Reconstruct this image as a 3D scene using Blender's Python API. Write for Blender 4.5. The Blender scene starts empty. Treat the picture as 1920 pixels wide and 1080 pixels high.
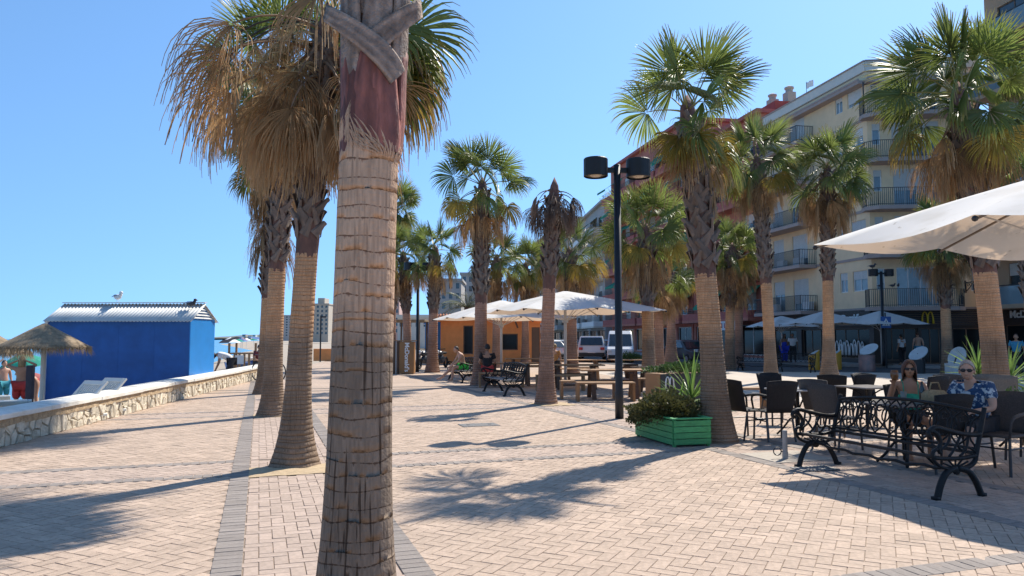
import bpy, bmesh, math, random
import numpy as np
from mathutils import Vector, Matrix, noise

R = math.radians
PI = math.pi
rnd = random.Random(11)
sc = bpy.context.scene
col = sc.collection

# ------------------------------------------------------------------ camera, sky, sun, exposure
CAM_H, PITCH, FOC = 1.55, R(3.88), 1400.0
cd = bpy.data.cameras.new('camera')
cd.sensor_width = 36.0
cd.lens = 36.0 * FOC / 1920.0
cd.clip_start, cd.clip_end = 0.05, 9000.0
cam = bpy.data.objects.new('camera', cd)
col.objects.link(cam)
cam.location = (0, 0, CAM_H)
cam.rotation_euler = (PI / 2 + PITCH, 0, 0)
sc.camera = cam

SUN_EL, SUN_AZ = R(48.5), R(36.0)          # azimuth measured from +Y towards +X
w = bpy.data.worlds.new('World')
sc.world = w
w.use_nodes = True
wn = w.node_tree
sky = wn.nodes.new('ShaderNodeTexSky')
sky.sky_type = 'NISHITA'
sky.sun_disc = False
sky.sun_elevation = SUN_EL
sky.sun_rotation = SUN_AZ
sky.altitude = 300
sky.air_density = 1.0
sky.dust_density = 0.3
sky.ozone_density = 7.0
bg = wn.nodes['Background']
bg.inputs['Strength'].default_value = 0.118
wb = wn.nodes.new('ShaderNodeMix')
wb.data_type, wb.blend_type = 'RGBA', 'MULTIPLY'
wb.inputs[0].default_value = 1.0
wb.inputs[7].default_value = (0.92, 1.02, 0.98, 1)
wn.links.new(sky.outputs[0], wb.inputs[6])
wn.links.new(wb.outputs[2], bg.inputs['Color'])
# clear Mediterranean air: the milky band at the horizon is lifted out of the sky all round
wt, wx, wc = wn.nodes.new('ShaderNodeTexCoord'), wn.nodes.new('ShaderNodeSeparateXYZ'), wn.nodes.new('ShaderNodeCombineXYZ')
wm, wv = wn.nodes.new('ShaderNodeMapRange'), wn.nodes.new('ShaderNodeVectorMath')
wm.inputs[3].default_value, wm.inputs[4].default_value = 0.20, 1.0
wv.operation = 'NORMALIZE'
wn.links.new(wt.outputs['Generated'], wx.inputs[0])
wn.links.new(wx.outputs['Z'], wm.inputs[0])
for ax in 'XY':
    wn.links.new(wx.outputs[ax], wc.inputs[ax])
wn.links.new(wm.outputs[0], wc.inputs['Z'])
wn.links.new(wc.outputs[0], wv.inputs[0])
wn.links.new(wv.outputs[0], sky.inputs[0])
sl = bpy.data.lights.new('sun', 'SUN')
sl.energy = 3.6
sl.angle = R(0.55)
sl.color = (1.0, 0.93, 0.82)
sun = bpy.data.objects.new('sun', sl)
col.objects.link(sun)
sdir = Vector((math.sin(SUN_AZ) * math.cos(SUN_EL), math.cos(SUN_AZ) * math.cos(SUN_EL), math.sin(SUN_EL)))
sun.rotation_euler = (-sdir).to_track_quat('-Z', 'Y').to_euler()
sun.location = (40, 60, 80)
sc.view_settings.view_transform = 'Standard'
sc.view_settings.look = 'None'
sc.view_settings.exposure = 0.95
sc.view_settings.gamma = 1.0
sc.view_settings.use_curve_mapping = False
sc.render.engine = 'CYCLES'
sc.cycles.max_bounces = 8
sc.cycles.diffuse_bounces = 6
sc.cycles.transparent_max_bounces = 8
sc.cycles.use_denoising = True


# ------------------------------------------------------------------ helpers
def ray(px, py):
    dx, up = (px - 960) / FOC, (540 - py) / FOC
    return dx, math.cos(PITCH) - up * math.sin(PITCH), math.sin(PITCH) + up * math.cos(PITCH)


def gp(px, py, z=0.0):                      # where the line of sight meets the level z
    x, y, zz = ray(px, py)
    t = (z - CAM_H) / zz
    return Vector((x * t, y * t, z))


def at(px, py, D):                          # point at distance D along +Y
    x, y, zz = ray(px, py)
    t = D / y
    return Vector((x * t, D, CAM_H + zz * t))


def zat(py, D):
    return at(960, py, D).z


def xat(px, D):
    return at(px, 635, D).x


# paving frame: u runs along the palm rows, v to the right of them
DV = Vector((-0.320, 0.9474, 0))
EV = Vector((0.9474, 0.320, 0))
GRID = math.atan2(EV.y, EV.x)


def uv(u, v, z=0.0):
    p = DV * u + EV * v
    return Vector((p.x, p.y, z))


class MB:
    """collects faces, then links them as one mesh object"""

    def __init__(s, M=None):
        s.v, s.f, s.mi, s.M = [], [], [], M

    def add(s, vs, fs, mi=0):
        o = len(s.v)
        for p in vs:
            p = Vector(p)
            if s.M is not None:
                p = s.M @ p
            s.v.append(tuple(p))
        for f in fs:
            s.f.append(tuple(i + o for i in f))
            s.mi.append(mi)
        return s

    def box(s, x0, x1, y0, y1, z0, z1, mi=0, T=None):
        vs = [(x0, y0, z0), (x1, y0, z0), (x1, y1, z0), (x0, y1, z0), (x0, y0, z1), (x1, y0, z1), (x1, y1, z1), (x0, y1, z1)]
        if T is not None:
            vs = [T @ Vector(p) for p in vs]
        return s.add(vs, [(0, 3, 2, 1), (4, 5, 6, 7), (0, 1, 5, 4), (1, 2, 6, 5), (2, 3, 7, 6), (3, 0, 4, 7)], mi)

    def quad(s, a, b, c, d, mi=0):
        return s.add([a, b, c, d], [(0, 1, 2, 3)], mi)

    def bar(s, a, b, wd, th, mi=0, up=(0, 0, 1)):
        a, b = Vector(a), Vector(b)
        d = (b - a).normalized()
        upv = Vector(up)
        if abs(d.dot(upv)) > 0.98:
            upv = Vector((1, 0, 0))
        x = d.cross(upv).normalized() * wd / 2
        y = x.cross(d).normalized() * th / 2
        vs = [a - x - y, a + x - y, a + x + y, a - x + y, b - x - y, b + x - y, b + x + y, b - x + y]
        return s.add(vs, [(0, 3, 2, 1), (4, 5, 6, 7), (0, 1, 5, 4), (1, 2, 6, 5), (2, 3, 7, 6), (3, 0, 4, 7)], mi)

    def tube(s, pts, r, n=6, mi=0, cap=True):
        pts = [Vector(p) for p in pts]
        rs = r if isinstance(r, (list, tuple)) else [r] * len(pts)
        vs, fs, prev = [], [], None
        for i, p in enumerate(pts):
            d = (pts[min(i + 1, len(pts) - 1)] - pts[max(i - 1, 0)])
            d = d.normalized() if d.length > 1e-9 else Vector((0, 0, 1))
            if prev is None:
                a = Vector((0, 0, 1)) if abs(d.z) < 0.9 else Vector((1, 0, 0))
                x = d.cross(a).normalized()
            else:
                x = (prev - d * prev.dot(d)).normalized()
            prev = x
            y = d.cross(x)
            for k in range(n):
                t = 2 * PI * k / n
                vs.append(p + (x * math.cos(t) + y * math.sin(t)) * rs[i])
        for i in range(len(pts) - 1):
            for k in range(n):
                fs.append((i * n + k, i * n + (k + 1) % n, (i + 1) * n + (k + 1) % n, (i + 1) * n + k))
        if cap:
            fs.append(tuple(range(n - 1, -1, -1)))
            fs.append(tuple((len(pts) - 1) * n + k for k in range(n)))
        return s.add(vs, fs, mi)

    def lathe(s, prof, n=20, c=(0, 0, 0), mi=0, cap=True):
        vs, fs = [], []
        for r_, z in prof:
            for k in range(n):
                t = 2 * PI * k / n
                vs.append((c[0] + r_ * math.cos(t), c[1] + r_ * math.sin(t), c[2] + z))
        for i in range(len(prof) - 1):
            for k in range(n):
                fs.append((i * n + k, i * n + (k + 1) % n, (i + 1) * n + (k + 1) % n, (i + 1) * n + k))
        if cap:
            fs.append(tuple(range(n - 1, -1, -1)))
            fs.append(tuple((len(prof) - 1) * n + k for k in range(n)))
        return s.add(vs, fs, mi)

    def ball(s, c, r, n=10, m=7, mi=0):
        r3 = r if isinstance(r, (list, tuple)) else (r, r, r)
        vs, fs = [], []
        for i in range(m + 1):
            a = PI * i / m
            for k in range(n):
                t = 2 * PI * k / n
                vs.append((c[0] + r3[0] * math.sin(a) * math.cos(t), c[1] + r3[1] * math.sin(a) * math.sin(t), c[2] + r3[2] * math.cos(a)))
        for i in range(m):
            for k in range(n):
                fs.append((i * n + k, (i + 1) * n + k, (i + 1) * n + (k + 1) % n, i * n + (k + 1) % n))
        return s.add(vs, fs, mi)

    def prism(s, poly, y0, y1, mi=0):
        """polygon in the XZ plane pushed from y0 to y1"""
        n = len(poly)
        vs = [(x, y0, z) for x, z in poly] + [(x, y1, z) for x, z in poly]
        fs = [tuple(range(n)), tuple(range(2 * n - 1, n - 1, -1))]
        fs += [(i, n + i, n + (i + 1) % n, (i + 1) % n) for i in range(n)]
        return s.add(vs, fs, mi)

    def slab(s, poly, z0, z1, mi=0):
        n = len(poly)
        vs = [(p[0], p[1], z0) for p in poly] + [(p[0], p[1], z1) for p in poly]
        fs = [tuple(range(n - 1, -1, -1)), tuple(range(n, 2 * n))]
        fs += [(i, (i + 1) % n, n + (i + 1) % n, n + i) for i in range(n)]
        return s.add(vs, fs, mi)

    def mesh(s, name, mats, smooth=False):
        me = bpy.data.meshes.new(name)
        me.from_pydata(s.v, [], s.f)
        mats = mats if isinstance(mats, (list, tuple)) else [mats]
        for m in mats:
            me.materials.append(m)
        if len(mats) > 1:
            me.polygons.foreach_set('material_index', s.mi)
        if smooth:
            me.polygons.foreach_set('use_smooth', [True] * len(me.polygons))
        me.update()
        return me

    def build(s, name, mats, parent=None, smooth=False, bevel=0, recalc=False):
        me = s.mesh(name, mats, smooth)
        if recalc:
            b = bmesh.new()
            b.from_mesh(me)
            bmesh.ops.recalc_face_normals(b, faces=b.faces)
            b.to_mesh(me)
            b.free()
        return link(name, me, parent, bevel)


def link(name, me, parent=None, bevel=0):
    o = bpy.data.objects.new(name, me)
    col.objects.link(o)
    if parent is not None:
        o.parent = parent
    if bevel:
        m = o.modifiers.new('edge', 'BEVEL')
        m.width, m.segments, m.limit_method = bevel, 1, 'ANGLE'
    return o


def tag(o, label=None, cat=None, group=None, kind=None):
    for k, val in (('label', label), ('category', cat), ('group', group), ('kind', kind)):
        if val:
            o[k] = val
    return o


def thing(name, label, cat, loc=(0, 0, 0), rz=0.0, group=None):
    o = bpy.data.objects.new(name, None)
    col.objects.link(o)
    o.location = loc
    o.rotation_euler = (0, 0, rz)
    o.empty_display_size = 0.2
    return tag(o, label, cat, group)


def copy_thing(root, loc, rz, label, scale=None):
    c = root.copy()
    col.objects.link(c)
    c.location, c.rotation_euler = loc, (0, 0, rz)
    c['label'] = label
    if scale:
        c.scale = scale
    for ch in root.children:
        d = ch.copy()
        col.objects.link(d)
        d.parent = c
        for g in ch.children:
            e = g.copy()
            col.objects.link(e)
            e.parent = d
    return c


tmp_scene = bpy.data.scenes.new('bake')


def baked(ob, keep=False):
    """mesh of an object with its modifiers (or of a curve/text)"""
    tmp_scene.collection.objects.link(ob)
    with bpy.context.temp_override(scene=tmp_scene, view_layer=tmp_scene.view_layers[0]):
        dg = bpy.context.evaluated_depsgraph_get()
        ev = ob.evaluated_get(dg)
        me = bpy.data.meshes.new_from_object(ev, depsgraph=dg)
    tmp_scene.collection.objects.unlink(ob)
    bpy.data.objects.remove(ob)
    return me


def text_mesh(txt, size, mat, depth=0.01, bold=0.0, sx=1.0):
    """lettering in the XZ plane, reading along +X, facing -Y"""
    cu = bpy.data.curves.new('lettering', 'FONT')
    cu.body, cu.size, cu.extrude, cu.offset = txt, size, depth, bold
    cu.align_x, cu.align_y = 'CENTER', 'CENTER'
    me = baked(bpy.data.objects.new('lettering', cu))
    me.transform(Matrix.Rotation(PI / 2, 4, 'X') @ Matrix.Diagonal((sx, 1, 1, 1)))
    me.materials.clear()
    me.materials.append(mat)
    return me


# ------------------------------------------------------------------ materials
MATS = {}


def mat(name, c, rough=0.65, var=0.14, scale=6.0, bump=0.0, bscale=None, metal=0.0, trans=0.0, c2=None, rand=0.0,
        stretch=(1, 1, 1), spec=0.5, tip=None, tone=0.0, big=0.0, spots=0.0):
    if name in MATS:
        return MATS[name]
    m = bpy.data.materials.new(name)
    m.use_nodes = True
    nt = m.node_tree
    N, L = nt.nodes, nt.links
    bs = N['Principled BSDF']
    bs.inputs['Roughness'].default_value = rough
    bs.inputs['Metallic'].default_value = metal
    bs.inputs['Specular IOR Level'].default_value = spec
    tc = N.new('ShaderNodeTexCoord')
    mp = N.new('ShaderNodeMapping')
    mp.inputs['Scale'].default_value = stretch
    L.new(tc.outputs['Object'], mp.inputs['Vector'])
    nz = N.new('ShaderNodeTexNoise')
    nz.inputs['Scale'].default_value = scale
    nz.inputs['Detail'].default_value = 5
    nz.inputs['Roughness'].default_value = 0.6
    L.new(mp.outputs[0], nz.inputs['Vector'])
    rp = N.new('ShaderNodeValToRGB')
    rp.color_ramp.elements[0].position, rp.color_ramp.elements[1].position = 0.3, 0.7
    lo = c2 if c2 else [x * (1 - var) for x in c]
    hi = c if c2 else [min(1, x * (1 + var)) for x in c]
    rp.color_ramp.elements[0].color = (*lo, 1)
    rp.color_ramp.elements[1].color = (*hi, 1)
    L.new(nz.outputs[0], rp.inputs[0])
    out = rp.outputs[0]
    if big:
        n2 = N.new('ShaderNodeTexNoise')
        n2.inputs['Scale'].default_value = scale * 0.12
        n2.inputs['Detail'].default_value = 3
        L.new(tc.outputs['Object'], n2.inputs['Vector'])
        mr = N.new('ShaderNodeMapRange')
        mr.inputs[1].default_value, mr.inputs[2].default_value = 0.3, 0.7
        mr.inputs[3].default_value, mr.inputs[4].default_value = 1 - big, 1 + big
        L.new(n2.outputs[0], mr.inputs[0])
        hs = N.new('ShaderNodeHueSaturation')
        L.new(mr.outputs[0], hs.inputs['Value'])
        L.new(out, hs.inputs['Color'])
        out = hs.outputs[0]
    if spots:
        n3 = N.new('ShaderNodeTexNoise')
        n3.inputs['Scale'].default_value = 5.0
        n3.inputs['Detail'].default_value = 3
        L.new(tc.outputs['Object'], n3.inputs['Vector'])
        m3 = N.new('ShaderNodeMapRange')
        m3.inputs[1].default_value, m3.inputs[2].default_value = 0.27, 0.36
        m3.inputs[3].default_value, m3.inputs[4].default_value = 1 - spots, 1.0
        L.new(n3.outputs[0], m3.inputs[0])
        hs = N.new('ShaderNodeHueSaturation')
        L.new(m3.outputs[0], hs.inputs['Value'])
        L.new(out, hs.inputs['Color'])
        out = hs.outputs[0]
    if rand or tone:
        hs = N.new('ShaderNodeHueSaturation')
        if rand:
            oi = N.new('ShaderNodeObjectInfo')
            mr = N.new('ShaderNodeMapRange')
            mr.inputs[3].default_value, mr.inputs[4].default_value = 1 - rand, 1 + rand
            L.new(oi.outputs['Random'], mr.inputs[0])
            v_ = mr.outputs[0]
        if tone:
            an = N.new('ShaderNodeAttribute')
            an.attribute_name = 'tone'
            m2 = N.new('ShaderNodeMapRange')
            m2.inputs[3].default_value, m2.inputs[4].default_value = 1 - tone, 1 + tone
            L.new(an.outputs['Fac'], m2.inputs[0])
            if rand:
                mm = N.new('ShaderNodeMath')
                mm.operation = 'MULTIPLY'
                L.new(v_, mm.inputs[0])
                L.new(m2.outputs[0], mm.inputs[1])
                v_ = mm.outputs[0]
            else:
                v_ = m2.outputs[0]
        L.new(v_, hs.inputs['Value'])
        L.new(out, hs.inputs['Color'])
        out = hs.outputs[0]
    if tip:
        an = N.new('ShaderNodeAttribute')
        an.attribute_name = 'tip'
        mx = N.new('ShaderNodeMix')
        mx.data_type = 'RGBA'
        L.new(an.outputs['Fac'], mx.inputs[0])
        L.new(out, mx.inputs[6])
        mx.inputs[7].default_value = (*tip, 1)
        out = mx.outputs[2]
    L.new(out, bs.inputs['Base Color'])
    if bump:
        bz = N.new('ShaderNodeTexNoise')
        bz.inputs['Scale'].default_value = bscale or scale * 3
        bz.inputs['Detail'].default_value = 4
        L.new(mp.outputs[0], bz.inputs['Vector'])
        bp = N.new('ShaderNodeBump')
        bp.inputs['Strength'].default_value = bump
        bp.inputs['Distance'].default_value = 0.02
        L.new(bz.outputs[0], bp.inputs['Height'])
        L.new(bp.outputs[0], bs.inputs['Normal'])
    if trans:
        tr = N.new('ShaderNodeBsdfTranslucent')
        L.new(out, tr.inputs['Color'])
        ms = N.new('ShaderNodeMixShader')
        ms.inputs[0].default_value = trans
        L.new(bs.outputs[0], ms.inputs[1])
        L.new(tr.outputs[0], ms.inputs[2])
        L.new(ms.outputs[0], N['Material Output'].inputs['Surface'])
    MATS[name] = m
    return m

# ------------------------------------------------------------------ setting: paving, road, beach, sea
M_field = mat('paver_beige', (0.45, 0.342, 0.262), 0.85, 0.15, 26, 0.3, 160, rand=0.06, tone=0.09, big=0.10, spots=0.22, spec=0.25)
M_strip = mat('paver_pink', (0.43, 0.332, 0.268), 0.85, 0.13, 26, 0.3, 160, rand=0.06, tone=0.08, big=0.08, spots=0.2, spec=0.25)
M_band = mat('paver_grey', (0.26, 0.225, 0.20), 0.85, 0.12, 30, 0.25, 160, rand=0.08, tone=0.12, big=0.05, spec=0.25)
M_joint = mat('joint_sand', (0.28, 0.215, 0.165), 0.95, 0.25, 40, 0.2, 120)

V_L0, V_L1, V_R0, V_R1, V_P0, V_P1 = -0.27, -0.08, 0.94, 1.13, 5.95, 6.15   # grey bands along the palm rows
V_Q0, V_Q1 = 7.25, 7.45
CROSS = [(3.88, 4.07), (9.12, 9.31), (10.1, 10.29), (16.0, 16.19), (17.0, 17.19), (22.9, 23.09), (23.9, 24.09)]
U0, U1, VA, VB = 2.6, 21.0, -6.6, 12.6     # extent of the pavers built one by one


def far_paving_material(name, c1, c2, cj):
    m = bpy.data.materials.new(name)
    m.use_nodes = True
    N, L = m.node_tree.nodes, m.node_tree.links
    bs = N['Principled BSDF']
    bs.inputs['Roughness'].default_value = 0.85
    bs.inputs['Specular IOR Level'].default_value = 0.25
    tc = N.new('ShaderNodeTexCoord')
    mp = N.new('ShaderNodeMapping')
    mp.inputs['Rotation'].default_value = (0, 0, R(45) - GRID)
    L.new(tc.outputs['Object'], mp.inputs['Vector'])
    br = N.new('ShaderNodeTexBrick')
    br.inputs['Scale'].default_value = 1
    br.inputs['Brick Width'].default_value = 0.2
    br.inputs['Row Height'].default_value = 0.1
    br.inputs['Mortar Size'].default_value = 0.005
    br.inputs['Color1'].default_value = (*c1, 1)
    br.inputs['Color2'].default_value = (*c2, 1)
    br.inputs['Mortar'].default_value = (*cj, 1)
    L.new(mp.outputs[0], br.inputs['Vector'])
    nz = N.new('ShaderNodeTexNoise')
    nz.inputs['Scale'].default_value = 0.7
    nz.inputs['Detail'].default_value = 6
    L.new(tc.outputs['Object'], nz.inputs['Vector'])
    mr = N.new('ShaderNodeMapRange')
    mr.inputs[1].default_value, mr.inputs[2].default_value = 0.3, 0.7
    mr.inputs[3].default_value, mr.inputs[4].default_value = 0.88, 1.1
    L.new(nz.outputs[0], mr.inputs[0])
    hs = N.new('ShaderNodeHueSaturation')
    L.new(mr.outputs[0], hs.inputs['Value'])
    L.new(br.outputs[0], hs.inputs['Color'])
    L.new(hs.outputs[0], bs.inputs['Base Color'])
    return m


M_far = far_paving_material('paving_far', (0.465, 0.353, 0.27), (0.43, 0.325, 0.25), (0.30, 0.225, 0.165))
M_terr = mat('terrace_concrete', (0.47, 0.40, 0.33), 0.85, 0.10, 3, 0.1, 60, big=0.08)
M_asph = mat('asphalt', (0.055, 0.055, 0.057), 0.9, 0.2, 20, 0.2, 150, big=0.1)
M_side = mat('grey_pavement', (0.30, 0.28, 0.26), 0.85, 0.12, 8, 0.1, 60)


WA, WB = Vector((-6.93, 8.0, 0)), Vector((-10.35, 33.0, 0))     # foot of the sea wall
WN = Vector(((WB - WA).y, -(WB - WA).x, 0)).normalized()


def uvrect(mb, u0, u1, v0, v1, z, mi=0):
    """sheet on the paving grid, cut off at the sea wall"""
    a = [uv(u0, v0, z), uv(u0, v1, z), uv(u1, v1, z), uv(u1, v0, z)]
    out = []
    for i in range(4):
        p, q = a[i], a[(i + 1) % 4]
        dp, dq = (p - WA).dot(WN), (q - WA).dot(WN)
        if dp >= 0:
            out.append(p)
        if dp * dq < 0:
            out.append(p + (q - p) * (dp / (dp - dq)))
    if len(out) > 2:
        mb.add(out, [tuple(range(len(out)))], mi)


gm = MB()
uvrect(gm, U0, U1, VA, VB, -0.006, 1)
uvrect(gm, U1, 75, -22, 23, 0)             # beyond the single pavers
uvrect(gm, -14, U0, -22, 22, 0)
uvrect(gm, U0, U1, -22, VA, 0)
uvrect(gm, U0, U1, VB, 22, 0)
promenade = tag(gm.build('promenade', [M_far, M_joint]), kind='structure')

# far bands: grey rows running on past the single pavers
fb = MB()
for v0, v1 in ((V_L0, V_L1), (V_R0, V_R1), (V_P0, V_P1), (V_Q0, V_Q1)):
    uvrect(fb, U1, 60, v0, v1, 0.004)
for u0, u1 in CROSS[5:]:
    uvrect(fb, u0, u1, -9, 12, 0.008)
fb.build('grey_band', M_band, promenade)

# single pavers
bricks = []                                  # (centre u, v, angle in uv frame, material index)


def herring(u0, u1, v0, v1, ang, mi, W=0.1, skip=None):
    cu, cv = (u0 + u1) / 2, (v0 + v1) / 2
    rad = math.hypot(u1 - u0, v1 - v0) / 2 + 0.4
    n = int(rad / W) + 2
    ca, sa = math.cos(ang), math.sin(ang)
    for k in range(-n, n + 1):
        for m_ in range(-n // 4 - n // 4 - 1, n // 2 + 2):
            for typ in (0, 1):
                if typ == 0:
                    x, y, a = k + 4 * m_ + 1.0, k + 0.5, ang
                else:
                    x, y, a = k + 4 * m_ + 3.5, k + 1.0, ang + PI / 2
                x *= W
                y *= W
                if abs(x) > rad or abs(y) > rad:
                    continue
                pu, pv = cu + x * ca - y * sa, cv + x * sa + y * ca
                if u0 <= pu <= u1 and v0 <= pv <= v1 and not (skip and skip(pu, pv)):
                    bricks.append((pu, pv, a, mi, 0.0))


def soldier_u(u0, u1, v0, v1, mi, z=0.004):  # band along u, each brick laid across
    n = int((u1 - u0) / 0.1)
    for i in range(n):
        bricks.append((u0 + (i + 0.5) * (u1 - u0) / n, (v0 + v1) / 2, PI / 2, mi, z))


def soldier_v(u0, u1, v0, v1, mi, z=0.002):
    n = int((v1 - v0) / 0.1)
    for i in range(n):
        bricks.append(((u0 + u1) / 2, v0 + (i + 0.5) * (v1 - v0) / n, 0.0, mi, z))


def in_frame(u, v, mg=900, mv=420):
    p = uv(u, v)
    y = p.y * math.cos(PITCH) - CAM_H * math.sin(PITCH)
    if y < 0.5:
        return False
    up = -CAM_H * math.cos(PITCH) - p.y * math.sin(PITCH)
    return abs(p.x / y * FOC) < 960 + mg and 540 - up / y * FOC < 1080 + mv


PITS = []                                    # tree pits of bare sand (u, v, half sizes)


def in_pit(u, v):
    return any(abs(u - a) < b and abs(v - c) < d for a, c, b, d in PITS)


PITS.append((9.30, 0.43, 0.34, 0.51))
PITS.append((15.95, 0.43, 0.34, 0.51))
PITS.append((16.6, 6.62, 0.40, 0.46))
edges = [U0] + [x for c in CROSS[:5] for x in c] + [U1]
segs = [(edges[i], edges[i + 1]) for i in range(0, len(edges), 2)]
for k, (a, b) in enumerate(segs):
    pale = k in (2, 4)
    for v0, v1, kind in ((VA, V_L0, 0), (V_L1, V_R0, 1), (V_R1, V_P0, 0), (V_P1, V_Q0, 1), (V_Q1, VB, 0)):
        herring(a - 0.04, b + 0.04, v0 - 0.03, v1 + 0.03, 0.0 if kind == 1 else R(45), 1 if (kind == 1 or pale) else 0,
                skip=lambda u, v: in_pit(u, v) or not in_frame(u, v))
n0 = len(bricks)
for v0, v1 in ((V_L0, V_L1), (V_R0, V_R1), (V_P0, V_P1), (V_Q0, V_Q1)):
    soldier_u(U0, U1, v0, v1, 2)
for u0, u1 in CROSS[:5]:
    for v0, v1 in ((VA, V_L0), (V_R1, V_P0), (V_Q1, VB)):
        soldier_v(u0, u1, v0, v1, 2)
bricks = [b for b in bricks if in_frame(b[0], b[1]) and (uv(b[0], b[1]) - WA).dot(WN) > -0.03]
bricks.sort(key=lambda b: (not in_frame(b[0], b[1], 0, 0), uv(b[0], b[1]).length))
PM = [M_field, M_strip, M_band]


def brick_verts(hl=0.0987, hw=0.0487, h=0.014, ch=0.0028):
    return np.array([(-hl, -hw, -h), (hl, -hw, -h), (hl, hw, -h), (-hl, hw, -h),
                     (-hl + ch, -hw + ch, 0), (hl - ch, -hw + ch, 0), (hl - ch, hw - ch, 0), (-hl + ch, hw - ch, 0)])


BF = [(4, 5, 6, 7), (0, 1, 5, 4), (1, 2, 6, 5), (2, 3, 7, 6), (3, 0, 4, 7)]
bm_shared = []
for i, m in enumerate(PM):
    mb = MB()
    mb.add([tuple(p) for p in brick_verts()], BF)
    me = mb.mesh('paver', m)
    at_ = me.attributes.new('tone', 'FLOAT', 'POINT')
    at_.data.foreach_set('value', [0.5] * len(me.vertices))
    bm_shared.append(me)
AX = math.atan2(DV.y, DV.x)                  # world angle of +u; +v is at AX - 90 deg
nr = np.random.RandomState(3)
for u, v, a, mi, z in bricks[:300]:
    o = link('paver', bm_shared[mi], promenade)
    p = uv(u, v, z + nr.uniform(-0.0015, 0.0015))
    o.location = p
    o.rotation_euler = (nr.normal(0, 0.006), nr.normal(0, 0.006), AX - a)
base = brick_verts()
rest = bricks[300:]
if rest:
    nb = len(rest)
    V = np.zeros((nb, 8, 3))
    tone = np.zeros((nb, 8))
    for i, (u, v, a, mi, z) in enumerate(rest):
        t = AX - a
        c_, s_ = math.cos(t), math.sin(t)
        b = base.copy()
        tl = nr.normal(0, 0.008, 2)
        V[i, :, 0] = b[:, 0] * c_ - b[:, 1] * s_
        V[i, :, 1] = b[:, 0] * s_ + b[:, 1] * c_
        V[i, :, 2] = b[:, 2] + z + nr.uniform(-0.0015, 0.0015) + b[:, 0] * tl[0] + b[:, 1] * tl[1]
        V[i] += np.array(uv(u, v))
        tone[i] = nr.rand() ** 1.3
    me = bpy.data.meshes.new('pavers')
    faces = (np.array(BF)[None] + (np.arange(nb) * 8)[:, None, None]).reshape(-1, 4)
    me.from_pydata(V.reshape(-1, 3).tolist(), [], faces.tolist())
    for m in PM:
        me.materials.append(m)
    me.polygons.foreach_set('material_index', np.repeat([b[3] for b in rest], 5).astype(np.int32))
    at_ = me.attributes.new('tone', 'FLOAT', 'POINT')
    at_.data.foreach_set('value', tone.ravel().astype(np.float32))
    me.update()
    tag(link('pavers', me, promenade), kind='stuff')

# tree pits: bare yellow sand round the trunks
M_pit = mat('pit_sand', (0.47, 0.35, 0.215), 0.95, 0.18, 14, 0.5, 60)
for a, c, b, d in PITS:
    mb = MB()
    n = 14
    vs, fs = [], []
    for i in range(n + 1):
        for j in range(n + 1):
            u, v = a - b + 2 * b * i / n, c - d + 2 * d * j / n
            vs.append(uv(u, v, 0.004 + 0.016 * noise.noise((u * 5, v * 5, 1)) + 0.02 * (1 - max(abs(i - n / 2), abs(j - n / 2)) / (n / 2))))
    for i in range(n):
        for j in range(n):
            fs.append((i * (n + 1) + j, i * (n + 1) + j + 1, (i + 1) * (n + 1) + j + 1, (i + 1) * (n + 1) + j))
    mb.add(vs, fs)
    tag(mb.build('sand_pit', M_pit, None, True), kind='structure')

# pale terrace beyond the cafe tables, road and far pavement in front of the buildings
mb = MB()
mb.add([(7.2, 17.5, 0.004), (22, 13.0, 0.004), (26, 31.5, 0.004), (8, 36.5, 0.004), (3.0, 36.5, 0.004)], [(0, 1, 2, 3, 4)])
tag(mb.build('terrace_paving', M_terr), kind='structure')
mb = MB()
mb.slab([(8, 37.0), (26, 32.0), (60, 20), (60, 40), (24, 37), (17.2, 42), (7, 100), (-40, 330), (-48, 330), (0.5, 100), (4.5, 50)], -0.05, 0.008)
tag(mb.build('road', M_asph), kind='structure')
mb = MB()
mb.slab([(24.2, 37.2), (60, 40.2), (60, 60), (30, 100), (-30, 330), (-39.8, 330), (7.3, 100), (17.5, 42.2)], -0.05, 0.12)
tag(mb.build('pavement', M_side, None, False, 0.015), kind='structure')

# land under everything, beach and sea
M_land = mat('dry_earth', (0.30, 0.25, 0.19), 0.95, 0.15, 0.4, 0)
mb = MB()
ring = [(-16, 72), (4, 60), (30, 10), (600, -60), (2500, 4000), (-900, 4000), (-360, 2000), (-250, 1300), (-140, 640), (-60, 300), (-26, 150)]
mb.add([(x, y, -0.06) for x, y in ring], [tuple(range(len(ring)))])
M_bsand = mat('beach_sand', (0.36, 0.30, 0.23), 0.95, 0.15, 5, 0.4, 40, big=0.1)
tag(mb.build('land', M_land), kind='structure')
bm_ = MB()
shore = [(-24, -40), (-23, 25), (-25, 38), (-34, 70), (-62, 160), (-170, 413), (-330, 900), (-560, 2000)]
inner = [(-5.5, -40), (-7.4, 9), (-10.4, 32), (-14, 60), (-26, 150), (-60, 300), (-140, 640), (-250, 1300), (-360, 2000)]
n = len(inner)
shore2 = [shore[0]] + shore
IZ = [-0.40, -0.36, -0.10, -0.25, -0.35, -0.4, -0.4, -0.4, -0.4]
vs = [(x, y, z) for (x, y), z in zip(inner, IZ)] + [(x, y, -1.5) for x, y in shore2]
bm_.add(vs, [(i, i + 1, n + i + 1, n + i) for i in range(n - 1)])


def bz(x, y):
    """height of the sand"""
    xi = np.interp(y, [p[1] for p in inner], [p[0] for p in inner])
    zi = np.interp(y, [p[1] for p in inner], IZ)
    xs = np.interp(y, [p[1] for p in shore], [p[0] for p in shore])
    t = min(1.0, max(0.0, (xi - x) / (xi - xs)))
    return float(zi + (-1.5 - zi) * t)


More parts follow.
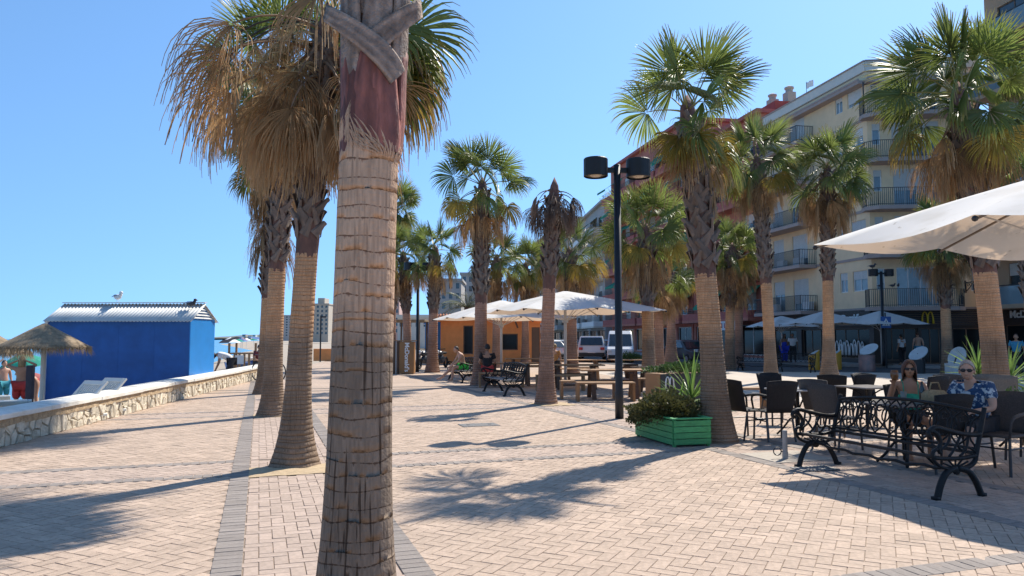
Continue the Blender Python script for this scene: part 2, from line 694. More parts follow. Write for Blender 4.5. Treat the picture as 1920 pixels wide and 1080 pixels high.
tag(bm_.build('beach', M_bsand, None, False, 0, True), kind='structure')


def sea_material():
    m = bpy.data.materials.new('sea_water')
    m.use_nodes = True
    N, L = m.node_tree.nodes, m.node_tree.links
    bs = N['Principled BSDF']
    bs.inputs['Base Color'].default_value = (0.055, 0.22, 0.33, 1)
    bs.inputs['Roughness'].default_value = 0.22
    tc = N.new('ShaderNodeTexCoord')
    mp = N.new('ShaderNodeMapping')
    mp.inputs['Scale'].default_value = (1.0, 0.45, 1)
    L.new(tc.outputs['Object'], mp.inputs['Vector'])
    nz = N.new('ShaderNodeTexNoise')
    nz.inputs['Scale'].default_value = 0.7
    nz.inputs['Detail'].default_value = 6
    L.new(mp.outputs[0], nz.inputs['Vector'])
    bp = N.new('ShaderNodeBump')
    bp.inputs['Strength'].default_value = 0.5
    bp.inputs['Distance'].default_value = 0.4
    L.new(nz.outputs[0], bp.inputs['Height'])
    L.new(bp.outputs[0], bs.inputs['Normal'])
    return m


mb = MB()
mb.add([(-6000, -400, -1.35), (-8, -400, -1.35), (-8, 60, -1.35), (-400, 2200, -1.35), (-400, 8000, -1.35), (-6000, 8000, -1.35)], [(0, 1, 2, 3, 4, 5)])
tag(mb.build('sea', sea_material()), kind='structure')

# ------------------------------------------------------------------ low stone wall between the promenade and the beach
M_cope = mat('white_coping', (0.80, 0.78, 0.72), 0.8, 0.07, 3, 0.4, 40, c2=(0.62, 0.58, 0.50), big=0.05, spec=0.1)
M_rend = mat('rough_render', (0.42, 0.31, 0.19), 0.95, 0.35, 12, 1.0, 30)
M_stone = mat('wall_stone', (0.60, 0.53, 0.41), 0.9, 0.2, 9, 0.9, 22, rand=0.22)
M_mort = mat('wall_mortar', (0.34, 0.28, 0.20), 0.95, 0.25, 14, 0.8, 40)
WL = (WB - WA).length
wang = math.atan2((WB - WA).y, (WB - WA).x)
wall = thing('stone_wall', 'long low rubble stone wall with white coping along the beach side', 'wall', WA, wang)
# local X runs along the wall away from the camera, local -Y faces the promenade
mb = MB()
mb.box(0, WL, 0.0, 0.42, -0.9, 0.385)
mb.build('core', M_mort, wall)
rb = MB()
nx = 160
for i in range(nx):
    x0, x1 = WL * i / nx, WL * (i + 1) / nx
    def yy(x, k):
        return -0.045 - 0.02 * noise.noise((x * 4, k * 3.0, 2)) - 0.012 * noise.noise((x * 17, k * 7.0, 5))
    def zb(x):
        return 0.29 + 0.035 * noise.noise((x * 1.7, 0, 9)) + 0.02 * noise.noise((x * 8, 0, 4))
    rb.quad((x0, yy(x0, 0), zb(x0)), (x1, yy(x1, 0), zb(x1)), (x1, yy(x1, 1), 0.40), (x0, yy(x0, 1), 0.40))
    rb.quad((x0, 0.01, zb(x0) - 0.01), (x1, 0.01, zb(x1) - 0.01), (x1, yy(x1, 0), zb(x1)), (x0, yy(x0, 0), zb(x0)))
rb.build('render_band', M_rend, wall, True)
x = 0.0
while x < WL - 0.1:
    ln = min(rnd.uniform(1.9, 2.3), WL - x)
    cb = MB()
    n = 8
    pr = []
    for i in range(n + 1):
        t = i / n
        pr.append((-0.085 + 0.58 * t, 0.475 + 0.045 * math.sin(PI * t) ** 0.7))
    prof = [(-0.085, 0.40)] + pr + [(0.495, 0.40)]
    dz, dy = rnd.uniform(-0.006, 0.006), rnd.uniform(-0.006, 0.006)
    vs = [(x + 0.003, y + dy, z + dz) for y, z in prof] + [(x + ln - 0.003, y + dy, z + dz) for y, z in prof]
    k = len(prof)
    cb.add(vs, [tuple(range(k - 1, -1, -1)), tuple(range(k, 2 * k))] + [(i, (i + 1) % k, k + (i + 1) % k, k + i) for i in range(k)])
    cb.build('coping_stone', M_cope, wall, False, 0.008, True)
    x += ln


def clip(poly, nx_, nz_, d):                # keep the side where x*nx+z*nz <= d
    out = []
    for i in range(len(poly)):
        a, b = poly[i], poly[(i + 1) % len(poly)]
        da, db = a[0] * nx_ + a[1] * nz_ - d, b[0] * nx_ + b[1] * nz_ - d
        if da <= 0:
            out.append(a)
        if da * db < 0:
            t = da / (da - db)
            out.append((a[0] + t * (b[0] - a[0]), a[1] + t * (b[1] - a[1])))
    return out


seeds = []
x = 0.0
while x < WL:
    stp = rnd.uniform(0.10, 0.26)
    rows = 2 if rnd.random() < 0.75 else 1
    for r_ in range(rows):
        seeds.append((x + rnd.uniform(-0.08, 0.08), (r_ + 0.5) / rows * 0.31 + rnd.uniform(-0.06, 0.06)))
    x += stp
far_st = MB()
cnt = 0
for i, (sx_, sz_) in enumerate(seeds):
    poly = [(sx_ - 0.3, 0.0), (sx_ + 0.3, 0.0), (sx_ + 0.3, 0.315), (sx_ - 0.3, 0.315)]
    for j in range(max(0, i - 8), min(len(seeds), i + 9)):
        if j == i:
            continue
        tx, tz = seeds[j]
        ax, az = tx - sx_, tz - sz_
        ln = math.hypot(ax, az)
        if ln < 1e-4:
            continue
        ax, az = ax / ln, az / ln
        poly = clip(poly, ax, az, sx_ * ax + sz_ * az + ln / 2 - 0.009)
        if len(poly) < 3:
            break
    if len(poly) < 3:
        continue
    k = len(poly)
    pr = rnd.uniform(0.02, 0.055)
    jit = [rnd.uniform(0.0, 0.014) for _ in range(k)]
    v0 = [(px_, 0.01, pz_) for px_, pz_ in poly]
    v1 = [(px_ + (sx_ - px_) * 0.07, -pr * 0.75 - jit[q], pz_ + (sz_ - pz_) * 0.07) for q, (px_, pz_) in enumerate(poly)]
    v2 = [(px_ + (sx_ - px_) * 0.30, -pr - rnd.uniform(-0.012, 0.014), pz_ + (sz_ - pz_) * 0.30) for q, (px_, pz_) in enumerate(poly)]
    fs = [(q, (q + 1) % k, k + (q + 1) % k, k + q) for q in range(k)] + [(k + q, k + (q + 1) % k, 2 * k + (q + 1) % k, 2 * k + q) for q in range(k)] + [tuple(range(2 * k, 3 * k))]
    tgt = MB() if cnt < 290 else far_st
    tgt.add(v0 + v1 + v2, fs)
    if cnt < 290:
        tgt.build('stone', M_stone, wall, False)
    cnt += 1
if far_st.v:
    tag(far_st.build('stones', M_stone, wall, False), kind='stuff')

# ------------------------------------------------------------------ palms
M_trunk = None


def trunk_material(name, lo, hi, z_split, ring, crack=1.0, up=None):
    """weathered grey-brown below, planed tan above z_split; ring scars and fissures"""
    m = bpy.data.materials.new(name)
    m.use_nodes = True
    N, L = m.node_tree.nodes, m.node_tree.links
    bs = N['Principled BSDF']
    bs.inputs['Roughness'].default_value = 0.88
    bs.inputs['Specular IOR Level'].default_value = 0.2
    tc = N.new('ShaderNodeTexCoord')
    sx = N.new('ShaderNodeSeparateXYZ')
    L.new(tc.outputs['Object'], sx.inputs[0])
    nz = N.new('ShaderNodeTexNoise')
    nz.inputs['Scale'].default_value = 6
    nz.inputs['Detail'].default_value = 5
    L.new(tc.outputs['Object'], nz.inputs['Vector'])
    ad = N.new('ShaderNodeMath')
    ad.operation = 'MULTIPLY_ADD'
    L.new(nz.outputs[0], ad.inputs[0])
    ad.inputs[1].default_value = 0.25
    L.new(sx.outputs['Z'], ad.inputs[2])
    mr = N.new('ShaderNodeMapRange')
    mr.inputs[1].default_value, mr.inputs[2].default_value = z_split - 0.02, z_split + 0.28
    L.new(ad.outputs[0], mr.inputs[0])
    mx = N.new('ShaderNodeMix')
    mx.data_type = 'RGBA'
    L.new(mr.outputs[0], mx.inputs[0])
    mx.inputs[6].default_value = (*lo, 1)
    mx.inputs[7].default_value = (*hi, 1)
    # fissures: thin dark lows of a noise stretched along the trunk
    mp = N.new('ShaderNodeMapping')
    mp.inputs['Scale'].default_value = (64, 64, 1.1)
    L.new(tc.outputs['Object'], mp.inputs['Vector'])
    n2 = N.new('ShaderNodeTexNoise')
    n2.inputs['Scale'].default_value = 1.0
    n2.inputs['Detail'].default_value = 0.6
    L.new(mp.outputs[0], n2.inputs['Vector'])
    r2 = N.new('ShaderNodeMapRange')
    r2.inputs[1].default_value, r2.inputs[2].default_value = 0.28, 0.37
    r2.inputs[3].default_value, r2.inputs[4].default_value = 1.0, 0.0
    L.new(n2.outputs[0], r2.inputs[0])
    lw_ = N.new('ShaderNodeMapRange')                  # deeper cracks on the weathered part
    lw_.inputs[3].default_value, lw_.inputs[4].default_value = crack, crack * 0.35
    L.new(mr.outputs[0], lw_.inputs[0])
    fm = N.new('ShaderNodeMath')
    fm.operation = 'MULTIPLY'
    L.new(r2.outputs[0], fm.inputs[0])
    L.new(lw_.outputs[0], fm.inputs[1])
    mm = N.new('ShaderNodeMix')
    mm.data_type, mm.blend_type = 'RGBA', 'MULTIPLY'
    L.new(fm.outputs[0], mm.inputs[0])
    L.new(mx.outputs[2], mm.inputs[6])
    mm.inputs[7].default_value = (0.30, 0.26, 0.24, 1)
    # ring scars with short ticks hanging below them: the attribute 'tip' is 1 in the groove under each ring
    an = N.new('ShaderNodeAttribute')
    an.attribute_name = 'tip'
    mt_ = N.new('ShaderNodeMapping')
    mt_.inputs['Scale'].default_value = (70, 70, 7)
    L.new(tc.outputs['Object'], mt_.inputs['Vector'])
    n5 = N.new('ShaderNodeTexNoise')
    n5.inputs['Scale'].default_value = 1.0
    n5.inputs['Detail'].default_value = 1
    L.new(mt_.outputs[0], n5.inputs['Vector'])
    t1 = N.new('ShaderNodeMath')
    t1.operation = 'MULTIPLY_ADD'
    t1.inputs[1].default_value, t1.inputs[2].default_value = 1.5, -0.75
    L.new(n5.outputs[0], t1.inputs[0])
    t2 = N.new('ShaderNodeMath')
    t2.operation, t2.use_clamp = 'MULTIPLY', True
    t2.inputs[1].default_value = 4.0
    L.new(an.outputs['Fac'], t2.inputs[0])
    t3 = N.new('ShaderNodeMath')
    t3.operation = 'MULTIPLY_ADD'
    L.new(t1.outputs[0], t3.inputs[0])
    L.new(t2.outputs[0], t3.inputs[1])
    L.new(an.outputs['Fac'], t3.inputs[2])
    t4 = N.new('ShaderNodeMapRange')
    t4.inputs[1].default_value, t4.inputs[2].default_value = 0.50, 0.80
    L.new(t3.outputs[0], t4.inputs[0])
    m3 = N.new('ShaderNodeMix')
    m3.data_type, m3.blend_type = 'RGBA', 'MULTIPLY'
    L.new(t4.outputs[0], m3.inputs[0])
    L.new(mm.outputs[2], m3.inputs[6])
    m3.inputs[7].default_value = (0.36, 0.30, 0.27, 1)
    n4 = N.new('ShaderNodeTexNoise')
    n4.inputs['Scale'].default_value = 2.2
    n4.inputs['Detail'].default_value = 6
    L.new(tc.outputs['Object'], n4.inputs['Vector'])
    m4 = N.new('ShaderNodeMapRange')
    m4.inputs[1].default_value, m4.inputs[2].default_value = 0.3, 0.7
    m4.inputs[3].default_value, m4.inputs[4].default_value = 0.80, 1.18
    L.new(n4.outputs[0], m4.inputs[0])
    g5 = N.new('ShaderNodeMapRange')
    g5.inputs[1].default_value, g5.inputs[2].default_value = 0.3, 0.7
    g5.inputs[3].default_value, g5.inputs[4].default_value = 0.82, 1.16
    L.new(n5.outputs[0], g5.inputs[0])
    g6 = N.new('ShaderNodeMath')
    g6.operation = 'MULTIPLY'
    L.new(m4.outputs[0], g6.inputs[0])
    L.new(g5.outputs[0], g6.inputs[1])
    hs = N.new('ShaderNodeHueSaturation')
    L.new(g6.outputs[0], hs.inputs['Value'])
    L.new(m3.outputs[2], hs.inputs['Color'])
    L.new(hs.outputs[0], bs.inputs['Base Color'])
    bp = N.new('ShaderNodeBump')
    bp.inputs['Strength'].default_value = 0.7
    bp.inputs['Distance'].default_value = 0.012
    nb = N.new('ShaderNodeTexNoise')
    nb.inputs['Scale'].default_value = 45
    nb.inputs['Detail'].default_value = 4
    L.new(tc.outputs['Object'], nb.inputs['Vector'])
    hb_ = N.new('ShaderNodeMath')
    hb_.operation = 'SUBTRACT'
    L.new(nb.outputs[0], hb_.inputs[0])
    L.new(fm.outputs[0], hb_.inputs[1])
    L.new(hb_.outputs[0], bp.inputs['Height'])
    L.new(bp.outputs[0], bs.inputs['Normal'])
    return m


M_trA = trunk_material('trunk_bark_large', (0.22, 0.165, 0.122), (0.52, 0.34, 0.225), 1.62, 0.1, 0.95)
M_trB = trunk_material('trunk_bark', (0.25, 0.175, 0.12), (0.50, 0.29, 0.16), 1.62, 0.06, 0.4)
M_trF = trunk_material('trunk_bark_red', (0.27, 0.17, 0.125), (0.40, 0.23, 0.16), 1.75, 0.06, 0.35)
M_fibre = mat('palm_fibre', (0.16, 0.085, 0.065), 0.95, 0.45, 9, 1.0, 22, stretch=(1, 1, 0.35))
M_wine = mat('wine_sheath', (0.34, 0.12, 0.09), 0.75, 0.40, 9, 0.9, 34, c2=(0.13, 0.05, 0.043), stretch=(1, 1, 0.35), tone=0.5)
M_collar = mat('collar_sheath', (0.21, 0.105, 0.075), 0.9, 0.4, 8, 1.0, 26, c2=(0.085, 0.05, 0.042), stretch=(1, 1, 0.4))
M_boot = mat('leaf_base_grey', (0.22, 0.165, 0.13), 0.9, 0.35, 7, 0.5, 40, rand=0.22, stretch=(1, 1, 0.5), c2=(0.11, 0.08, 0.062))
M_green = mat('frond_green', (0.18, 0.225, 0.058), 0.42, 0.25, 3, trans=0.48, rand=0.30, tip=(0.36, 0.28, 0.10))
M_yell = mat('frond_yellow', (0.46, 0.31, 0.06), 0.5, 0.25, 3, trans=0.42, rand=0.30, tip=(0.36, 0.23, 0.10), c2=(0.27, 0.23, 0.05))
M_dead = mat('frond_dry', (0.52, 0.345, 0.18), 0.8, 0.30, 4, trans=0.42, rand=0.30, tip=(0.55, 0.39, 0.22))
M_deadg = mat('frond_dry_grey', (0.20, 0.14, 0.105), 0.85, 0.30, 4, trans=0.25, rand=0.28, tip=(0.28, 0.20, 0.15))
M_pet = mat('petiole', (0.20, 0.19, 0.06), 0.5, 0.3, 5, rand=0.2)
M_petd = mat('petiole_dry', (0.23, 0.13, 0.07), 0.7, 0.3, 5, rand=0.2)
M_bloom = mat('dry_bloom', (0.58, 0.42, 0.22), 0.9, 0.3, 10, trans=0.2)

G = Vector((0, 0, -1))


def fan_mesh(name, m_leaf, m_pet, pitch, plen, bR, bpitch, sag, droop, spread, seed, N=44, fold=0.0, ragged=0.1, tipfrac=0.55, hang=1.0, roll=0.0, wf=1.0):
    """one fan leaf: curved petiole along local +X, pleated blade split into drooping tips"""
    r = random.Random(seed)
    mb = MB()
    tipv = []

    def note(v):
        while len(tipv) < len(mb.v):
            tipv.append(v)

    p, d, pts = Vector((0.04, 0, 0)), Vector((math.cos(pitch), 0, math.sin(pitch))), []
    for i in range(7):
        pts.append(p.copy())
        d = (d + G * sag / 6).normalized()
        p = p + d * plen / 6
    mb.tube(pts, [0.022, 0.017, 0.014, 0.012, 0.011, 0.010, 0.008], 4, 1)
    note(0)
    hub = pts[-1]
    f = Vector((math.cos(bpitch), 0, math.sin(bpitch)))
    s = Vector((0, 1, 0))
    nrm = f.cross(s) * -1
    if nrm.z < 0 and bpitch < PI / 2:
        nrm = -nrm
    if roll:
        Q = Matrix.Rotation(roll, 3, f)
        s, nrm = Q @ s, Q @ nrm
    st = [0.05, 0.30, 0.52, 0.70, 0.86, 1.0]
    half = spread / 2
    for i in range(N):
        a = -half + spread * (i + 0.5) / N
        da = spread / N / 2
        ln = bR * (0.80 + 0.20 * math.cos(a * 0.8)) * r.uniform(1 - ragged, 1 + ragged * 0.4)
        dv = f * math.cos(a) + s * math.sin(a)
        if fold:
            dv = (dv + nrm * fold * abs(math.sin(a))).normalized()
        dv = (dv + Vector((r.uniform(-1, 1), r.uniform(-1, 1), r.uniform(-1, 1))) * 0.04 * (1 + 3 * ragged)).normalized()
        side = (s * math.cos(a) - f * math.sin(a)).normalized()
        q = hub + dv * st[0] * ln
        rows = []
        tw = r.uniform(-0.3, 0.3)
        for k in range(len(st)):
            rr = st[k] * ln
            if st[k] <= tipfrac:
                wd = rr * math.tan(da) * 1.02 * wf
            else:
                wd = wf * tipfrac * ln * math.tan(da) * max(0.06, (1 - (st[k] - tipfrac) / (1.0 - tipfrac)) ** 0.8)
            rid = 0.22 * wd + 0.004
            sd = (side + nrm * tw * max(0, st[k] - tipfrac)).normalized()
            rows.append((q - sd * wd - nrm * rid, q + nrm * rid, q + sd * wd - nrm * rid))
            if k < len(st) - 1:
                g = droop * (st[k + 1] ** 2) * 0.55
                if st[k + 1] > tipfrac:
                    g += droop * 0.9 * (st[k + 1] - tipfrac) * 2 * r.uniform(0.6, 1.4) * hang
                dv = (dv + G * g).normalized()
                q = q + dv * (st[k + 1] - st[k]) * ln
        b = len(mb.v)
        vs = [p for row in rows for p in row]
        fs = []
        for k in range(len(st) - 1):
            o = k * 3
            fs += [(o, o + 1, o + 4, o + 3), (o + 1, o + 2, o + 5, o + 4)]
        mb.add(vs, fs, 0)
        for k in range(len(st)):
            t = max(0.0, (st[k] - 0.72) / 0.28)
            tipv.extend([min(1, t * r.uniform(0.5, 1.2))] * 3)
    me = mb.mesh(name, [m_leaf, m_pet])
    at_ = me.attributes.new('tip', 'FLOAT', 'POINT')
    at_.data.foreach_set('value', tipv)
    return me


FR = {k: [] for k in ('up', 'mid', 'low', 'yel', 'dead', 'skirt', 'grey', 'wide')}
RL = [1.0, -1.0, 0.45, -1.25]                # blades twist on their stalks
for i in range(4):
    FR['up'].append(fan_mesh('frond', M_green, M_pet, R(68 - 7 * i), 0.72, 0.88, R(64 - 12 * i), 0.15, 0.10, R(235), 10 + i, N=50, ragged=0.07, roll=RL[i]))
    FR['mid'].append(fan_mesh('frond', M_green, M_pet, R(34 - 8 * i), 0.85, 0.86, R(18 - 10 * i), 0.35, 0.38, R(240), 20 + i, N=50, ragged=0.09, roll=-RL[i] * 0.9))
    FR['low'].append(fan_mesh('frond', M_green, M_pet, R(4 - 8 * i), 0.85, 0.84, R(-36 - 6 * i), 0.55, 0.65, R(235), 30 + i, ragged=0.12, roll=RL[i] * 0.7))
    FR['yel'].append(fan_mesh('frond', M_yell, M_pet, R(-2 - 9 * i), 0.85, 0.82, R(-50 - 5 * i), 0.6, 0.85, R(215), 40 + i, ragged=0.15, roll=-RL[i] * 0.7))
    FR['dead'].append(fan_mesh('frond', M_dead, M_petd, R(-24 - 9 * i), 0.75, 0.84, R(-76), 0.8, 1.4, R(150 - 14 * i), 50 + i, N=46, ragged=0.26, fold=0.3, roll=RL[i] * 0.5, wf=0.55, tipfrac=0.45))
    FR['wide'].append(fan_mesh('frond', M_dead, M_petd, R(24 - 12 * i), 1.05, 0.92, R(-64), 1.0, 1.2, R(175 - 16 * i), 80 + i, N=46, ragged=0.28, fold=0.3, roll=RL[i] * 0.6, wf=0.5, tipfrac=0.42))
    FR['skirt'].append(fan_mesh('frond', M_dead, M_petd, R(-55 - 6 * i), 0.55, 0.98, R(-84), 0.9, 2.0, R(135 - 14 * i), 60 + i, N=44, ragged=0.34, fold=0.5, roll=RL[i] * 0.3, wf=0.5, tipfrac=0.42))
    FR['grey'].append(fan_mesh('frond', M_deadg, M_petd, R(18 - 17 * i), 0.42, 0.66, R(-76), 1.1, 1.8, R(110 - 12 * i), 70 + i, N=28, ragged=0.3, fold=0.4, roll=RL[i] * 0.5, wf=0.6))


def boot_mesh(seed, m, L_=0.36, w0=0.085, w1=0.034, out=0.10):
    r = random.Random(seed)
    mb = MB()
    n = 5
    rows = []
    for i in range(n + 1):
        t = i / n
        wd = w0 + (w1 - w0) * min(1, t * 1.25)
        y = out * t ** 1.6 + r.uniform(-0.004, 0.004)
        th = 0.022 * (1 - 0.5 * t)
        z = L_ * t
        rows.append([(y - 0.012, -wd, z), (y + th, -wd * 0.55, z), (y + th, wd * 0.55, z), (y - 0.012, wd, z)])
    vs = [p for row in rows for p in row]
    fs = []
    for i in range(n):
        for k in range(3):
            o = i * 4 + k
            fs.append((o, o + 1, o + 5, o + 4))
    fs.append((n * 4, n * 4 + 1, n * 4 + 2, n * 4 + 3))
    mb.add(vs, fs)
    return mb.mesh('leaf_base', m)


BOOTS = [boot_mesh(i, M_boot, rnd.uniform(0.24, 0.32), rnd.uniform(0.07, 0.095), rnd.uniform(0.03, 0.045), rnd.uniform(0.015, 0.05)) for i in range(6)]


def palm(label, base, H, top_off=(0, 0), z_shave=2.6, r0=0.30, r1=0.165, r2=0.145, flare=0.45, mt=None, ring=0.065, seg=24,
         boots=True, n=(9, 9, 8, 5, 10, 0, 0), scale=1.0, seed=1, skirt_len=0.0, boot_obj=True, crown_r=0.0, wine=0.35, fan_spread=1.0, relief=0.009, wide=0, green_az=None, skip_az=None, group='palms along the promenade'):
    r = random.Random(seed)
    mt = mt or M_trB
    root = thing('palm_tree', label, 'palm tree', base, 0.0, group)

    def axis(z):
        t = max(0, z / H)
        return Vector((top_off[0] * t ** 1.5, top_off[1] * t ** 1.5, z))

    def rad(z):
        k = r1 + (r0 - r1) * math.exp(-z / flare)
        return k + (r2 - r1) * min(1, z / H)

    mb = MB()
    z, tips, j = -0.06, [], 0
    rows = []
    while z < z_shave:
        h = ring * r.uniform(0.6, 1.4)
        for (zz, sc_, tp) in ((z, 1 + relief, 0.0), (z + h * 0.45, 1.0, 0.0), (z + h * 0.87, 1 - relief * 0.4, 0.42), (z + h * 0.93, 1 - relief * 1.6, 1.0), (z + h * 0.985, 1 - relief * 1.0, 0.5)):
            rows.append((zz, sc_, tp, j))
        z += h
        j += 1
    vs, fs = [], []
    for (zz, sc_, tp, jj) in rows:
        c = axis(zz)
        for k in range(seg):
            t = 2 * PI * k / seg
            wob = noise.noise((math.cos(t) * 1.4, math.sin(t) * 1.4, jj * 0.9 + seed))
            rr = rad(zz) * (sc_ + 0.010 * noise.noise((math.cos(t) * 5, math.sin(t) * 5, zz * 6 + seed)))
            vs.append((c.x + rr * math.cos(t), c.y + rr * math.sin(t), zz + wob * ring * 0.22 + 0.012 * noise.noise((math.cos(t) * 0.8, math.sin(t) * 0.8, zz * 1.5 + seed * 2))))
            tips.append(max(0, min(1, tp * (0.95 + 0.35 * noise.noise((math.cos(t) * 3, math.sin(t) * 3, jj * 1.7))))))
    for i in range(len(rows) - 1):
        for k in range(seg):
            fs.append((i * seg + k, i * seg + (k + 1) % seg, (i + 1) * seg + (k + 1) % seg, (i + 1) * seg + k))
    mb.add(vs, fs)
    me = mb.mesh('trunk', mt, True)
    a_ = me.attributes.new('tip', 'FLOAT', 'POINT')
    a_.data.foreach_set('value', tips)
    link('trunk', me, root)
    # upper trunk clad in fibre
    ub = MB()
    zt = z_shave - 0.02
    wine *= r.uniform(0.45, 0.95) if boots else 1.0
    prof, ms = [], []
    m_ = 14
    vs, fs = [], []
    for i in range(m_ + 1):
        t = i / m_
        zz = zt + (H - zt) * t
        c = axis(zz)
        bul = rad(zz) * (1.0 + 0.09 * math.sin(min(1, t * 5) * PI / 2)) * (1 - 0.35 * max(0, t - 0.85) / 0.15)
        for k in range(16):
            a = 2 * PI * k / 16
            rr = bul * (1 + 0.06 * noise.noise((math.cos(a) * 2, math.sin(a) * 2, zz * 3 + seed)))
            vs.append((c.x + rr * math.cos(a), c.y + rr * math.sin(a), zz + (0.07 * noise.noise((math.cos(a) * 2.5, math.sin(a) * 2.5, seed)) - 0.02 if i == 0 else 0)))
    for i in range(m_):
        for k in range(16):
            fs.append((i * 16 + k, i * 16 + (k + 1) % 16, (i + 1) * 16 + (k + 1) % 16, (i + 1) * 16 + k))
    o = len(vs)
    c = axis(H)
    vs.append((c.x, c.y, H + 0.22))
    fs += [(m_ * 16 + k, m_ * 16 + (k + 1) % 16, o) for k in range(16)]
    ub.add(vs, fs)
    ub.mi = [1 if (i // 16) * (H - zt) / m_ < wine else 0 for i in range(len(fs))]
    ub.build('fibre_sheath', [M_fibre, M_wine if not boots else M_collar], root, True)
    # old leaf bases in criss-cross
    if boots:
        zz, k = z_shave + wine * 0.75, 0
        joined = MB()
        while zz < H - 0.34:
            c = axis(zz)
            rr = rad(zz) * 1.03
            per = 7
            for q in range(per):
                a = 2 * PI * (q + 0.5 * (k % 2)) / per + r.uniform(-0.1, 0.1)
                lean = (0.60 if (k % 2) else -0.60) + r.uniform(-0.12, 0.12)
                T = Matrix.Translation((c.x + rr * math.cos(a), c.y + rr * math.sin(a), zz + r.uniform(-0.03, 0.03))) @ Matrix.Rotation(a, 4, 'Z') @ Matrix.Rotation(lean, 4, 'X')
                s_ = (rad(zz) / 0.15) * r.uniform(0.85, 1.15)
                T = T @ Matrix.Diagonal((s_, s_, s_ * 0.95, 1))
                bm_ = BOOTS[r.randrange(6)]
                if boot_obj:
                    o = link('leaf_base', bm_, root)
                    o.matrix_local = T
                else:
                    joined.add([T @ v.co for v in bm_.vertices], [tuple(p.vertices) for p in bm_.polygons])
            zz += 0.15 * (rad(zz) / 0.15)
            k += 1
        if not boot_obj and joined.v:
            tag(joined.build('leaf_bases', M_boot, root), kind='stuff')
    # crown
    c = axis(H)
    ga = r.uniform(0, 6.28)
    for cls, cnt in zip(('up', 'mid', 'low', 'yel', 'dead', 'skirt', 'grey', 'wide'), tuple(n) + (wide,)):
        for i in range(cnt):
            ga += 2.39996 + r.uniform(-0.25, 0.25)
            if green_az and cls in ('mid', 'low', 'yel'):
                ga = green_az[0] + r.uniform(-1, 1) * green_az[1]
            if skip_az and cls != 'up':
                while math.cos(ga - skip_az[0]) > math.cos(skip_az[1]):
                    ga += 0.3
            dz = {'up': 0.02, 'mid': -0.05, 'low': -0.16, 'yel': -0.26, 'dead': -0.30 - 0.45 * i / max(1, cnt), 'grey': -0.1 - 0.5 * i / max(1, cnt), 'wide': -0.1 - 0.8 * i / max(1, cnt),
                  'skirt': -0.35 - skirt_len * (i + r.random()) / max(1, cnt)}[cls] * scale
            ca = axis(H + dz)
            rr = (crown_r + rad(H) * 0.5) if cls in ('dead', 'skirt', 'grey') else rad(H) * 0.3
            o = link('frond', FR[cls][r.randrange(4)], root)
            s_ = scale * r.uniform(0.88, 1.12)
            if cls in ('low', 'yel', 'dead'):
                s_ *= fan_spread
            o.location = (ca.x + rr * math.cos(ga), ca.y + rr * math.sin(ga), H + dz)
            o.rotation_euler = (r.uniform(-0.25, 0.25), r.uniform(-0.16, 0.16), ga)
            o.scale = (s_, s_ * r.uniform(0.92, 1.05), s_)
    return root


def base_at(px, D):
    return (xat(px, D), D, 0)


# the row on the left, along the sea
pA = palm('closest palm with thick ringed tan trunk rising out of the picture', (-0.80, 3.92, 0), 5.4, (0.10, 0.1), 2.56, 0.262, 0.160, 0.150, 0.40,
          M_trA, 0.068, 72, boots=False, n=(8, 9, 6, 2, 0, 0, 0), seed=3, scale=0.95, relief=0.0012)
pB = palm('palm behind the closest trunk with shaggy dry skirt and seed plumes', (-2.66, 9.28, 0), 5.65, (0.30, 0.0), 2.58, 0.315, 0.150, 0.118, 0.40, M_trB, 0.05, 40,
          n=(8, 6, 8, 2, 22, 22, 0), seed=5, scale=1.08, skirt_len=0.30, wine=0.5, wide=22, green_az=(0.3, 1.1))
pC = palm('palm third along the sea side row, long dry skirt above a planed trunk', (-4.84, 15.2, 0), 7.2, (0.15, 0), 2.95, 0.33, 0.175, 0.15, 0.36, M_trB, 0.055, 32,
          n=(8, 6, 5, 1, 18, 26, 0), seed=8, scale=1.12, skirt_len=0.75, wide=14)
palm('palm half hidden behind the third trunk of the sea side row', (-7.0, 21.2, 0), 7.0, (0.2, 0), 2.7, 0.32, 0.17, 0.15, 0.36, M_trB, 0.06, 24,
     n=(8, 8, 6, 1, 14, 26, 0), seed=9, scale=1.0, skirt_len=2.0, boot_obj=False)
# the second row
palm('palm beside the green planter with wide yellowing crown', (3.1, 11.45, 0), 5.15, (-0.36, 0), 2.52, 0.335, 0.165, 0.155, 0.55, M_trB, 0.045, 40,
     n=(9, 4, 2, 7, 5, 1, 0), seed=14, scale=0.82, skirt_len=0.2, wine=0.3, skip_az=(3.3, 0.95))
palm('dead palm with shrivelled grey crown and reddish trunk', (0.81, 17.9, 0), 5.25, (0.22, 0), 2.72, 0.29, 0.165, 0.135, 0.5, M_trF, 0.055, 28,
     n=(0, 0, 0, 0, 0, 0, 30), seed=17, scale=0.92, wine=0.5)
palm('green palm with tan drooping leaves left of the dead palm', base_at(901, 25.2), 6.85, (0.05, 0), 2.75, 0.36, 0.21, 0.19, 0.5, M_trF, 0.07, 22,
     n=(9, 6, 3, 6, 9, 5, 0), seed=21, scale=1.06, skirt_len=0.5, wine=0.45)
palm('palm in front of the motorbikes with leaning spiky crown', base_at(811, 34.5), 5.7, (0.1, 0), 2.7, 0.38, 0.22, 0.2, 0.5, M_trF, 0.09, 18,
     n=(8, 6, 4, 4, 8, 4, 0), seed=24, scale=1.0, skirt_len=0.5, boot_obj=False)
palm('palm by the brown totem sign with bushy mixed crown', base_at(765, 39), 6.0, (-0.3, 0), 2.9, 0.36, 0.21, 0.2, 0.5, M_trF, 0.1, 16,
     n=(9, 8, 6, 4, 8, 6, 0), seed=26, scale=1.15, skirt_len=0.5, boot_obj=False)
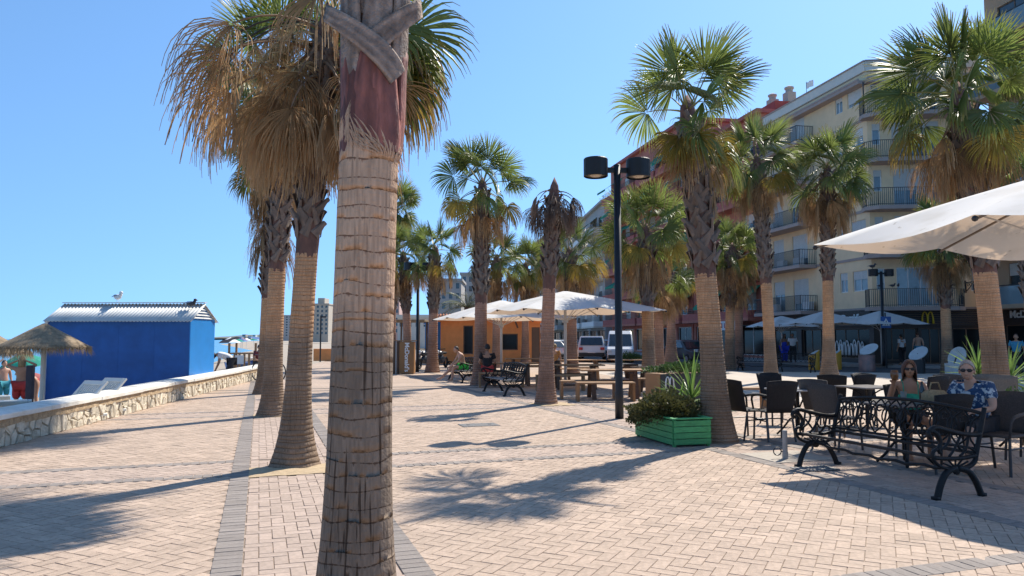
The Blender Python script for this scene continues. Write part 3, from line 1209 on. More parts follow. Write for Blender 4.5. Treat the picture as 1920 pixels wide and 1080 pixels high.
palm('tall bushy palm just right of the closest trunk', base_at(735, 43), 9.3, (0.0, 0), 3.2, 0.36, 0.21, 0.2, 0.5, M_trF, 0.1, 16,
     n=(12, 10, 10, 2, 6, 4, 0), seed=28, scale=1.15, skirt_len=0.5, boot_obj=False)
palm('palm rising behind the rear white parasol', base_at(931, 40), 5.9, (0, 0), 2.7, 0.36, 0.21, 0.2, 0.5, M_trF, 0.1, 16,
     n=(8, 7, 6, 4, 10, 8, 0), seed=31, scale=1.1, skirt_len=0.8, boot_obj=False)
palm('palm behind the apex of the white parasols with yellow tips', base_at(985, 45), 6.0, (0, 0), 2.7, 0.36, 0.21, 0.2, 0.5, M_trF, 0.1, 16,
     n=(8, 7, 5, 7, 8, 5, 0), seed=33, scale=1.15, skirt_len=0.6, boot_obj=False)
palm('palm over the front white parasol with broad pale crown', base_at(1073, 31), 5.2, (-0.1, 0), 2.7, 0.36, 0.21, 0.2, 0.5, M_trF, 0.09, 18,
     n=(7, 6, 4, 8, 10, 8, 0), seed=35, scale=1.05, skirt_len=0.8, boot_obj=False)
palm('palm just right of the twin lamp post', base_at(1216, 24.5), 5.2, (-0.05, 0), 2.6, 0.33, 0.20, 0.19, 0.5, M_trB, 0.07, 20,
     n=(10, 8, 6, 5, 9, 8, 0), seed=38, scale=1.0, skirt_len=0.6)
palm('small brown crowned palm behind the palm right of the lamp post', base_at(1236, 31.5), 4.3, (0, 0), 2.7, 0.30, 0.18, 0.17, 0.5, M_trF, 0.09, 16,
     n=(4, 4, 3, 4, 10, 8, 0), seed=41, scale=0.95, skirt_len=0.5, boot_obj=False)
palm('slim palm with curved foot near the shop window', base_at(1258, 37), 4.9, (0.05, 0), 2.9, 0.55, 0.20, 0.18, 0.7, M_trF, 0.1, 16,
     n=(4, 4, 3, 4, 12, 10, 0), seed=43, scale=0.95, skirt_len=0.7, boot_obj=False)
palm('palm behind the large planter palm with thick brown beard', base_at(1367, 37.5), 6.2, (0.25, 0), 3.1, 0.34, 0.235, 0.21, 0.5, M_trB, 0.1, 16,
     n=(9, 8, 7, 3, 16, 18, 0), seed=46, scale=1.05, skirt_len=1.6, boot_obj=False)
palm('thin palm trunk close behind the thick bearded palm', base_at(1385, 40), 6.0, (0.1, 0), 3.1, 0.30, 0.22, 0.19, 0.5, M_trF, 0.1, 14,
     n=(7, 7, 6, 3, 12, 12, 0), seed=47, scale=1.0, skirt_len=1.4, boot_obj=False)
palm('tall palm left of the yellow bins with orange trunk', base_at(1444, 27), 8.15, (-0.35, 0), 3.55, 0.32, 0.20, 0.18, 0.5, M_trB, 0.07, 22,
     n=(9, 8, 7, 6, 10, 8, 0), seed=50, scale=1.10, skirt_len=0.6)
palm('palm between the two yellow bins with dark shaggy crown', base_at(1553, 28), 8.05, (0.15, 0), 3.7, 0.42, 0.20, 0.18, 0.6, M_trB, 0.07, 22,
     n=(8, 10, 12, 1, 20, 16, 0), seed=53, scale=1.12, skirt_len=0.9)
palm('tall palm at the right above the cafe tables', (9.05, 14.0, 0), 6.25, (-0.50, 0), 2.75, 0.34, 0.205, 0.18, 0.5, M_trB, 0.05, 36,
     n=(12, 10, 7, 3, 9, 12, 0), seed=56, scale=1.02, skirt_len=0.45, wine=0.45)
palm('palm behind the right edge parasol in front of the tan building', base_at(1775, 33), 6.3, (0, 0), 2.9, 0.34, 0.21, 0.19, 0.5, M_trB, 0.09, 16,
     n=(9, 9, 8, 3, 12, 10, 0), seed=58, scale=1.2, skirt_len=0.8, boot_obj=False)
palm('palm at the right edge in front of the tan building', base_at(1935, 27), 7.0, (0, 0), 2.9, 0.34, 0.21, 0.19, 0.5, M_trB, 0.09, 16,
     n=(9, 9, 8, 3, 10, 8, 0), seed=59, scale=1.1, skirt_len=0.6, boot_obj=False)

# the closest palm: wine-red swirled sheath and two big crossed leaf stubs
AZ0 = -PI / 2 + 0.2                          # azimuth that faces the camera


def strap(parent, a0, z0, lean, L_, w, r0, out, m, th=0.022, curl=0.0, name='leaf_base', n=12):
    """leaf base that lies on the round trunk: leans sideways as it climbs, its tip standing off by out; w(t) is its half width"""
    C = []
    for i in range(n + 1):
        t = i / n
        rr = r0 + out * t ** 2.2 - 0.016 * (1 - t) ** 5
        a = a0 + lean * L_ * t / 0.17 + curl * t * t
        C.append((rr, a, z0 + L_ * t * math.sqrt(max(0.05, 1 - lean * lean))))
    P = [Vector((rr * math.cos(a), rr * math.sin(a), z)) for rr, a, z in C]
    vs, fs = [], []
    qs = (-1, -0.82, -0.6, -0.35, -0.1, 0.15, 0.4, 0.62, 0.84, 1)
    nq = len(qs)
    rs = random.Random(int(a0 * 100) + int(z0 * 1000))
    streak = [rs.random() for _ in range(2 * nq)]
    tones = []
    for i in range(n + 1):
        T_ = (P[min(n, i + 1)] - P[max(0, i - 1)]).normalized()
        rr, a, z = C[i]
        rad_ = Vector((math.cos(a), math.sin(a), 0))
        sd = rad_.cross(T_).normalized()
        t = i / n
        for side in (1, 0):
            for q in qs:
                p = P[i] + sd * w(t) * q
                k = rr + (th * (1 - 0.22 * q ** 6) + 0.004 * (streak[qs.index(q)] - 0.5) if side else -0.004) + 0.004 * noise.noise((t * 5 + a0, q * 2, z0))
                flat = min(1.0, out * t * 14)
                h = Vector((p.x, p.y, 0))
                hp = h.normalized() * k
                hp = hp.lerp(h + rad_ * (k - rr), flat)
                tones.append(max(0, min(1, streak[side * nq + qs.index(q)] * 0.75 + 0.5 * noise.noise((t * 7, q * 4, a0 * 3)) + 0.1)))
                vs.append((hp.x + 0.05, hp.y + 0.04, p.z + 0.012 * noise.noise((q * 3 + a0 * 5, t * 2, 7)) * (i == n)))
    for i in range(n):
        o = i * 2 * nq
        for k in range(nq - 1):
            fs.append((o + k, o + k + 1, o + k + 2 * nq + 1, o + k + 2 * nq))
            fs.append((o + nq + k, o + 3 * nq + k, o + 3 * nq + 1 + k, o + nq + 1 + k))
        fs.append((o, o + 2 * nq, o + 3 * nq, o + nq))
        fs.append((o + nq - 1, o + 2 * nq - 1, o + 4 * nq - 1, o + 3 * nq - 1))
    o = n * 2 * nq
    fs += [(o + k, o + k + 1, o + k + nq + 1, o + k + nq) for k in range(nq - 1)]
    mb = MB()
    mb.add(vs, fs)
    ob = mb.build(name, m, parent, True, 0, True)
    a_ = ob.data.attributes.new('tone', 'FLOAT', 'POINT')
    a_.data.foreach_set('value', tones)
    return ob


M_plank = mat('old_leaf_stub', (0.36, 0.27, 0.215), 0.9, 0.3, 14, 1.0, 50, c2=(0.17, 0.13, 0.11), big=0.2, tone=0.42)
# wine-red lobes, then grey stubs, then the two crossed stubs in front
for a, zz, ln, hw_ in ((0.55, 2.53, 0.56, 0.10), (-0.45, 2.54, 0.52, 0.09), (1.6, 2.54, 0.55, 0.10), (-1.5, 2.54, 0.55, 0.10), (2.7, 2.54, 0.55, 0.1), (-2.6, 2.54, 0.55, 0.1)):
    strap(pA, AZ0 + a, zz, 0.10 * (-1 if a > 0 else 1), ln, lambda t, hw_=hw_: hw_ * (1 - 0.55 * t ** 1.5), 0.150, 0.012, M_wine, 0.02)
for a, zz, ln, le in ((-0.95, 2.92, 0.55, 0.08), (1.1, 2.98, 0.5, -0.1), (0.05, 3.08, 0.5, 0.05), (2.3, 3.0, 0.5, 0.1), (-2.2, 3.0, 0.5, -0.1), (-0.5, 3.25, 0.5, 0.1), (0.7, 3.3, 0.5, -0.1), (1.7, 3.25, 0.5, 0.1), (-1.6, 3.3, 0.5, 0.0)):
    strap(pA, AZ0 + a, zz, le, ln, lambda t: 0.085 * (1 - 0.35 * t), 0.158, 0.04, M_plank, 0.026)
strap(pA, AZ0 - 0.35, 3.02, 0.66, 0.42, lambda t: 0.062 * (1 - 0.22 * t), 0.176, 0.07, M_plank, 0.018)
strap(pA, AZ0 + 0.75, 2.93, -0.72, 0.48, lambda t: 0.070 * (1 - 0.38 * t), 0.192, 0.06, M_plank, 0.020)
# curved torn fibres between the planed trunk and the wine-red sheath
fbm = MB()
r = random.Random(5)
for k in range(150):
    a = 2 * PI * k / 150 + r.uniform(-0.02, 0.02)
    h = r.uniform(0.08, 0.26) + 0.06 * math.sin(2 * a)
    pts = []
    for i in range(5):
        t = i / 4
        aa = a + 0.75 * t * t * math.sin(a * 2 + 1.2)
        rr = 0.149 + 0.014 * math.sin(PI * min(1, t * 1.3) * 0.6)
        zz = 2.50 + h * t
        pts.append((0.04 + rr * math.cos(aa), 0.035 + rr * math.sin(aa), zz))
    fbm.tube(pts, [0.004, 0.0055, 0.0055, 0.004, 0.002], 4)
tag(fbm.build('torn_fibres', M_trA, pA), kind='stuff')

# seed plumes and bare hanging stalks of the shaggy palm behind
r = random.Random(77)
M_stalk = mat('dark_stalk', (0.06, 0.045, 0.035), 0.8, 0.3, 5)
for k, (a, z, ln, sc_) in enumerate([(2.75, 5.2, 1.25, 1.0), (3.05, 5.0, 1.45, 1.1), (3.5, 5.3, 1.1, 1.0), (4.1, 5.0, 0.95, 0.9), (3.3, 5.55, 1.5, 1.0), (3.8, 5.4, 1.2, 0.9)]):
    mb = MB()
    p, d = Vector((0, 0, 0)), Vector((math.cos(a), math.sin(a), 0.35)).normalized()
    pts = []
    for i in range(9):
        pts.append(p.copy())
        d = (d + G * 0.26).normalized()
        p = p + d * ln / 8
    mb.tube(pts, [0.012 - 0.001 * i for i in range(9)], 4)
    for i in range(420):
        t = r.uniform(0.30, 1.0)
        q = pts[min(8, int(t * 8))]
        dv = Vector((r.gauss(0, 1), r.gauss(0, 1), r.gauss(-0.7, 0.7))).normalized()
        ln2 = r.uniform(0.08, 0.30) * sc_
        e = q + dv * ln2 + G * 0.08
        sd = dv.cross(Vector((r.random(), r.random(), r.random()))).normalized() * r.uniform(0.004, 0.010)
        mb.add([q, (q + e) / 2 + sd, e, (q + e) / 2 - sd], [(0, 1, 2, 3)])
    o = mb.build('seed_plume', M_bloom, pB)
    o.location = (0.28, 0, z)
for k, (a, z, ln) in enumerate([(3.00, 5.5, 2.6), (3.15, 5.55, 2.9), (2.9, 5.5, 2.35), (3.3, 5.5, 2.1), (0.1, 5.5, 1.9), (-0.2, 5.4, 2.2)]):
    mb = MB()
    p, d = Vector((0, 0, 0)), Vector((math.cos(a), math.sin(a), 0.55)).normalized()
    pts = []
    for i in range(14):
        pts.append(p.copy())
        d = (d + G * 0.20).normalized()
        p = p + d * ln / 13
    mb.tube(pts, [0.013] * 6 + [0.010] * 4 + [0.007] * 4, 4)
    o = mb.build('hanging_stalk', M_stalk, pB)
    o.location = (0.28, 0, z)


# feathery date palm behind the kiosk
def date_palm(label, base, H, n, seed, scale):
    r = random.Random(seed)
    root = thing('date_palm', label, 'palm tree', base)
    mb = MB()
    mb.lathe([(0.30, -0.05), (0.24, 0.5), (0.22, H * 0.5), (0.24, H)], 12)
    mb.build('trunk', M_fibre, root, True)
    mes = []
    for v in range(3):
        fb_ = MB()
        p, d, pts = Vector((0.05, 0, 0)), Vector((math.cos(R(60 - 22 * v)), 0, math.sin(R(60 - 22 * v)))), []
        for i in range(12):
            pts.append(p.copy())
            d = (d + G * 0.11).normalized()
            p = p + d * 0.2
        fb_.tube(pts, [0.025 - 0.0018 * i for i in range(12)], 4)
        for i in range(60):
            t = 1.5 + 9.4 * i / 60
            k = int(t)
            q = pts[k].lerp(pts[min(11, k + 1)], t - k)
            for sgn in (-1, 1):
                dv = Vector((0.5, sgn, r.uniform(-0.2, 0.35))).normalized()
                ln = 0.42 * math.sin(PI * (0.12 + 0.83 * i / 60))
                fb_.add([q, q + dv * ln * 0.5 + Vector((0.016, 0, 0)), q + dv * ln + G * 0.05, q + dv * ln * 0.5 - Vector((0.016, 0, 0))], [(0, 1, 2, 3)])
        me = fb_.mesh('frond', M_datef)
        mes.append(me)
    for i in range(n):
        o = link('frond', mes[i % 3], root)
        o.location = (0, 0, H)
        o.rotation_euler = (r.uniform(-0.2, 0.2), r.uniform(-0.1, 0.1), i * 2.4 + r.uniform(-0.2, 0.2))
        s_ = scale * r.uniform(0.85, 1.1)
        o.scale = (s_, s_, s_)
    return root


M_datef = mat('date_frond', (0.11, 0.13, 0.055), 0.5, 0.25, 4, trans=0.25, rand=0.25)
date_palm('feathery grey green date palm behind the orange kiosk', base_at(876, 56), 3.9, 30, 4, 1.05)

# ------------------------------------------------------------------ buildings
M_cream = mat('cream_stucco', (0.82, 0.60, 0.37), 0.9, 0.06, 2, 0.08, 60, big=0.06)
M_creamw = mat('white_stucco', (0.66, 0.62, 0.54), 0.9, 0.05, 2, 0.08, 60, big=0.05)
M_tan = mat('tan_stucco', (0.45, 0.31, 0.20), 0.9, 0.06, 2, 0.08, 60, big=0.06)
M_mauve = mat('mauve_slab', (0.40, 0.31, 0.27), 0.85, 0.08, 3)
M_brick = mat('red_brown_facade', (0.48, 0.17, 0.12), 0.9, 0.12, 3, 0.1, 40, big=0.1)
M_brick2 = mat('red_parapet', (0.40, 0.115, 0.095), 0.85, 0.12, 3)
M_redroof = mat('red_roof_wall', (0.36, 0.075, 0.06), 0.85, 0.10, 3)
M_awn = mat('green_awning', (0.02, 0.30, 0.18), 0.8, 0.12, 4, trans=0.25, rand=0.15)
M_glass = mat('window_glass', (0.045, 0.065, 0.075), 0.08, 0.3, 1.5, spec=0.9, rand=0.3)
M_glassb = mat('curtained_glass', (0.20, 0.27, 0.30), 0.12, 0.2, 2.5, spec=0.8, rand=0.2)
M_frame = mat('white_frame', (0.72, 0.71, 0.68), 0.5, 0.05, 4)
M_framed = mat('brown_frame', (0.14, 0.09, 0.06), 0.6, 0.1, 4)
M_shut = mat('roller_shutter', (0.62, 0.61, 0.57), 0.6, 0.05, 4, rand=0.08)
M_rail = mat('black_rail', (0.022, 0.023, 0.026), 0.45, 0.2, 8)
M_wht = mat('white_paint', (0.76, 0.75, 0.72), 0.6, 0.06, 5)
M_shop = mat('dark_slat_wood', (0.050, 0.034, 0.027), 0.55, 0.25, 6, stretch=(0.3, 1, 4))
M_shopglass = mat('shop_glass', (0.010, 0.013, 0.014), 0.12, 0.3, 1, spec=0.22)
M_dark = mat('dark_interior', (0.02, 0.02, 0.022), 0.9, 0.2, 3)
M_beige = mat('beige_block', (0.46, 0.40, 0.32), 0.9, 0.08, 0.6)
M_greyb = mat('grey_block', (0.40, 0.38, 0.36), 0.9, 0.08, 0.6)
M_pink = mat('pink_tower', (0.55, 0.36, 0.30), 0.9, 0.08, 0.6)


def frame_M(O, U):
    """local X along the wall, local -Y outward, Z up"""
    U = Vector((U[0], U[1], 0)).normalized()
    Y = Vector((-U.y, U.x, 0))
    return Matrix(((U.x, Y.x, 0, O[0]), (U.y, Y.y, 0, O[1]), (0, 0, 1, O[2] if len(O) > 2 else 0), (0, 0, 0, 1)))


def wall_grid(mb, length, z0, z1, holes, depth=0.16, mi=0):
    us = sorted({0.0, length, *[h[0] for h in holes], *[h[1] for h in holes]})
    zs = sorted({z0, z1, *[h[2] for h in holes], *[h[3] for h in holes]})
    for i in range(len(us) - 1):
        for j in range(len(zs) - 1):
            cu, cz = (us[i] + us[i + 1]) / 2, (zs[j] + zs[j + 1]) / 2
            if any(h[0] < cu < h[1] and h[2] < cz < h[3] for h in holes):
                continue
            mb.quad((us[i], 0, zs[j]), (us[i + 1], 0, zs[j]), (us[i + 1], 0, zs[j + 1]), (us[i], 0, zs[j + 1]), mi)
    for a, b, c, d in holes:
        mb.quad((a, 0, c), (a, 0, d), (a, depth, d), (a, depth, c), mi)
        mb.quad((b, 0, d), (b, 0, c), (b, depth, c), (b, depth, d), mi)
        mb.quad((a, 0, d), (b, 0, d), (b, depth, d), (a, depth, d), mi)
        mb.quad((b, 0, c), (a, 0, c), (a, depth, c), (b, depth, c), mi)


def window(parent, M, h, leaves=2, m_f=None, m_g=None, shutter=0.0, depth=0.12):
    a, b, c, d = h
    m_f, m_g = m_f or M_frame, m_g or M_glass
    t = 0.06
    mb = MB(M)
    mb.box(a, b, depth - 0.05, depth, d - t, d)
    mb.box(a, b, depth - 0.05, depth, c, c + t)
    for x in [a] + [a + (b - a) * k / leaves - t / 2 for k in range(1, leaves)] + [b - t]:
        mb.box(x, x + t, depth - 0.047, depth - 0.003, c + t, d - t)
    f = mb.build('window', m_f, parent)
    for k in range(leaves):
        pb = MB(M)
        x0, x1 = a + (b - a) * k / leaves + t / 2, a + (b - a) * (k + 1) / leaves - t / 2
        pb.quad((x0, depth - 0.02, c + t * 0.8), (x1, depth - 0.02, c + t * 0.8), (x1, depth - 0.02, d - t * 0.8), (x0, depth - 0.02, d - t * 0.8))
        pb.build('pane', m_g, f)
    if shutter > 0:
        sb = MB(M)
        zz = d - 0.02
        while zz > d - (d - c) * shutter:
            sb.box(a + 0.02, b - 0.02, depth - 0.075, depth - 0.055, zz - 0.055, zz - 0.003)
            zz -= 0.06
        sb.build('roller_shutter', M_shut, f)
    return f


def railing(mb, pts, z, h=1.0, gap=0.11, r=0.011):
    """posts and rails along a plan polyline"""
    for i in range(len(pts) - 1):
        a, b = Vector((*pts[i], 0)), Vector((*pts[i + 1], 0))
        ln = (b - a).length
        for zz, t in ((z + h, 0.05), (z + 0.08, 0.03)):
            mb.bar(a + Vector((0, 0, zz)), b + Vector((0, 0, zz)), t, 0.03)
        n = max(1, int(ln / gap))
        for k in range(n + 1):
            p = a.lerp(b, k / n)
            big = k in (0, n)
            mb.bar(p + Vector((0, 0, z)), p + Vector((0, 0, z + h)), 0.035 if big else r * 2, 0.035 if big else r * 2)


def balcony(parent, M, x0, x1, z, dep, m_slab, rail='bars', m_rail=None, th=0.22, cut=0.0, h=1.0):
    mb = MB(M)
    plan = [(x0, 0.03), (x0, -dep + cut), (x0 + cut, -dep), (x1 - cut, -dep), (x1, -dep + cut), (x1, 0.03)]
    if cut == 0:
        plan = [(x0, 0.03), (x0, -dep), (x1, -dep), (x1, 0.03)]
    mb.slab(plan[::1], z - th, z)
    bo = mb.build('balcony', m_slab, parent, False, 0, True)
    rb = MB(M)
    ins = 0.06
    if cut:
        pl = [(x0 + ins, 0), (x0 + ins, -dep + cut), (x0 + cut, -dep + ins), (x1 - cut, -dep + ins), (x1 - ins, -dep + cut), (x1 - ins, 0)]
    else:
        pl = [(x0 + ins, 0), (x0 + ins, -dep + ins), (x1 - ins, -dep + ins), (x1 - ins, 0)]
    if rail == 'bars':
        railing(rb, pl, z, h)
        rb.build('railing', m_rail or M_rail, bo)
    elif rail == 'solid':
        for i in range(len(pl) - 1):
            a, b = Vector((*pl[i], z)), Vector((*pl[i + 1], z))
            rb.bar(a + Vector((0, 0, h / 2)), b + Vector((0, 0, h / 2)), 0.10, h)
        rb.build('parapet', m_rail or m_slab, bo)
    else:                                    # half parapet, half bars
        for i in range(len(pl) - 1):
            a, b = Vector((*pl[i], z)), Vector((*pl[i + 1], z))
            rb.bar(a + Vector((0, 0, h * 0.28)), b + Vector((0, 0, h * 0.28)), 0.10, h * 0.56)
        rb.build('parapet', m_rail or m_slab, bo)
        r2 = MB(M)
        for i in range(len(pl) - 1):
            a, b = Vector((*pl[i], z)), Vector((*pl[i + 1], z))
            for q in (0.72, 0.86, 1.0):
                r2.bar(a + Vector((0, 0, h * q)), b + Vector((0, 0, h * q)), 0.03, 0.03)
        r2.build('railing', M_rail, bo)
    return bo


def awning(parent, M, x0, x1, z, dep, drop):
    mb = MB(M)
    n = 6
    vs, fs = [], []
    for i in range(n + 1):
        t = i / n
        y, zz = -dep * t, z - drop * t - 0.06 * math.sin(PI * t)
        for x in (x0, x1):
            vs += [(x, y, zz), (x, y, zz - 0.015)]
    for i in range(n):
        o = i * 4
        fs += [(o, o + 4, o + 6, o + 2), (o + 1, o + 3, o + 7, o + 5), (o, o + 1, o + 5, o + 4), (o + 2, o + 6, o + 7, o + 3)]
    mb.add(vs, fs)
    mb.box(x0, x1, -dep - 0.012, -dep, z - drop - 0.24, z - drop - 0.002)
    return mb.build('awning', M_awn, parent)


# --- cream corner building with the restaurant
B0 = Vector((20.8, 43.0, 0))
SV = Vector((-0.183, 0.983, 0))
A0 = B0 + SV * 11.6
C0 = Vector((26.95, 42.3, 0))
cream = thing('apartment_building', 'cream apartment building with black railed balconies over the dark restaurant front', 'building', A0)
loc = -A0
ML = frame_M((0, 0, 0), -SV)                 # side along the street, from far to near
MF = frame_M(B0 - A0, C0 - B0)               # face towards the sea
FL = [3.35, 6.35, 9.1, 11.85, 14.5]
TOP = 17.2
LL, LF = 11.6, (C0 - B0).length
holesL, holesF = [], []
for z in FL:
    holesL += [(0.9, 2.3, z + 0.05, z + 2.2), (3.4, 5.2, z + 0.05, z + 2.2), (8.6, 9.35, z + 1.0, z + 2.2), (9.85, 11.2, z + 1.0, z + 2.2)]
    holesF += [(0.25, 0.72, z + 1.0, z + 2.25), (1.35, 3.95, z + 0.06, z + 2.3), (5.35, 6.2, z + 0.9, z + 2.2)]
mb = MB(ML)
wall_grid(mb, LL, 3.2, TOP, holesL)
wall_grid(mb, LL, 0.1, 2.3, [(0.4, 3.6, 0.35, 2.15), (4.2, 7.2, 0.35, 2.15), (7.5, 11.2, 0.35, 2.15)], 0.25, 1)
mb.M = MF
wall_grid(mb, LF, 3.2, TOP, holesF)
wall_grid(mb, LF, 0.1, 2.3, [(0.35, 2.4, 0.3, 2.15), (2.6, 4.1, 0.12, 2.15), (4.3, 6.6, 0.3, 2.15)], 0.25, 1)
mb.M = None
far_corner = Vector((32.0, 56.0, 0)) - A0
p0, p1, p2 = Vector((0, 0, 0)), far_corner, C0 - A0
mb.add([p0 + Vector((0, 0, 0.1)), p1 + Vector((0, 0, 0.1)), p1 + Vector((0, 0, TOP)), p0 + Vector((0, 0, TOP))], [(0, 1, 2, 3)])
mb.add([p1 + Vector((0, 0, 0.1)), p2 + Vector((0, 0, 0.1)), p2 + Vector((0, 0, TOP)), p1 + Vector((0, 0, TOP))], [(0, 1, 2, 3)])
mb.build('wall', [M_cream, M_shop], cream)
mb = MB()
q = [p0, B0 - A0, p2, p1]
mb.slab([(p.x, p.y) for p in q], TOP - 0.01, TOP + 0.05)
mb.build('roof', M_mauve, cream, False, 0, True)
# cornice and parapet
for M_, ln, nm in ((ML, LL, 'L'), (MF, LF, 'F')):
    mb = MB(M_)
    mb.box(-0.1, ln + 0.1, -0.55, 0.05, TOP - 0.75, TOP - 0.55)
    mb.box(-0.1, ln + 0.1, -0.58, -0.50, TOP - 0.55, TOP - 0.45)
    mb.build('cornice', M_mauve, cream)
    mb = MB(M_)
    mb.box(-0.02, ln + 0.02, -0.10, 0.16, TOP + 0.05, TOP + 0.62)
    mb.build('parapet', M_creamw, cream)
    mb = MB(M_)
    mb.box(-0.05, ln + 0.05, -0.16, 0.2, TOP + 0.62, TOP + 0.70)
    mb.build('parapet_cap', M_mauve, cream)
    for z in FL:
        mb = MB(M_)
        mb.box(0, ln, -0.05, -0.002, z - 0.16, z + 0.0)
        mb.build('floor_band', M_mauve, cream)
for k, h in enumerate(holesL):
    window(cream, ML, h, 2, shutter=[0.9, 0.75, 0.35, 0.8][k % 4] if k % 3 else 0.4, m_g=M_glassb)
for k, h in enumerate(holesF):
    window(cream, MF, h, 4 if k % 3 == 1 else 1 if k % 3 == 0 else 2, m_g=M_glassb, shutter=0.0 if k < 3 else (0.55 if k % 3 == 1 else 0.3))
for z in FL:
    balcony(cream, ML, 0.2, 6.2, z, 1.25, M_mauve, cut=0.0)
    balcony(cream, MF, -0.45, 4.75, z, 1.15, M_mauve, cut=0.55)
for z in FL[1:]:
    mb = MB(MF)
    mb.box(4.79, 4.85, -0.9, -0.84, z, z + 2.6) if z == 14.5 else None
    if mb.v:
        mb.build('balcony_post', M_rail, cream)
mb = MB(MF)
mb.box(-0.36, -0.30, -0.55, -0.49, 14.5, TOP - 0.75)
mb.build('balcony_post', M_rail, cream)
# clutter on the lower balconies: air units, folded chairs
for (x, z) in ((1.2, 3.35), (2.2, 6.35), (4.2, 6.35), (5.2, 3.35), (1.0, 9.1), (4.6, 11.85)):
    mb = MB(ML)
    mb.box(x, x + 0.8, -0.5, -0.15, z + 0.02, z + 0.6)
    mb.build('air_unit', M_wht, cream, False, 0.02)
# restaurant front: slatted fascia boards
for M_, ln in ((ML, LL), (MF, LF)):
    for k in range(9):
        mb = MB(M_)
        z = 2.30 + k * 0.105
        mb.box(-0.02, ln + 0.02, -0.20, -0.003, z, z + 0.088)
        mb.build('slat', M_shop, cream)
for M_, hs in ((ML, [(0.4, 3.6, 0.35, 2.15), (4.2, 7.2, 0.35, 2.15), (7.5, 11.2, 0.35, 2.15)]), (MF, [(0.35, 2.4, 0.3, 2.15), (2.6, 4.1, 0.12, 2.15), (4.3, 6.6, 0.3, 2.15)])):
    for h in hs:
        window(cream, M_, h, 3, m_f=M_framed, m_g=M_shopglass, depth=0.2)
M_letter = mat('white_letters', (0.80, 0.80, 0.78), 0.5, 0.03)
M_yellow = mat('yellow_letters', (0.75, 0.50, 0.03), 0.4, 0.05)


def lettering(txt, size, m, parent, M, x, z, y=-0.24, bold=0.012, depth=0.025, sx=1.0, name='lettering'):
    o = link(name, text_mesh(txt, size, m, depth, bold, sx), parent)
    o.matrix_local = M @ Matrix.Translation((x, y, z))
    return o


lettering("McDonald's", 0.52, M_letter, cream, ML, 9.6, 2.78)


def arches(mb, x, z, w_, h, r, y=-0.26, mi=0, legs=2):
    """the double arch, as two tall loops side by side"""
    for k in range(legs):
        pts = []
        for i in range(13):
            t = i / 12
            a = PI * t
            pts.append((x + k * w_ - w_ / 2 * math.cos(a), y, z + h * math.sin(a) ** 0.72))
        mb.tube(pts, [r * (1.25 - 0.5 * math.sin(PI * i / 12)) for i in range(13)], 6, mi)


mb = MB(MF)
arches(mb, 2.70, 2.40, 0.30, 0.66, 0.045)
mb.build('arches_logo', M_yellow, cream, True)
mb = MB(ML)
xx = 7.7
for k, (wd, h) in enumerate([(0.34, 0.85), (0.30, 0.92), (0.26, 0.78), (0.36, 0.88), (0.28, 0.7), (0.34, 0.92), (0.3, 0.86), (0.32, 0.8)]):
    arches(mb, xx + 0.2, 0.55, wd, h, 0.038, y=0.13, legs=1)
    xx += wd * 1.12
    if k % 2 == 1:
        arches(mb, xx - 0.1, 0.55, wd * 0.62, h * 0.72, 0.03, y=0.10, legs=1)
mb.build('arches_frieze', M_letter, cream, True)
# chimneys, flag and wall lamp
mb = MB(ML)
mb.tube([(4.0, 1.0, TOP), (4.0, 1.0, TOP + 2.1)], 0.02, 6)
mb.build('flag_pole', M_rail, cream)
mb = MB(ML)
n = 6
vs = [(4.0 + 0.75 * i / n, 1.0 + 0.06 * math.sin(i * 1.3), TOP + 2.05 - 0.05 * i / n - z) for i in range(n + 1) for z in (0, 0.45)]
mb.add(vs, [(2 * i, 2 * i + 1, 2 * i + 3, 2 * i + 2) for i in range(n)])
mb.build('flag', M_wht, cream)
wl = thing('wall_lamp', 'black bracket lantern on the cream wall right of the long balcony', 'lamp', MF @ Vector((5.05, 0, 4.5)) + A0, math.atan2((C0 - B0).y, (C0 - B0).x))
mb = MB()
mb.box(-0.05, 0.05, -0.04, 0.0, -0.35, 0.35)
mb.tube([(0, -0.04, -0.3), (0.1, -0.35, -0.05), (0.1, -0.6, 0.15), (0.1, -0.95, 0.22)], 0.025, 6)
mb.tube([(0, -0.04, 0.22), (0.1, -0.5, 0.24), (0.1, -1.0, 0.22)], 0.03, 6)
for a in (0.25, 0.5):
    mb.tube([(0.05 + 0.0, -a + 0.09 * math.cos(t), 0.1 + 0.09 * math.sin(t)) for t in np.linspace(0, 6.28, 10)], 0.015, 5)
mb.build('bracket', M_rail, wl)
mb = MB()
mb.lathe([(0.05, 0.20), (0.16, 0.05), (0.16, 0.0), (0.12, -0.42), (0.05, -0.46)], 8, (0.1, -1.0, 0))
mb.build('lantern', M_rail, wl)

# --- tan building nearer on the right edge
UR = Vector((0.16, -0.987, 0)).normalized()
O1 = C0 + Vector((0.1, -0.7, 0))
tan = thing('apartment_building', 'tan apartment block at the right edge with glass fronted balconies', 'building', O1)
MR = frame_M((0, 0, 0), UR)
LR, TOPR = 15.0, 21.5
FR_ = [3.35, 6.35, 9.2, 12.05, 14.9, 17.75]
hs = []
for z in FR_:
    for x in (0.9, 4.6, 8.3, 12.0):
        hs.append((x, x + 2.2, z + 0.1, z + 2.3))
mb = MB(MR)
wall_grid(mb, LR, 3.2, TOPR, hs)
wall_grid(mb, LR, 0.1, 3.2, [(0.4, 4.5, 0.3, 2.3), (5, 9.5, 0.3, 2.3), (10, 14.5, 0.3, 2.3)], 0.25, 1)
mb.quad((0, 0, 0.1), (0, 0, TOPR), (0, 12, TOPR), (0, 12, 0.1))
mb.quad((LR, 0, 0.1), (LR, 12, 0.1), (LR, 12, TOPR), (LR, 0, TOPR))
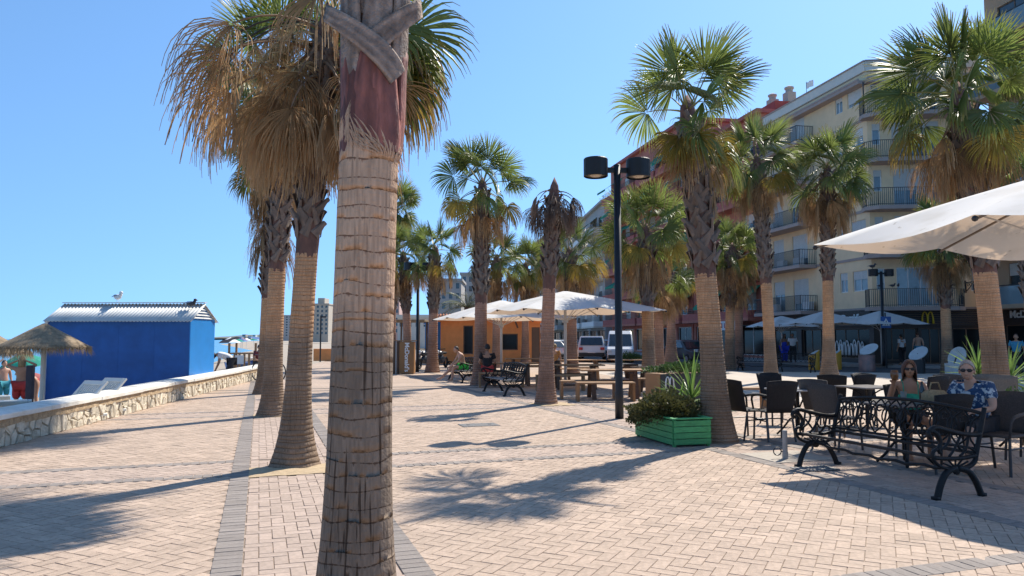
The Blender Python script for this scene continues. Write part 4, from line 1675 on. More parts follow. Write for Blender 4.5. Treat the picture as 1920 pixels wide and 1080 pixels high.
mb.quad((0, 12, 0.1), (0, 12, TOPR), (LR, 12, TOPR), (LR, 12, 0.1))
mb.build('wall', [M_tan, M_shop], tan)
mb = MB(MR)
mb.box(-0.3, LR + 0.3, -1.6, 12.1, TOPR, TOPR + 0.4)
mb.build('roof', M_tan, tan)
for k, h in enumerate(hs):
    window(tan, MR, h, 2, m_f=M_framed, shutter=0.3 if k % 3 == 0 else 0)
for h in ((0.4, 4.5, 0.3, 2.3), (5, 9.5, 0.3, 2.3), (10, 14.5, 0.3, 2.3)):
    window(tan, MR, h, 3, m_f=M_framed, m_g=M_shopglass, depth=0.2)
M_rglass = mat('balcony_glass', (0.16, 0.22, 0.24), 0.1, 0.1, 1, spec=0.8)
for z in FR_:
    for x0, x1 in ((0.5, 7.1), (7.7, 14.6)):
        b = balcony(tan, MR, x0, x1, z, 1.5, M_tan, 'solid', M_rglass, h=0.95)
        mb = MB(MR)
        mb.bar((x0, -1.47, z + 1.0), (x1, -1.47, z + 1.0), 0.05, 0.05)
        mb.build('hand_rail', M_rail, b)
lettering("McDonald's", 0.55, M_letter, tan, MR, 2.2, 2.85, y=-0.06)
for k in range(8):
    mb = MB(MR)
    z = 2.35 + k * 0.10
    mb.box(0.0, 9.0, -0.035, -0.003, z, z + 0.085)
    mb.build('slat', M_shop, tan)

# --- red-brown block with green awnings, near end and tall far end
RN, RM, RF = Vector((18.6, 54.9, 0)), Vector((16.2, 66.5, 0)), Vector((11.8, 88.0, 0))


def block(label, O, E, depth_, floors, top, m_wall, bays, bal, m_slab, rail, m_par, awn=0.0, dep=1.25, wf=None, roof_m=None, shop=None, seed=1, fl=(), cat='building', group=None, end_windows=0, name='apartment_building'):
    """street block from E (far) to O (near); windows, balconies and awnings on the side that faces the sea"""
    r = random.Random(seed)
    b = thing(name, label, cat, E, 0, group)
    U = (O - E)
    ln = U.length
    M = frame_M((0, 0, 0), U)
    hs = []
    bw = ln / bays
    for z in floors:
        for k in range(bays):
            x = bw * k
            hs.append((x + bw * 0.30, x + bw * 0.70, z + 0.08, z + 2.15))
    gh = [(bw * k + 0.3, bw * (k + 1) - 0.3, 0.3, 2.6) for k in range(bays)]
    mb = MB(M)
    wall_grid(mb, ln, 3.0, top, hs)
    wall_grid(mb, ln, 0.0, 3.0, gh, 0.25, 1)
    mb.quad((0, 0, 0), (0, 0, top), (0, depth_, top), (0, depth_, 0))
    mb.quad((0, depth_, 0), (0, depth_, top), (ln, depth_, top), (ln, depth_, 0))
    eh = []
    mb.M = M @ frame_M((ln, 0, 0), (0, 1, 0))
    if end_windows:
        eh = [(x, x + 1.2, z + 0.9, z + 2.1) for z in floors for x in [depth_ * (q + 0.5) / end_windows - 0.6 for q in range(end_windows)]]
    wall_grid(mb, depth_, 0.0, top, eh)
    Me = mb.M
    mb.build('wall', [m_wall, shop or m_wall], b)
    mb = MB(M)
    mb.box(-0.25, ln + 0.25, -0.45, depth_ + 0.2, top, top + 0.3)
    mb.build('roof', roof_m or m_wall, b)
    for h in hs:
        window(b, M, h, 2, m_f=wf, shutter=r.choice([0, 0.3, 0.5, 0.9]))
    for h in eh:
        window(b, Me, h, 2, m_f=wf)
    for h in gh:
        window(b, M, h, 2, m_f=wf or M_frame, m_g=M_shopglass, depth=0.2)
    for z in floors:
        for x0, x1 in bal:
            bo = balcony(b, M, x0 * ln, x1 * ln, z, dep, m_slab, rail, m_par)
            if awn and r.random() < awn:
                xa = x0 * ln + r.choice([0.2, 0.2, (x1 - x0) * ln * 0.5])
                awning(b, M, xa, xa + (x1 - x0) * ln * r.uniform(0.45, 0.6), z + 2.45, dep + r.uniform(0.2, 0.7), r.uniform(0.9, 1.5))
    return b, M, ln


red1, Mr1, lr1 = block('red brown block with green awnings rising behind the yellowing palm crown', RN, RM, 11, [3.1, 6.0, 8.9, 11.8, 14.5], 18.4, M_brick, 3,
                       [(0.02, 0.48), (0.52, 0.98)], M_brick, 'half', M_brick2, 0.95, roof_m=M_brick2, seed=3)
mb = MB(Mr1)
mb.box(1.0, lr1 - 0.4, 1.5, 9, 18.7, 19.6)
mb.box(0.4, lr1 - 3, 3.0, 9, 19.6, 20.2)
mb.build('penthouse', M_redroof, red1)
for x, y, z in ((lr1 - 4.5, 3.2, 20.2), (lr1 - 1.0, 2.5, 19.6)):
    mb = MB(Mr1)
    mb.box(x, x + 0.7, y, y + 0.7, z - 0.02, z + 0.75)
    mb.lathe([(0.28, 0), (0.28, 0.25), (0.36, 0.3), (0.36, 0.42), (0.1, 0.55)], 10, (x + 0.35, y + 0.35, z + 0.75))
    mb.build('chimney', M_beige, red1)
red2, Mr2, lr2 = block('tall red brown block with many green awnings and overhanging roof', RM + Vector((-0.05, 0.25, 0)), RF, 12, [3.1, 6.0, 8.9, 11.8, 14.7, 17.4], 21.4, M_brick, 6,
                       [(0.01, 0.24), (0.26, 0.49), (0.51, 0.74), (0.76, 0.99)], M_brick, 'half', M_brick2, 1.0, roof_m=M_brick2, seed=6)
# white balconied block further on, then beige ones
block('white balconied block beyond the red brown one', Vector((11.3, 90.5, 0)), Vector((9.6, 112, 0)), 12, [3.1, 6.0, 8.9, 11.8, 14.7], 18.2, M_greyb, 4,
      [(0.05, 0.45), (0.55, 0.95)], M_creamw, 'half', M_wht, 0.35, seed=8, end_windows=0, wf=M_framed)
block('beige block with dark balconies far along the street', Vector((8.5, 117, 0)), Vector((4.0, 160, 0)), 14, [3.1, 6.0, 8.9, 11.8, 14.7, 17.4], 20.5, M_beige, 7,
      [(0.03, 0.30), (0.36, 0.64), (0.70, 0.97)], M_beige, 'half', M_greyb, 0.2, seed=9, end_windows=3, wf=M_framed)

# striped shop signs over the ground floor of the red block
M_signw = mat('shop_sign_white', (0.66, 0.66, 0.66), 0.5, 0.04)
M_signr = mat('shop_sign_red', (0.42, 0.05, 0.06), 0.6, 0.05)
sg = thing('shop_sign', 'white shop sign with red lettering under the first balcony behind the palms', 'sign', Mr1 @ Vector((lr1 * 0.42, -1.25, 2.55)) + RM, math.atan2((RN - RM).y, (RN - RM).x))
mb = MB()
mb.box(0, 5.6, -0.12, 0, -0.35, 0.35)
mb.build('panel', M_signw, sg, False, 0.01)
lettering('MERI  LES', 0.52, M_signr, sg, Matrix.Identity(4), 2.9, 0.0, y=-0.14, depth=0.012)

# --- far buildings
def far_tower(label, px, D, wpx, ytop, m, floors, bays, roof=None, depth_=12, rz=0.0, cap=None, z0=0.0):
    b = thing('far_building', label, 'building', (xat(px, D), D, z0), rz)
    wd, top = wpx / FOC * D, zat(ytop, D) - z0
    hs = []
    fh = (top - 3) / floors
    for f in range(floors):
        for k in range(bays):
            x = wd * (k + 0.25) / bays
            hs.append((x, x + wd * 0.5 / bays, 3 + fh * f + fh * 0.25, 3 + fh * f + fh * 0.8))
    mb = MB()
    wall_grid(mb, wd, 0, top, hs, 0.3)
    mb.quad((wd, 0, 0), (wd, depth_, 0), (wd, depth_, top), (wd, 0, top))
    mb.quad((0, 0, 0), (0, 0, top), (0, depth_, top), (0, depth_, 0))
    mb.quad((0, depth_, 0), (0, depth_, top), (wd, depth_, top), (wd, depth_, 0))
    mb.build('wall', m, b)
    mb = MB()
    mb.box(-0.3, wd + 0.3, -0.3, depth_ + 0.3, top, top + 0.5)
    if cap:
        mb.box(wd * 0.3, wd * 0.7, 2, depth_ - 2, top + 0.5, top + cap)
    mb.build('roof', roof or m, b)
    for h in hs:
        wb = MB()
        wb.quad((h[0], 0.25, h[2]), (h[1], 0.25, h[2]), (h[1], 0.25, h[3]), (h[0], 0.25, h[3]))
        wb.build('window', M_glass, b)
    return b


far_tower('beige tower block beyond the beach behind the second trunk', 583, 330, 32, 571, M_beige, 7, 4, cap=3)
far_tower('small pale tower block just left of the second trunk in the distance', 527, 520, 20, 592, M_greyb, 8, 3)
far_tower('pink tower with red roof in the distance', 730, 240, 18, 553, M_pink, 6, 2, roof=M_redroof, cap=2.5)
far_tower('grey apartment block behind the left parasols', 812, 150, 52, 527, M_greyb, 5, 4)
far_tower('stepped grey apartment block right of the plain grey one', 864, 170, 60, 515, M_greyb, 6, 5, cap=2)
far_tower('low white block by the beach in the distance', 745, 120, 60, 596, M_creamw, 1, 4)
# coast far across the bay
M_hill = mat('coast_scrub', (0.13, 0.135, 0.11), 0.95, 0.3, 0.01)
mb = MB()
n = 44
vs = []
for j in range(5):
    for i in range(n + 1):
        x = -950 + 1050 * i / n
        y = 1750 + j * 150
        h = (6 + 62 * max(0, (x + 760) / 760) ** 0.8 if x > -760 else 0) * math.sin(PI * min(1, 0.08 + j / 4)) * (0.8 + 0.4 * noise.noise((i * 0.5, j * 0.8, 3)))
        vs.append((x, y, -1.2 + max(0.0, h)))
mb.add(vs, [(j * (n + 1) + i, j * (n + 1) + i + 1, (j + 1) * (n + 1) + i + 1, (j + 1) * (n + 1) + i) for j in range(4) for i in range(n)])
tag(mb.build('hills', M_hill, None, True), kind='structure')
r = random.Random(4)
for k in range(16):
    px = 448 + k * 9 + r.uniform(-3, 3)
    far_tower('tiny pale building on the far coast', px, 1300 + r.uniform(0, 250), r.uniform(5, 9), 633 - r.uniform(0.5, 5) - k * 0.5, r.choice([M_beige, M_greyb, M_creamw, M_pink]), 2, 2)['group'] = 'buildings on the far coast'

# --- orange kiosk
KD = 46.0
M_orange = mat('orange_stucco', (0.80, 0.305, 0.10), 0.9, 0.08, 3, 0.1, 50, big=0.08)
M_terra = mat('terracotta_tile', (0.42, 0.16, 0.08), 0.85, 0.2, 6, rand=0.2)
kx0, kx1 = xat(826, KD), xat(1013, KD)
kio = thing('kiosk', 'orange snack kiosk with tiled eaves and dark hatch', 'kiosk', (kx0, KD, 0))
kw, kh = kx1 - kx0, 2.62
hs = [(1.4, 2.0, 0.6, 2.35), (3.6, 4.75, 0.85, 1.85), (5.6, 6.1, 0.1, 2.25)]
mb = MB()
wall_grid(mb, kw, 0, kh, hs, 0.12)
mb.quad((0, 0, 0), (0, 0, kh), (0, 5, kh), (0, 5, 0))
mb.quad((kw, 0, 0), (kw, 5, 0), (kw, 5, kh), (kw, 0, kh))
mb.quad((0, 5, 0), (0, 5, kh), (kw, 5, kh), (kw, 5, 0))
mb.build('wall', M_orange, kio)
for h in hs[:2]:
    window(kio, Matrix.Identity(4), h, 1, m_f=M_framed, m_g=M_shopglass)
mb = MB()
mb.box(5.6, 6.1, 0.06, 0.10, 0.1, 2.3)
mb.build('door', M_framed, kio)
mb = MB()
mb.box(-0.3, kw + 0.3, -0.35, 5.3, kh, kh + 0.12)
mb.build('roof', M_orange, kio)
mb = MB()
mb.lathe([(0.085, -0.3), (0.10, 0.3)], 8)
tile = MB()
for i in range(7):
    pass
vs, fs = [], []
for i in range(7):
    a = PI * i / 6
    for y, rr in ((-0.28, 0.085), (0.28, 0.07)):
        vs.append((rr * math.cos(a), y, rr * math.sin(a)))
        vs.append((rr * 0.8 * math.cos(a), y, rr * 0.8 * math.sin(a)))
for i in range(6):
    o = i * 4
    fs += [(o, o + 2, o + 6, o + 4), (o + 1, o + 5, o + 7, o + 3), (o, o + 4, o + 5, o + 1)]
tile.add(vs, fs)
tme = tile.mesh('tile', M_terra, True)
k = -0.25
while k < kw + 0.25:
    for row in range(2):
        o = link('tile', tme, kio)
        o.location = (k, -0.25 + row * 0.45, kh + 0.16 + row * 0.16)
        o.rotation_euler = (0.34, 0, 0)
    k += 0.19
mb = MB()
mb.tube([(4.6, -0.05, 2.75), (4.6, -0.35, 2.6), (4.75, -0.35, 2.2)], 0.05, 6)
mb.build('flue', M_framed, kio)

# ------------------------------------------------------------------ street furniture
M_iron = mat('cast_iron', (0.010, 0.010, 0.011), 0.5, 0.3, 20, 0.3, 90, spec=0.3)
M_pole = mat('lamp_black', (0.010, 0.011, 0.014), 0.5, 0.2, 6)
M_lens = mat('lamp_lens', (0.55, 0.45, 0.34), 0.4, 0.15, 8)
M_stick = mat('torn_sticker', (0.5, 0.5, 0.48), 0.8, 0.4, 30)
M_wick = mat('dark_wicker', (0.026, 0.022, 0.021), 0.55, 0.35, 60, 0.9, 130, rand=0.25, spec=0.3)
M_wickg = mat('grey_wicker', (0.085, 0.073, 0.068), 0.55, 0.3, 60, 0.9, 130, rand=0.2)
M_leg = mat('chair_frame', (0.035, 0.030, 0.030), 0.4, 0.2, 20)
M_ttop = mat('pale_table_top', (0.42, 0.41, 0.40), 0.25, 0.12, 12)
M_ttopd = mat('dark_table_top', (0.16, 0.14, 0.13), 0.3, 0.2, 10)
M_wood = mat('picnic_wood', (0.36, 0.205, 0.10), 0.7, 0.25, 6, 0.3, 30, stretch=(1, 6, 6), rand=0.12)
M_woodd = mat('brown_panel', (0.31, 0.165, 0.070), 0.6, 0.12, 3, 0.1, 30)
M_woodx = mat('dark_plank', (0.13, 0.075, 0.045), 0.65, 0.25, 6, 0.3, 30, stretch=(1, 6, 6))
M_greenw = mat('green_planter_paint', (0.09, 0.42, 0.15), 0.65, 0.2, 10, 0.5, 40, rand=0.18, stretch=(1, 1, 4), c2=(0.06, 0.27, 0.095), spots=0.35)
M_soil = mat('soil', (0.08, 0.055, 0.04), 0.95, 0.3, 20, 0.5, 60)


def canvas_material():
    m = bpy.data.materials.new('parasol_canvas')
    m.use_nodes = True
    N, L = m.node_tree.nodes, m.node_tree.links
    bs = N['Principled BSDF']
    bs.inputs['Roughness'].default_value = 0.85
    tc = N.new('ShaderNodeTexCoord')
    nz = N.new('ShaderNodeTexNoise')
    nz.inputs['Scale'].default_value = 1.6
    nz.inputs['Detail'].default_value = 7
    L.new(tc.outputs['Object'], nz.inputs['Vector'])
    rp = N.new('ShaderNodeValToRGB')
    rp.color_ramp.elements[0].position, rp.color_ramp.elements[1].position = 0.28, 0.5
    rp.color_ramp.elements[0].color = (0.66, 0.64, 0.59, 1)
    rp.color_ramp.elements[1].color = (0.80, 0.79, 0.76, 1)
    L.new(nz.outputs[0], rp.inputs[0])
    n2 = N.new('ShaderNodeTexNoise')
    n2.inputs['Scale'].default_value = 9
    n2.inputs['Detail'].default_value = 2
    L.new(tc.outputs['Object'], n2.inputs['Vector'])
    r2 = N.new('ShaderNodeValToRGB')
    r2.color_ramp.elements[0].position, r2.color_ramp.elements[1].position = 0.25, 0.31
    r2.color_ramp.elements[0].color = (0.62, 0.60, 0.56, 1)
    r2.color_ramp.elements[1].color = (1, 1, 1, 1)
    L.new(n2.outputs[0], r2.inputs[0])
    mx = N.new('ShaderNodeMix')
    mx.data_type, mx.blend_type = 'RGBA', 'MULTIPLY'
    mx.inputs[0].default_value = 1
    L.new(rp.outputs[0], mx.inputs[6])
    L.new(r2.outputs[0], mx.inputs[7])
    L.new(mx.outputs[2], bs.inputs['Base Color'])
    tr = N.new('ShaderNodeBsdfTranslucent')
    tr.inputs['Color'].default_value = (0.52, 0.37, 0.25, 1)
    ms = N.new('ShaderNodeMixShader')
    ms.inputs[0].default_value = 0.30
    L.new(bs.outputs[0], ms.inputs[1])
    L.new(tr.outputs[0], ms.inputs[2])
    L.new(ms.outputs[0], N['Material Output'].inputs['Surface'])
    return m


M_canvas = canvas_material()
M_alu = mat('parasol_pole', (0.55, 0.53, 0.50), 0.4, 0.06, 5)
M_ribd = mat('parasol_rib', (0.16, 0.12, 0.09), 0.5, 0.15, 6)


def parasol(label, loc, rz, half, z_edge, z_apex, group, sag=0.10, pole_r=0.05, valance=0.0, m_c=None, vent=0.0):
    root = thing('parasol', label, 'parasol', loc, rz, group)
    per = 8
    pts = []                                  # perimeter: list of (x, y, phase between ribs)
    corners = [(-1, -1), (1, -1), (1, 1), (-1, 1)]
    for c in range(4):
        a, b = corners[c], corners[(c + 1) % 4]
        for h in range(2):
            for k in range(per):
                t = h * 0.5 + 0.5 * k / per
                pts.append((a[0] + (b[0] - a[0]) * t, a[1] + (b[1] - a[1]) * t, k / per))
    n = len(pts)
    rings = [0.03, 0.15, 0.3, 0.45, 0.6, 0.75, 0.88, 1.0]
    vs, fs = [], []
    for t in rings:
        for (x, y, ph) in pts:
            s_ = math.sin(PI * ph)
            pull = 1 - 0.035 * s_ * t * t
            z = z_apex + (z_edge - z_apex) * (0.85 * t + 0.15 * t * t) + (0.06 * (max(abs(x), abs(y)) - 0.5)) * 0 - sag * s_ * t * t
            ex = 0.05 * (abs(x) * abs(y)) * t
            vs.append((x * half * t * pull, y * half * t * pull, z - ex))
    for i in range(len(rings) - 1):
        for k in range(n):
            fs.append((i * n + k, (i + 1) * n + k, (i + 1) * n + (k + 1) % n, i * n + (k + 1) % n))
    fs.append(tuple(range(n)))
    fs = [tuple(reversed(f)) for f in fs]
    mb = MB()
    mb.add(vs, fs)
    cv = mb.build('canopy', m_c or M_canvas, root, True, 0, True)
    if vent:
        mb = MB()
        mb.lathe([(0.02, z_apex + 0.16), (0.34, z_apex + 0.02), (0.36, z_apex - 0.02)], 16, cap=False)
        mb.build('vent', m_c or M_canvas, cv, True)
    for c in range(8):
        k = c * per
        x, y, _ = pts[k]
        rb = MB()
        a = Vector((0, 0, z_apex - 0.05))
        b = Vector((x * half * 0.985, y * half * 0.985, z_edge - 0.04 - 0.05 * abs(x * y)))
        rb.bar(a, b, 0.032, 0.022)
        rb.build('rib', M_ribd, root)
        rb = MB()
        rb.ball(b + Vector((x * 0.02, y * 0.02, 0.0)), 0.035, 6, 4)
        rb.build('rib_cap', M_rail, root)
        mid = a.lerp(b, 0.5)
        rb = MB()
        rb.bar((x * 0.05, y * 0.05, z_edge - 0.35), mid, 0.022, 0.018)
        rb.build('strut', M_alu, root)
    mb = MB()
    mb.lathe([(pole_r, 0.05), (pole_r, z_apex - 0.02)], 12)
    mb.lathe([(pole_r * 2.0, z_edge - 0.42), (pole_r * 2.0, z_edge - 0.30)], 12)
    mb.build('pole', M_alu, root, True)
    mb = MB()
    mb.box(-0.40, 0.40, -0.40, 0.40, 0.006, 0.08)
    mb.build('base_plate', M_ribd, root, False, 0.01)
    return root


parasol('big cream parasol at the right edge shading the cafe tables', (7.16, 8.8, 0), R(21), 2.35, 2.88, 3.72, 'white parasols', sag=0.11, vent=1)
parasol('front white parasol over the brown picnic tables', (xat(1060, 25.0), 25.0, 0), R(20), 2.42, 2.50, 3.15, 'white parasols', sag=0.07, vent=0)
parasol('rear white parasol in front of the orange kiosk', (xat(940, 32), 32.0, 0), R(20), 2.42, 2.45, 3.20, 'white parasols', sag=0.07, vent=0)
gpar = 'shaded parasols in front of the restaurant'
parasol('pale parasol in front of the restaurant beside the blue crossing sign', (xat(1652, 40.5), 40.5, 0.12), R(15), 1.65, 2.25, 2.95, gpar, 0.05, 0.04)
parasol('pale parasol behind the trunk between the yellow bins', (xat(1545, 41.5), 41.5, 0.12), R(10), 1.70, 2.30, 2.95, gpar, 0.05, 0.04)
parasol('pale parasol furthest along the restaurant front, left of the other two', (xat(1466, 45), 45.0, 0.12), R(10), 1.55, 2.20, 2.8, gpar, 0.05, 0.04)


# --- twin headed lamp posts
def lamp_post(label, loc, rz, H=5.0):
    root = thing('lamp_post', label, 'lamp post', loc, rz, 'black twin lamp posts')
    mb = MB()
    mb.lathe([(0.085, 0), (0.085, 0.5), (0.075, 0.55), (0.07, H)], 14)
    mb.build('pole', M_pole, root, True, 0)
    mb = MB()
    mb.box(-0.22, 0.22, -0.035, 0.035, H - 0.16, H - 0.06)
    mb.build('cross_arm', M_pole, root)
    for s in (-1, 1):
        mb = MB()
        c = (s * 0.43, 0, H - 0.25)
        mb.lathe([(0.225, 0.0), (0.24, 0.01), (0.24, 0.35), (0.225, 0.37)], 28, c, cap=False)
        mb.lathe([(0.225, 0.37), (0.02, 0.385)], 28, c)
        h = mb.build('lamp_head', M_pole, root, False)
        mb = MB()
        mb.lathe([(0.222, 0.03), (0.12, 0.035), (0.10, 0.01), (0.05, 0.0)], 24, c)
        mb.build('lens', M_lens, h, True)
    return root


L1 = lamp_post('black twin drum lamp post standing left of the green planter', (xat(1160, 14.66), 14.66, 0), R(5))
mb = MB()
mb.lathe([(0.073, 0), (0.073, 0.09)], 14, (0, 0, 1.46), cap=False)
mb.build('sticker', M_stick, L1, True)
copy_thing(L1, (xat(783, 35), 35, 0), R(8), 'black twin drum lamp post between the totem sign and the palm by the motorbikes')
L3 = copy_thing(L1, (xat(1656, 39.6), 39.6, 0.12), R(3), 'black twin drum lamp post with pigeon in front of the cream building')
mb = MB()
mb.tube([(0, 0, 0), (0, 0, 2.9)], 0.035, 6)
sp = thing('crossing_sign', 'blue pedestrian crossing sign in front of a pale parasol', 'road sign', (xat(1661, 39), 39, 0.0))
mb.build('post', M_pole, sp)
M_blue = mat('sign_blue', (0.02, 0.09, 0.30), 0.5, 0.05)
mb = MB()
mb.box(-0.27, 0.27, -0.075, -0.045, 2.10, 2.70)
mb.build('plate', M_blue, sp, False, 0.01)
mb = MB()
mb.add([(-0.21, -0.079, 2.22), (0.21, -0.079, 2.22), (0, -0.079, 2.62)], [(0, 1, 2)])
mb.build('white_triangle', M_letter, sp)
mb = MB()
for a, b, wd in (((0, 2.48), (0.01, 2.36), 0.045), ((0.01, 2.37), (-0.06, 2.25), 0.03), ((0.01, 2.37), (0.07, 2.25), 0.03), ((0, 2.45), (-0.05, 2.38), 0.02), ((0, 2.45), (0.06, 2.39), 0.02)):
    mb.bar((a[0], -0.083, a[1]), (b[0], -0.083, b[1]), wd, 0.004, up=(0, 1, 0))
mb.ball((0, -0.083, 2.515), (0.024, 0.004, 0.024), 8, 5)
mb.build('walking_figure', M_pole, sp)


# --- cast iron benches (local X along the bench, front = -Y)
def bench(label, loc, rz, seat=True, L_=1.95, group='black cast iron benches'):
    root = thing('bench', label, 'bench', loc, rz, group)
    for s in (-1, 1):
        x = s * (L_ / 2)
        mb = MB()

        def cv(pts, r=0.017, n=6):
            # smooth the control polyline
            P = [Vector((x, p[0], p[1])) for p in pts]
            out = []
            for i in range(len(P) - 1):
                a = P[max(0, i - 1)]
                b, c = P[i], P[i + 1]
                d = P[min(len(P) - 1, i + 2)]
                for q in range(4):
                    t = q / 4
                    out.append(0.5 * ((2 * b) + (c - a) * t + (2 * a - 5 * b + 4 * c - d) * t * t + (3 * b - a - 3 * c + d) * t ** 3))
            out.append(P[-1])
            mb.tube(out, r, n)

        cv([(-0.33, 0.0), (-0.32, 0.03), (-0.28, 0.14), (-0.20, 0.25), (-0.08, 0.29)], 0.033)
        cv([(0.24, 0.0), (0.23, 0.03), (0.17, 0.15), (0.08, 0.25), (-0.06, 0.29)], 0.033)
        cv([(-0.36, 0.40), (-0.20, 0.385), (0.0, 0.38), (0.20, 0.40)], 0.022)
        cv([(-0.08, 0.27), (-0.24, 0.30), (-0.34, 0.36), (-0.37, 0.44), (-0.31, 0.48), (-0.27, 0.44)], 0.018)
        cv([(-0.06, 0.27), (0.08, 0.29), (0.17, 0.34), (0.20, 0.42), (0.26, 0.62), (0.33, 0.86)], 0.024)
        cv([(-0.30, 0.47), (-0.26, 0.54), (-0.30, 0.62), (-0.37, 0.66), (-0.41, 0.63), (-0.38, 0.59)], 0.022)
        cv([(-0.40, 0.65), (-0.32, 0.69), (-0.18, 0.66), (0.0, 0.62), (0.16, 0.60), (0.25, 0.61)], 0.026)
        cv([(-0.28, 0.46), (-0.18, 0.52), (-0.14, 0.60), (-0.17, 0.65)], 0.013)
        cv([(-0.16, 0.40), (-0.08, 0.48), (0.0, 0.60)], 0.013)
        cv([(-0.02, 0.40), (0.06, 0.46), (0.10, 0.58)], 0.013)
        cv([(0.20, 0.42), (0.10, 0.48), (0.0, 0.46), (-0.06, 0.54)], 0.013)
        mb.ball((x, -0.07, 0.265), (0.022, 0.055, 0.045), 8, 5)
        for y_ in (-0.345, 0.25):
            mb.box(x - 0.03, x + 0.03, y_ - 0.03, y_ + 0.03, 0.0, 0.03)
        for q in range(7):                   # fan of petals under the seat
            a = PI * (0.08 + 0.84 * q / 6)
            cv([(-0.08, 0.285), (-0.08 - 0.12 * math.cos(a), 0.285 + 0.09 * math.sin(a) * 0.6), (-0.08 - 0.21 * math.cos(a), 0.29 + 0.085 * math.sin(a))], 0.010, 5)
        mb.build('end_frame', M_iron, root, True)
    if seat:
        for k in range(5):
            y = -0.30 + k * 0.105
            mb = MB()
            mb.box(-L_ / 2 + 0.02, L_ / 2 - 0.02, y, y + 0.082, 0.405, 0.43)
            mb.build('seat_slat', M_slatgrey, root, False, 0.006)
    else:
        mb = MB()
        mb.bar((-L_ / 2, -0.30, 0.40), (L_ / 2, -0.30, 0.40), 0.045, 0.03)
        mb.build('front_rail', M_iron, root, False, 0.005)
        mb = MB()
        mb.bar((-L_ / 2, 0.18, 0.42), (L_ / 2, 0.18, 0.42), 0.04, 0.03)
        mb.build('rear_rail', M_iron, root, False, 0.005)
    mb = MB()
    pts = [(-L_ / 2 + L_ * i / 16, -0.08, 0.275 - 0.035 * math.sin(PI * i / 16) + 0.012 * math.sin(i * 2.1)) for i in range(17)]
    mb.tube(pts, 0.017, 6)
    mb.build('stretcher', M_iron, root, True)
    # cast lattice of the back
    mb = MB()

    def bp(x, s):
        top = 0.80 + 0.07 * math.cos(x / L_ * PI) ** 0.8 if abs(x) < L_ / 2 - 0.001 else 0.80
        z = 0.46 + (top - 0.46) * s
        y = 0.20 + 0.125 * (z - 0.44) / 0.42
        return Vector((x, y, z))

    for s, r_ in ((1.0, 0.020), (0.0, 0.015)):
        mb.tube([bp(-L_ / 2 + L_ * i / 28, s) for i in range(29)], r_, 6)
    nf = 9
    for k in range(nf):
        x0 = -L_ / 2 + L_ * k / nf
        wd = L_ / nf
        for sgn in (-1, 1):
            pts = []
            for i in range(11):
                t = i / 10
                xx = x0 + wd * 0.5 + sgn * (wd * 1.15 * (t - 0.5) + 0.045 * math.sin(t * 2 * PI))
                pts.append(bp(max(-L_ / 2 + 0.01, min(L_ / 2 - 0.01, xx)), t))
            mb.tube(pts, 0.0105, 5)
        c = (x0 + wd / 2, 0.55)
        mb.tube([bp(c[0] + 0.055 * math.cos(a), c[1] + 0.20 * math.sin(a)) for a in np.linspace(0, 2 * PI, 12)], 0.009, 5)
        for (ox, oz) in ((0.0, 0.82), (0.5, 0.3), (0.5, 0.72)):
            xx = x0 + wd * (0.5 + ox)
            if abs(xx) < L_ / 2 - 0.05:
                mb.tube([bp(xx + 0.035 * math.cos(a), oz + 0.09 * math.sin(a)) for a in np.linspace(0.4, 2 * PI - 0.6, 9)], 0.009, 5)
    mb.build('backrest', M_iron, root, True)
    return root


M_slatgrey = mat('bench_slat', (0.10, 0.10, 0.105), 0.4, 0.2, 10)
BRZ = math.atan2(-0.947, 0.32)               # bench runs along the cross direction, front faces the sea
bench('ornate black cast iron bench in the shade beside the cafe chairs, seen end on', ((3.75 + 4.45) / 2, (9.25 + 7.45) / 2, 0), BRZ, seat=False)
bench('ornate black bench between the two red trunks, in front of the picnic tables', (-0.20, 21.3, 0), BRZ)
bench('ornate black bench carrying the man in green shorts', (-1.75, 27.3, 0), BRZ)
bench('ornate black bench on the far terrace left of the orange trunk', (xat(1424, 35.5), 35.5, 0), BRZ + 0.5)
bench('ornate black bench on the far terrace right of the orange trunk', (xat(1484, 35.0), 35.0, 0), BRZ + 0.5)


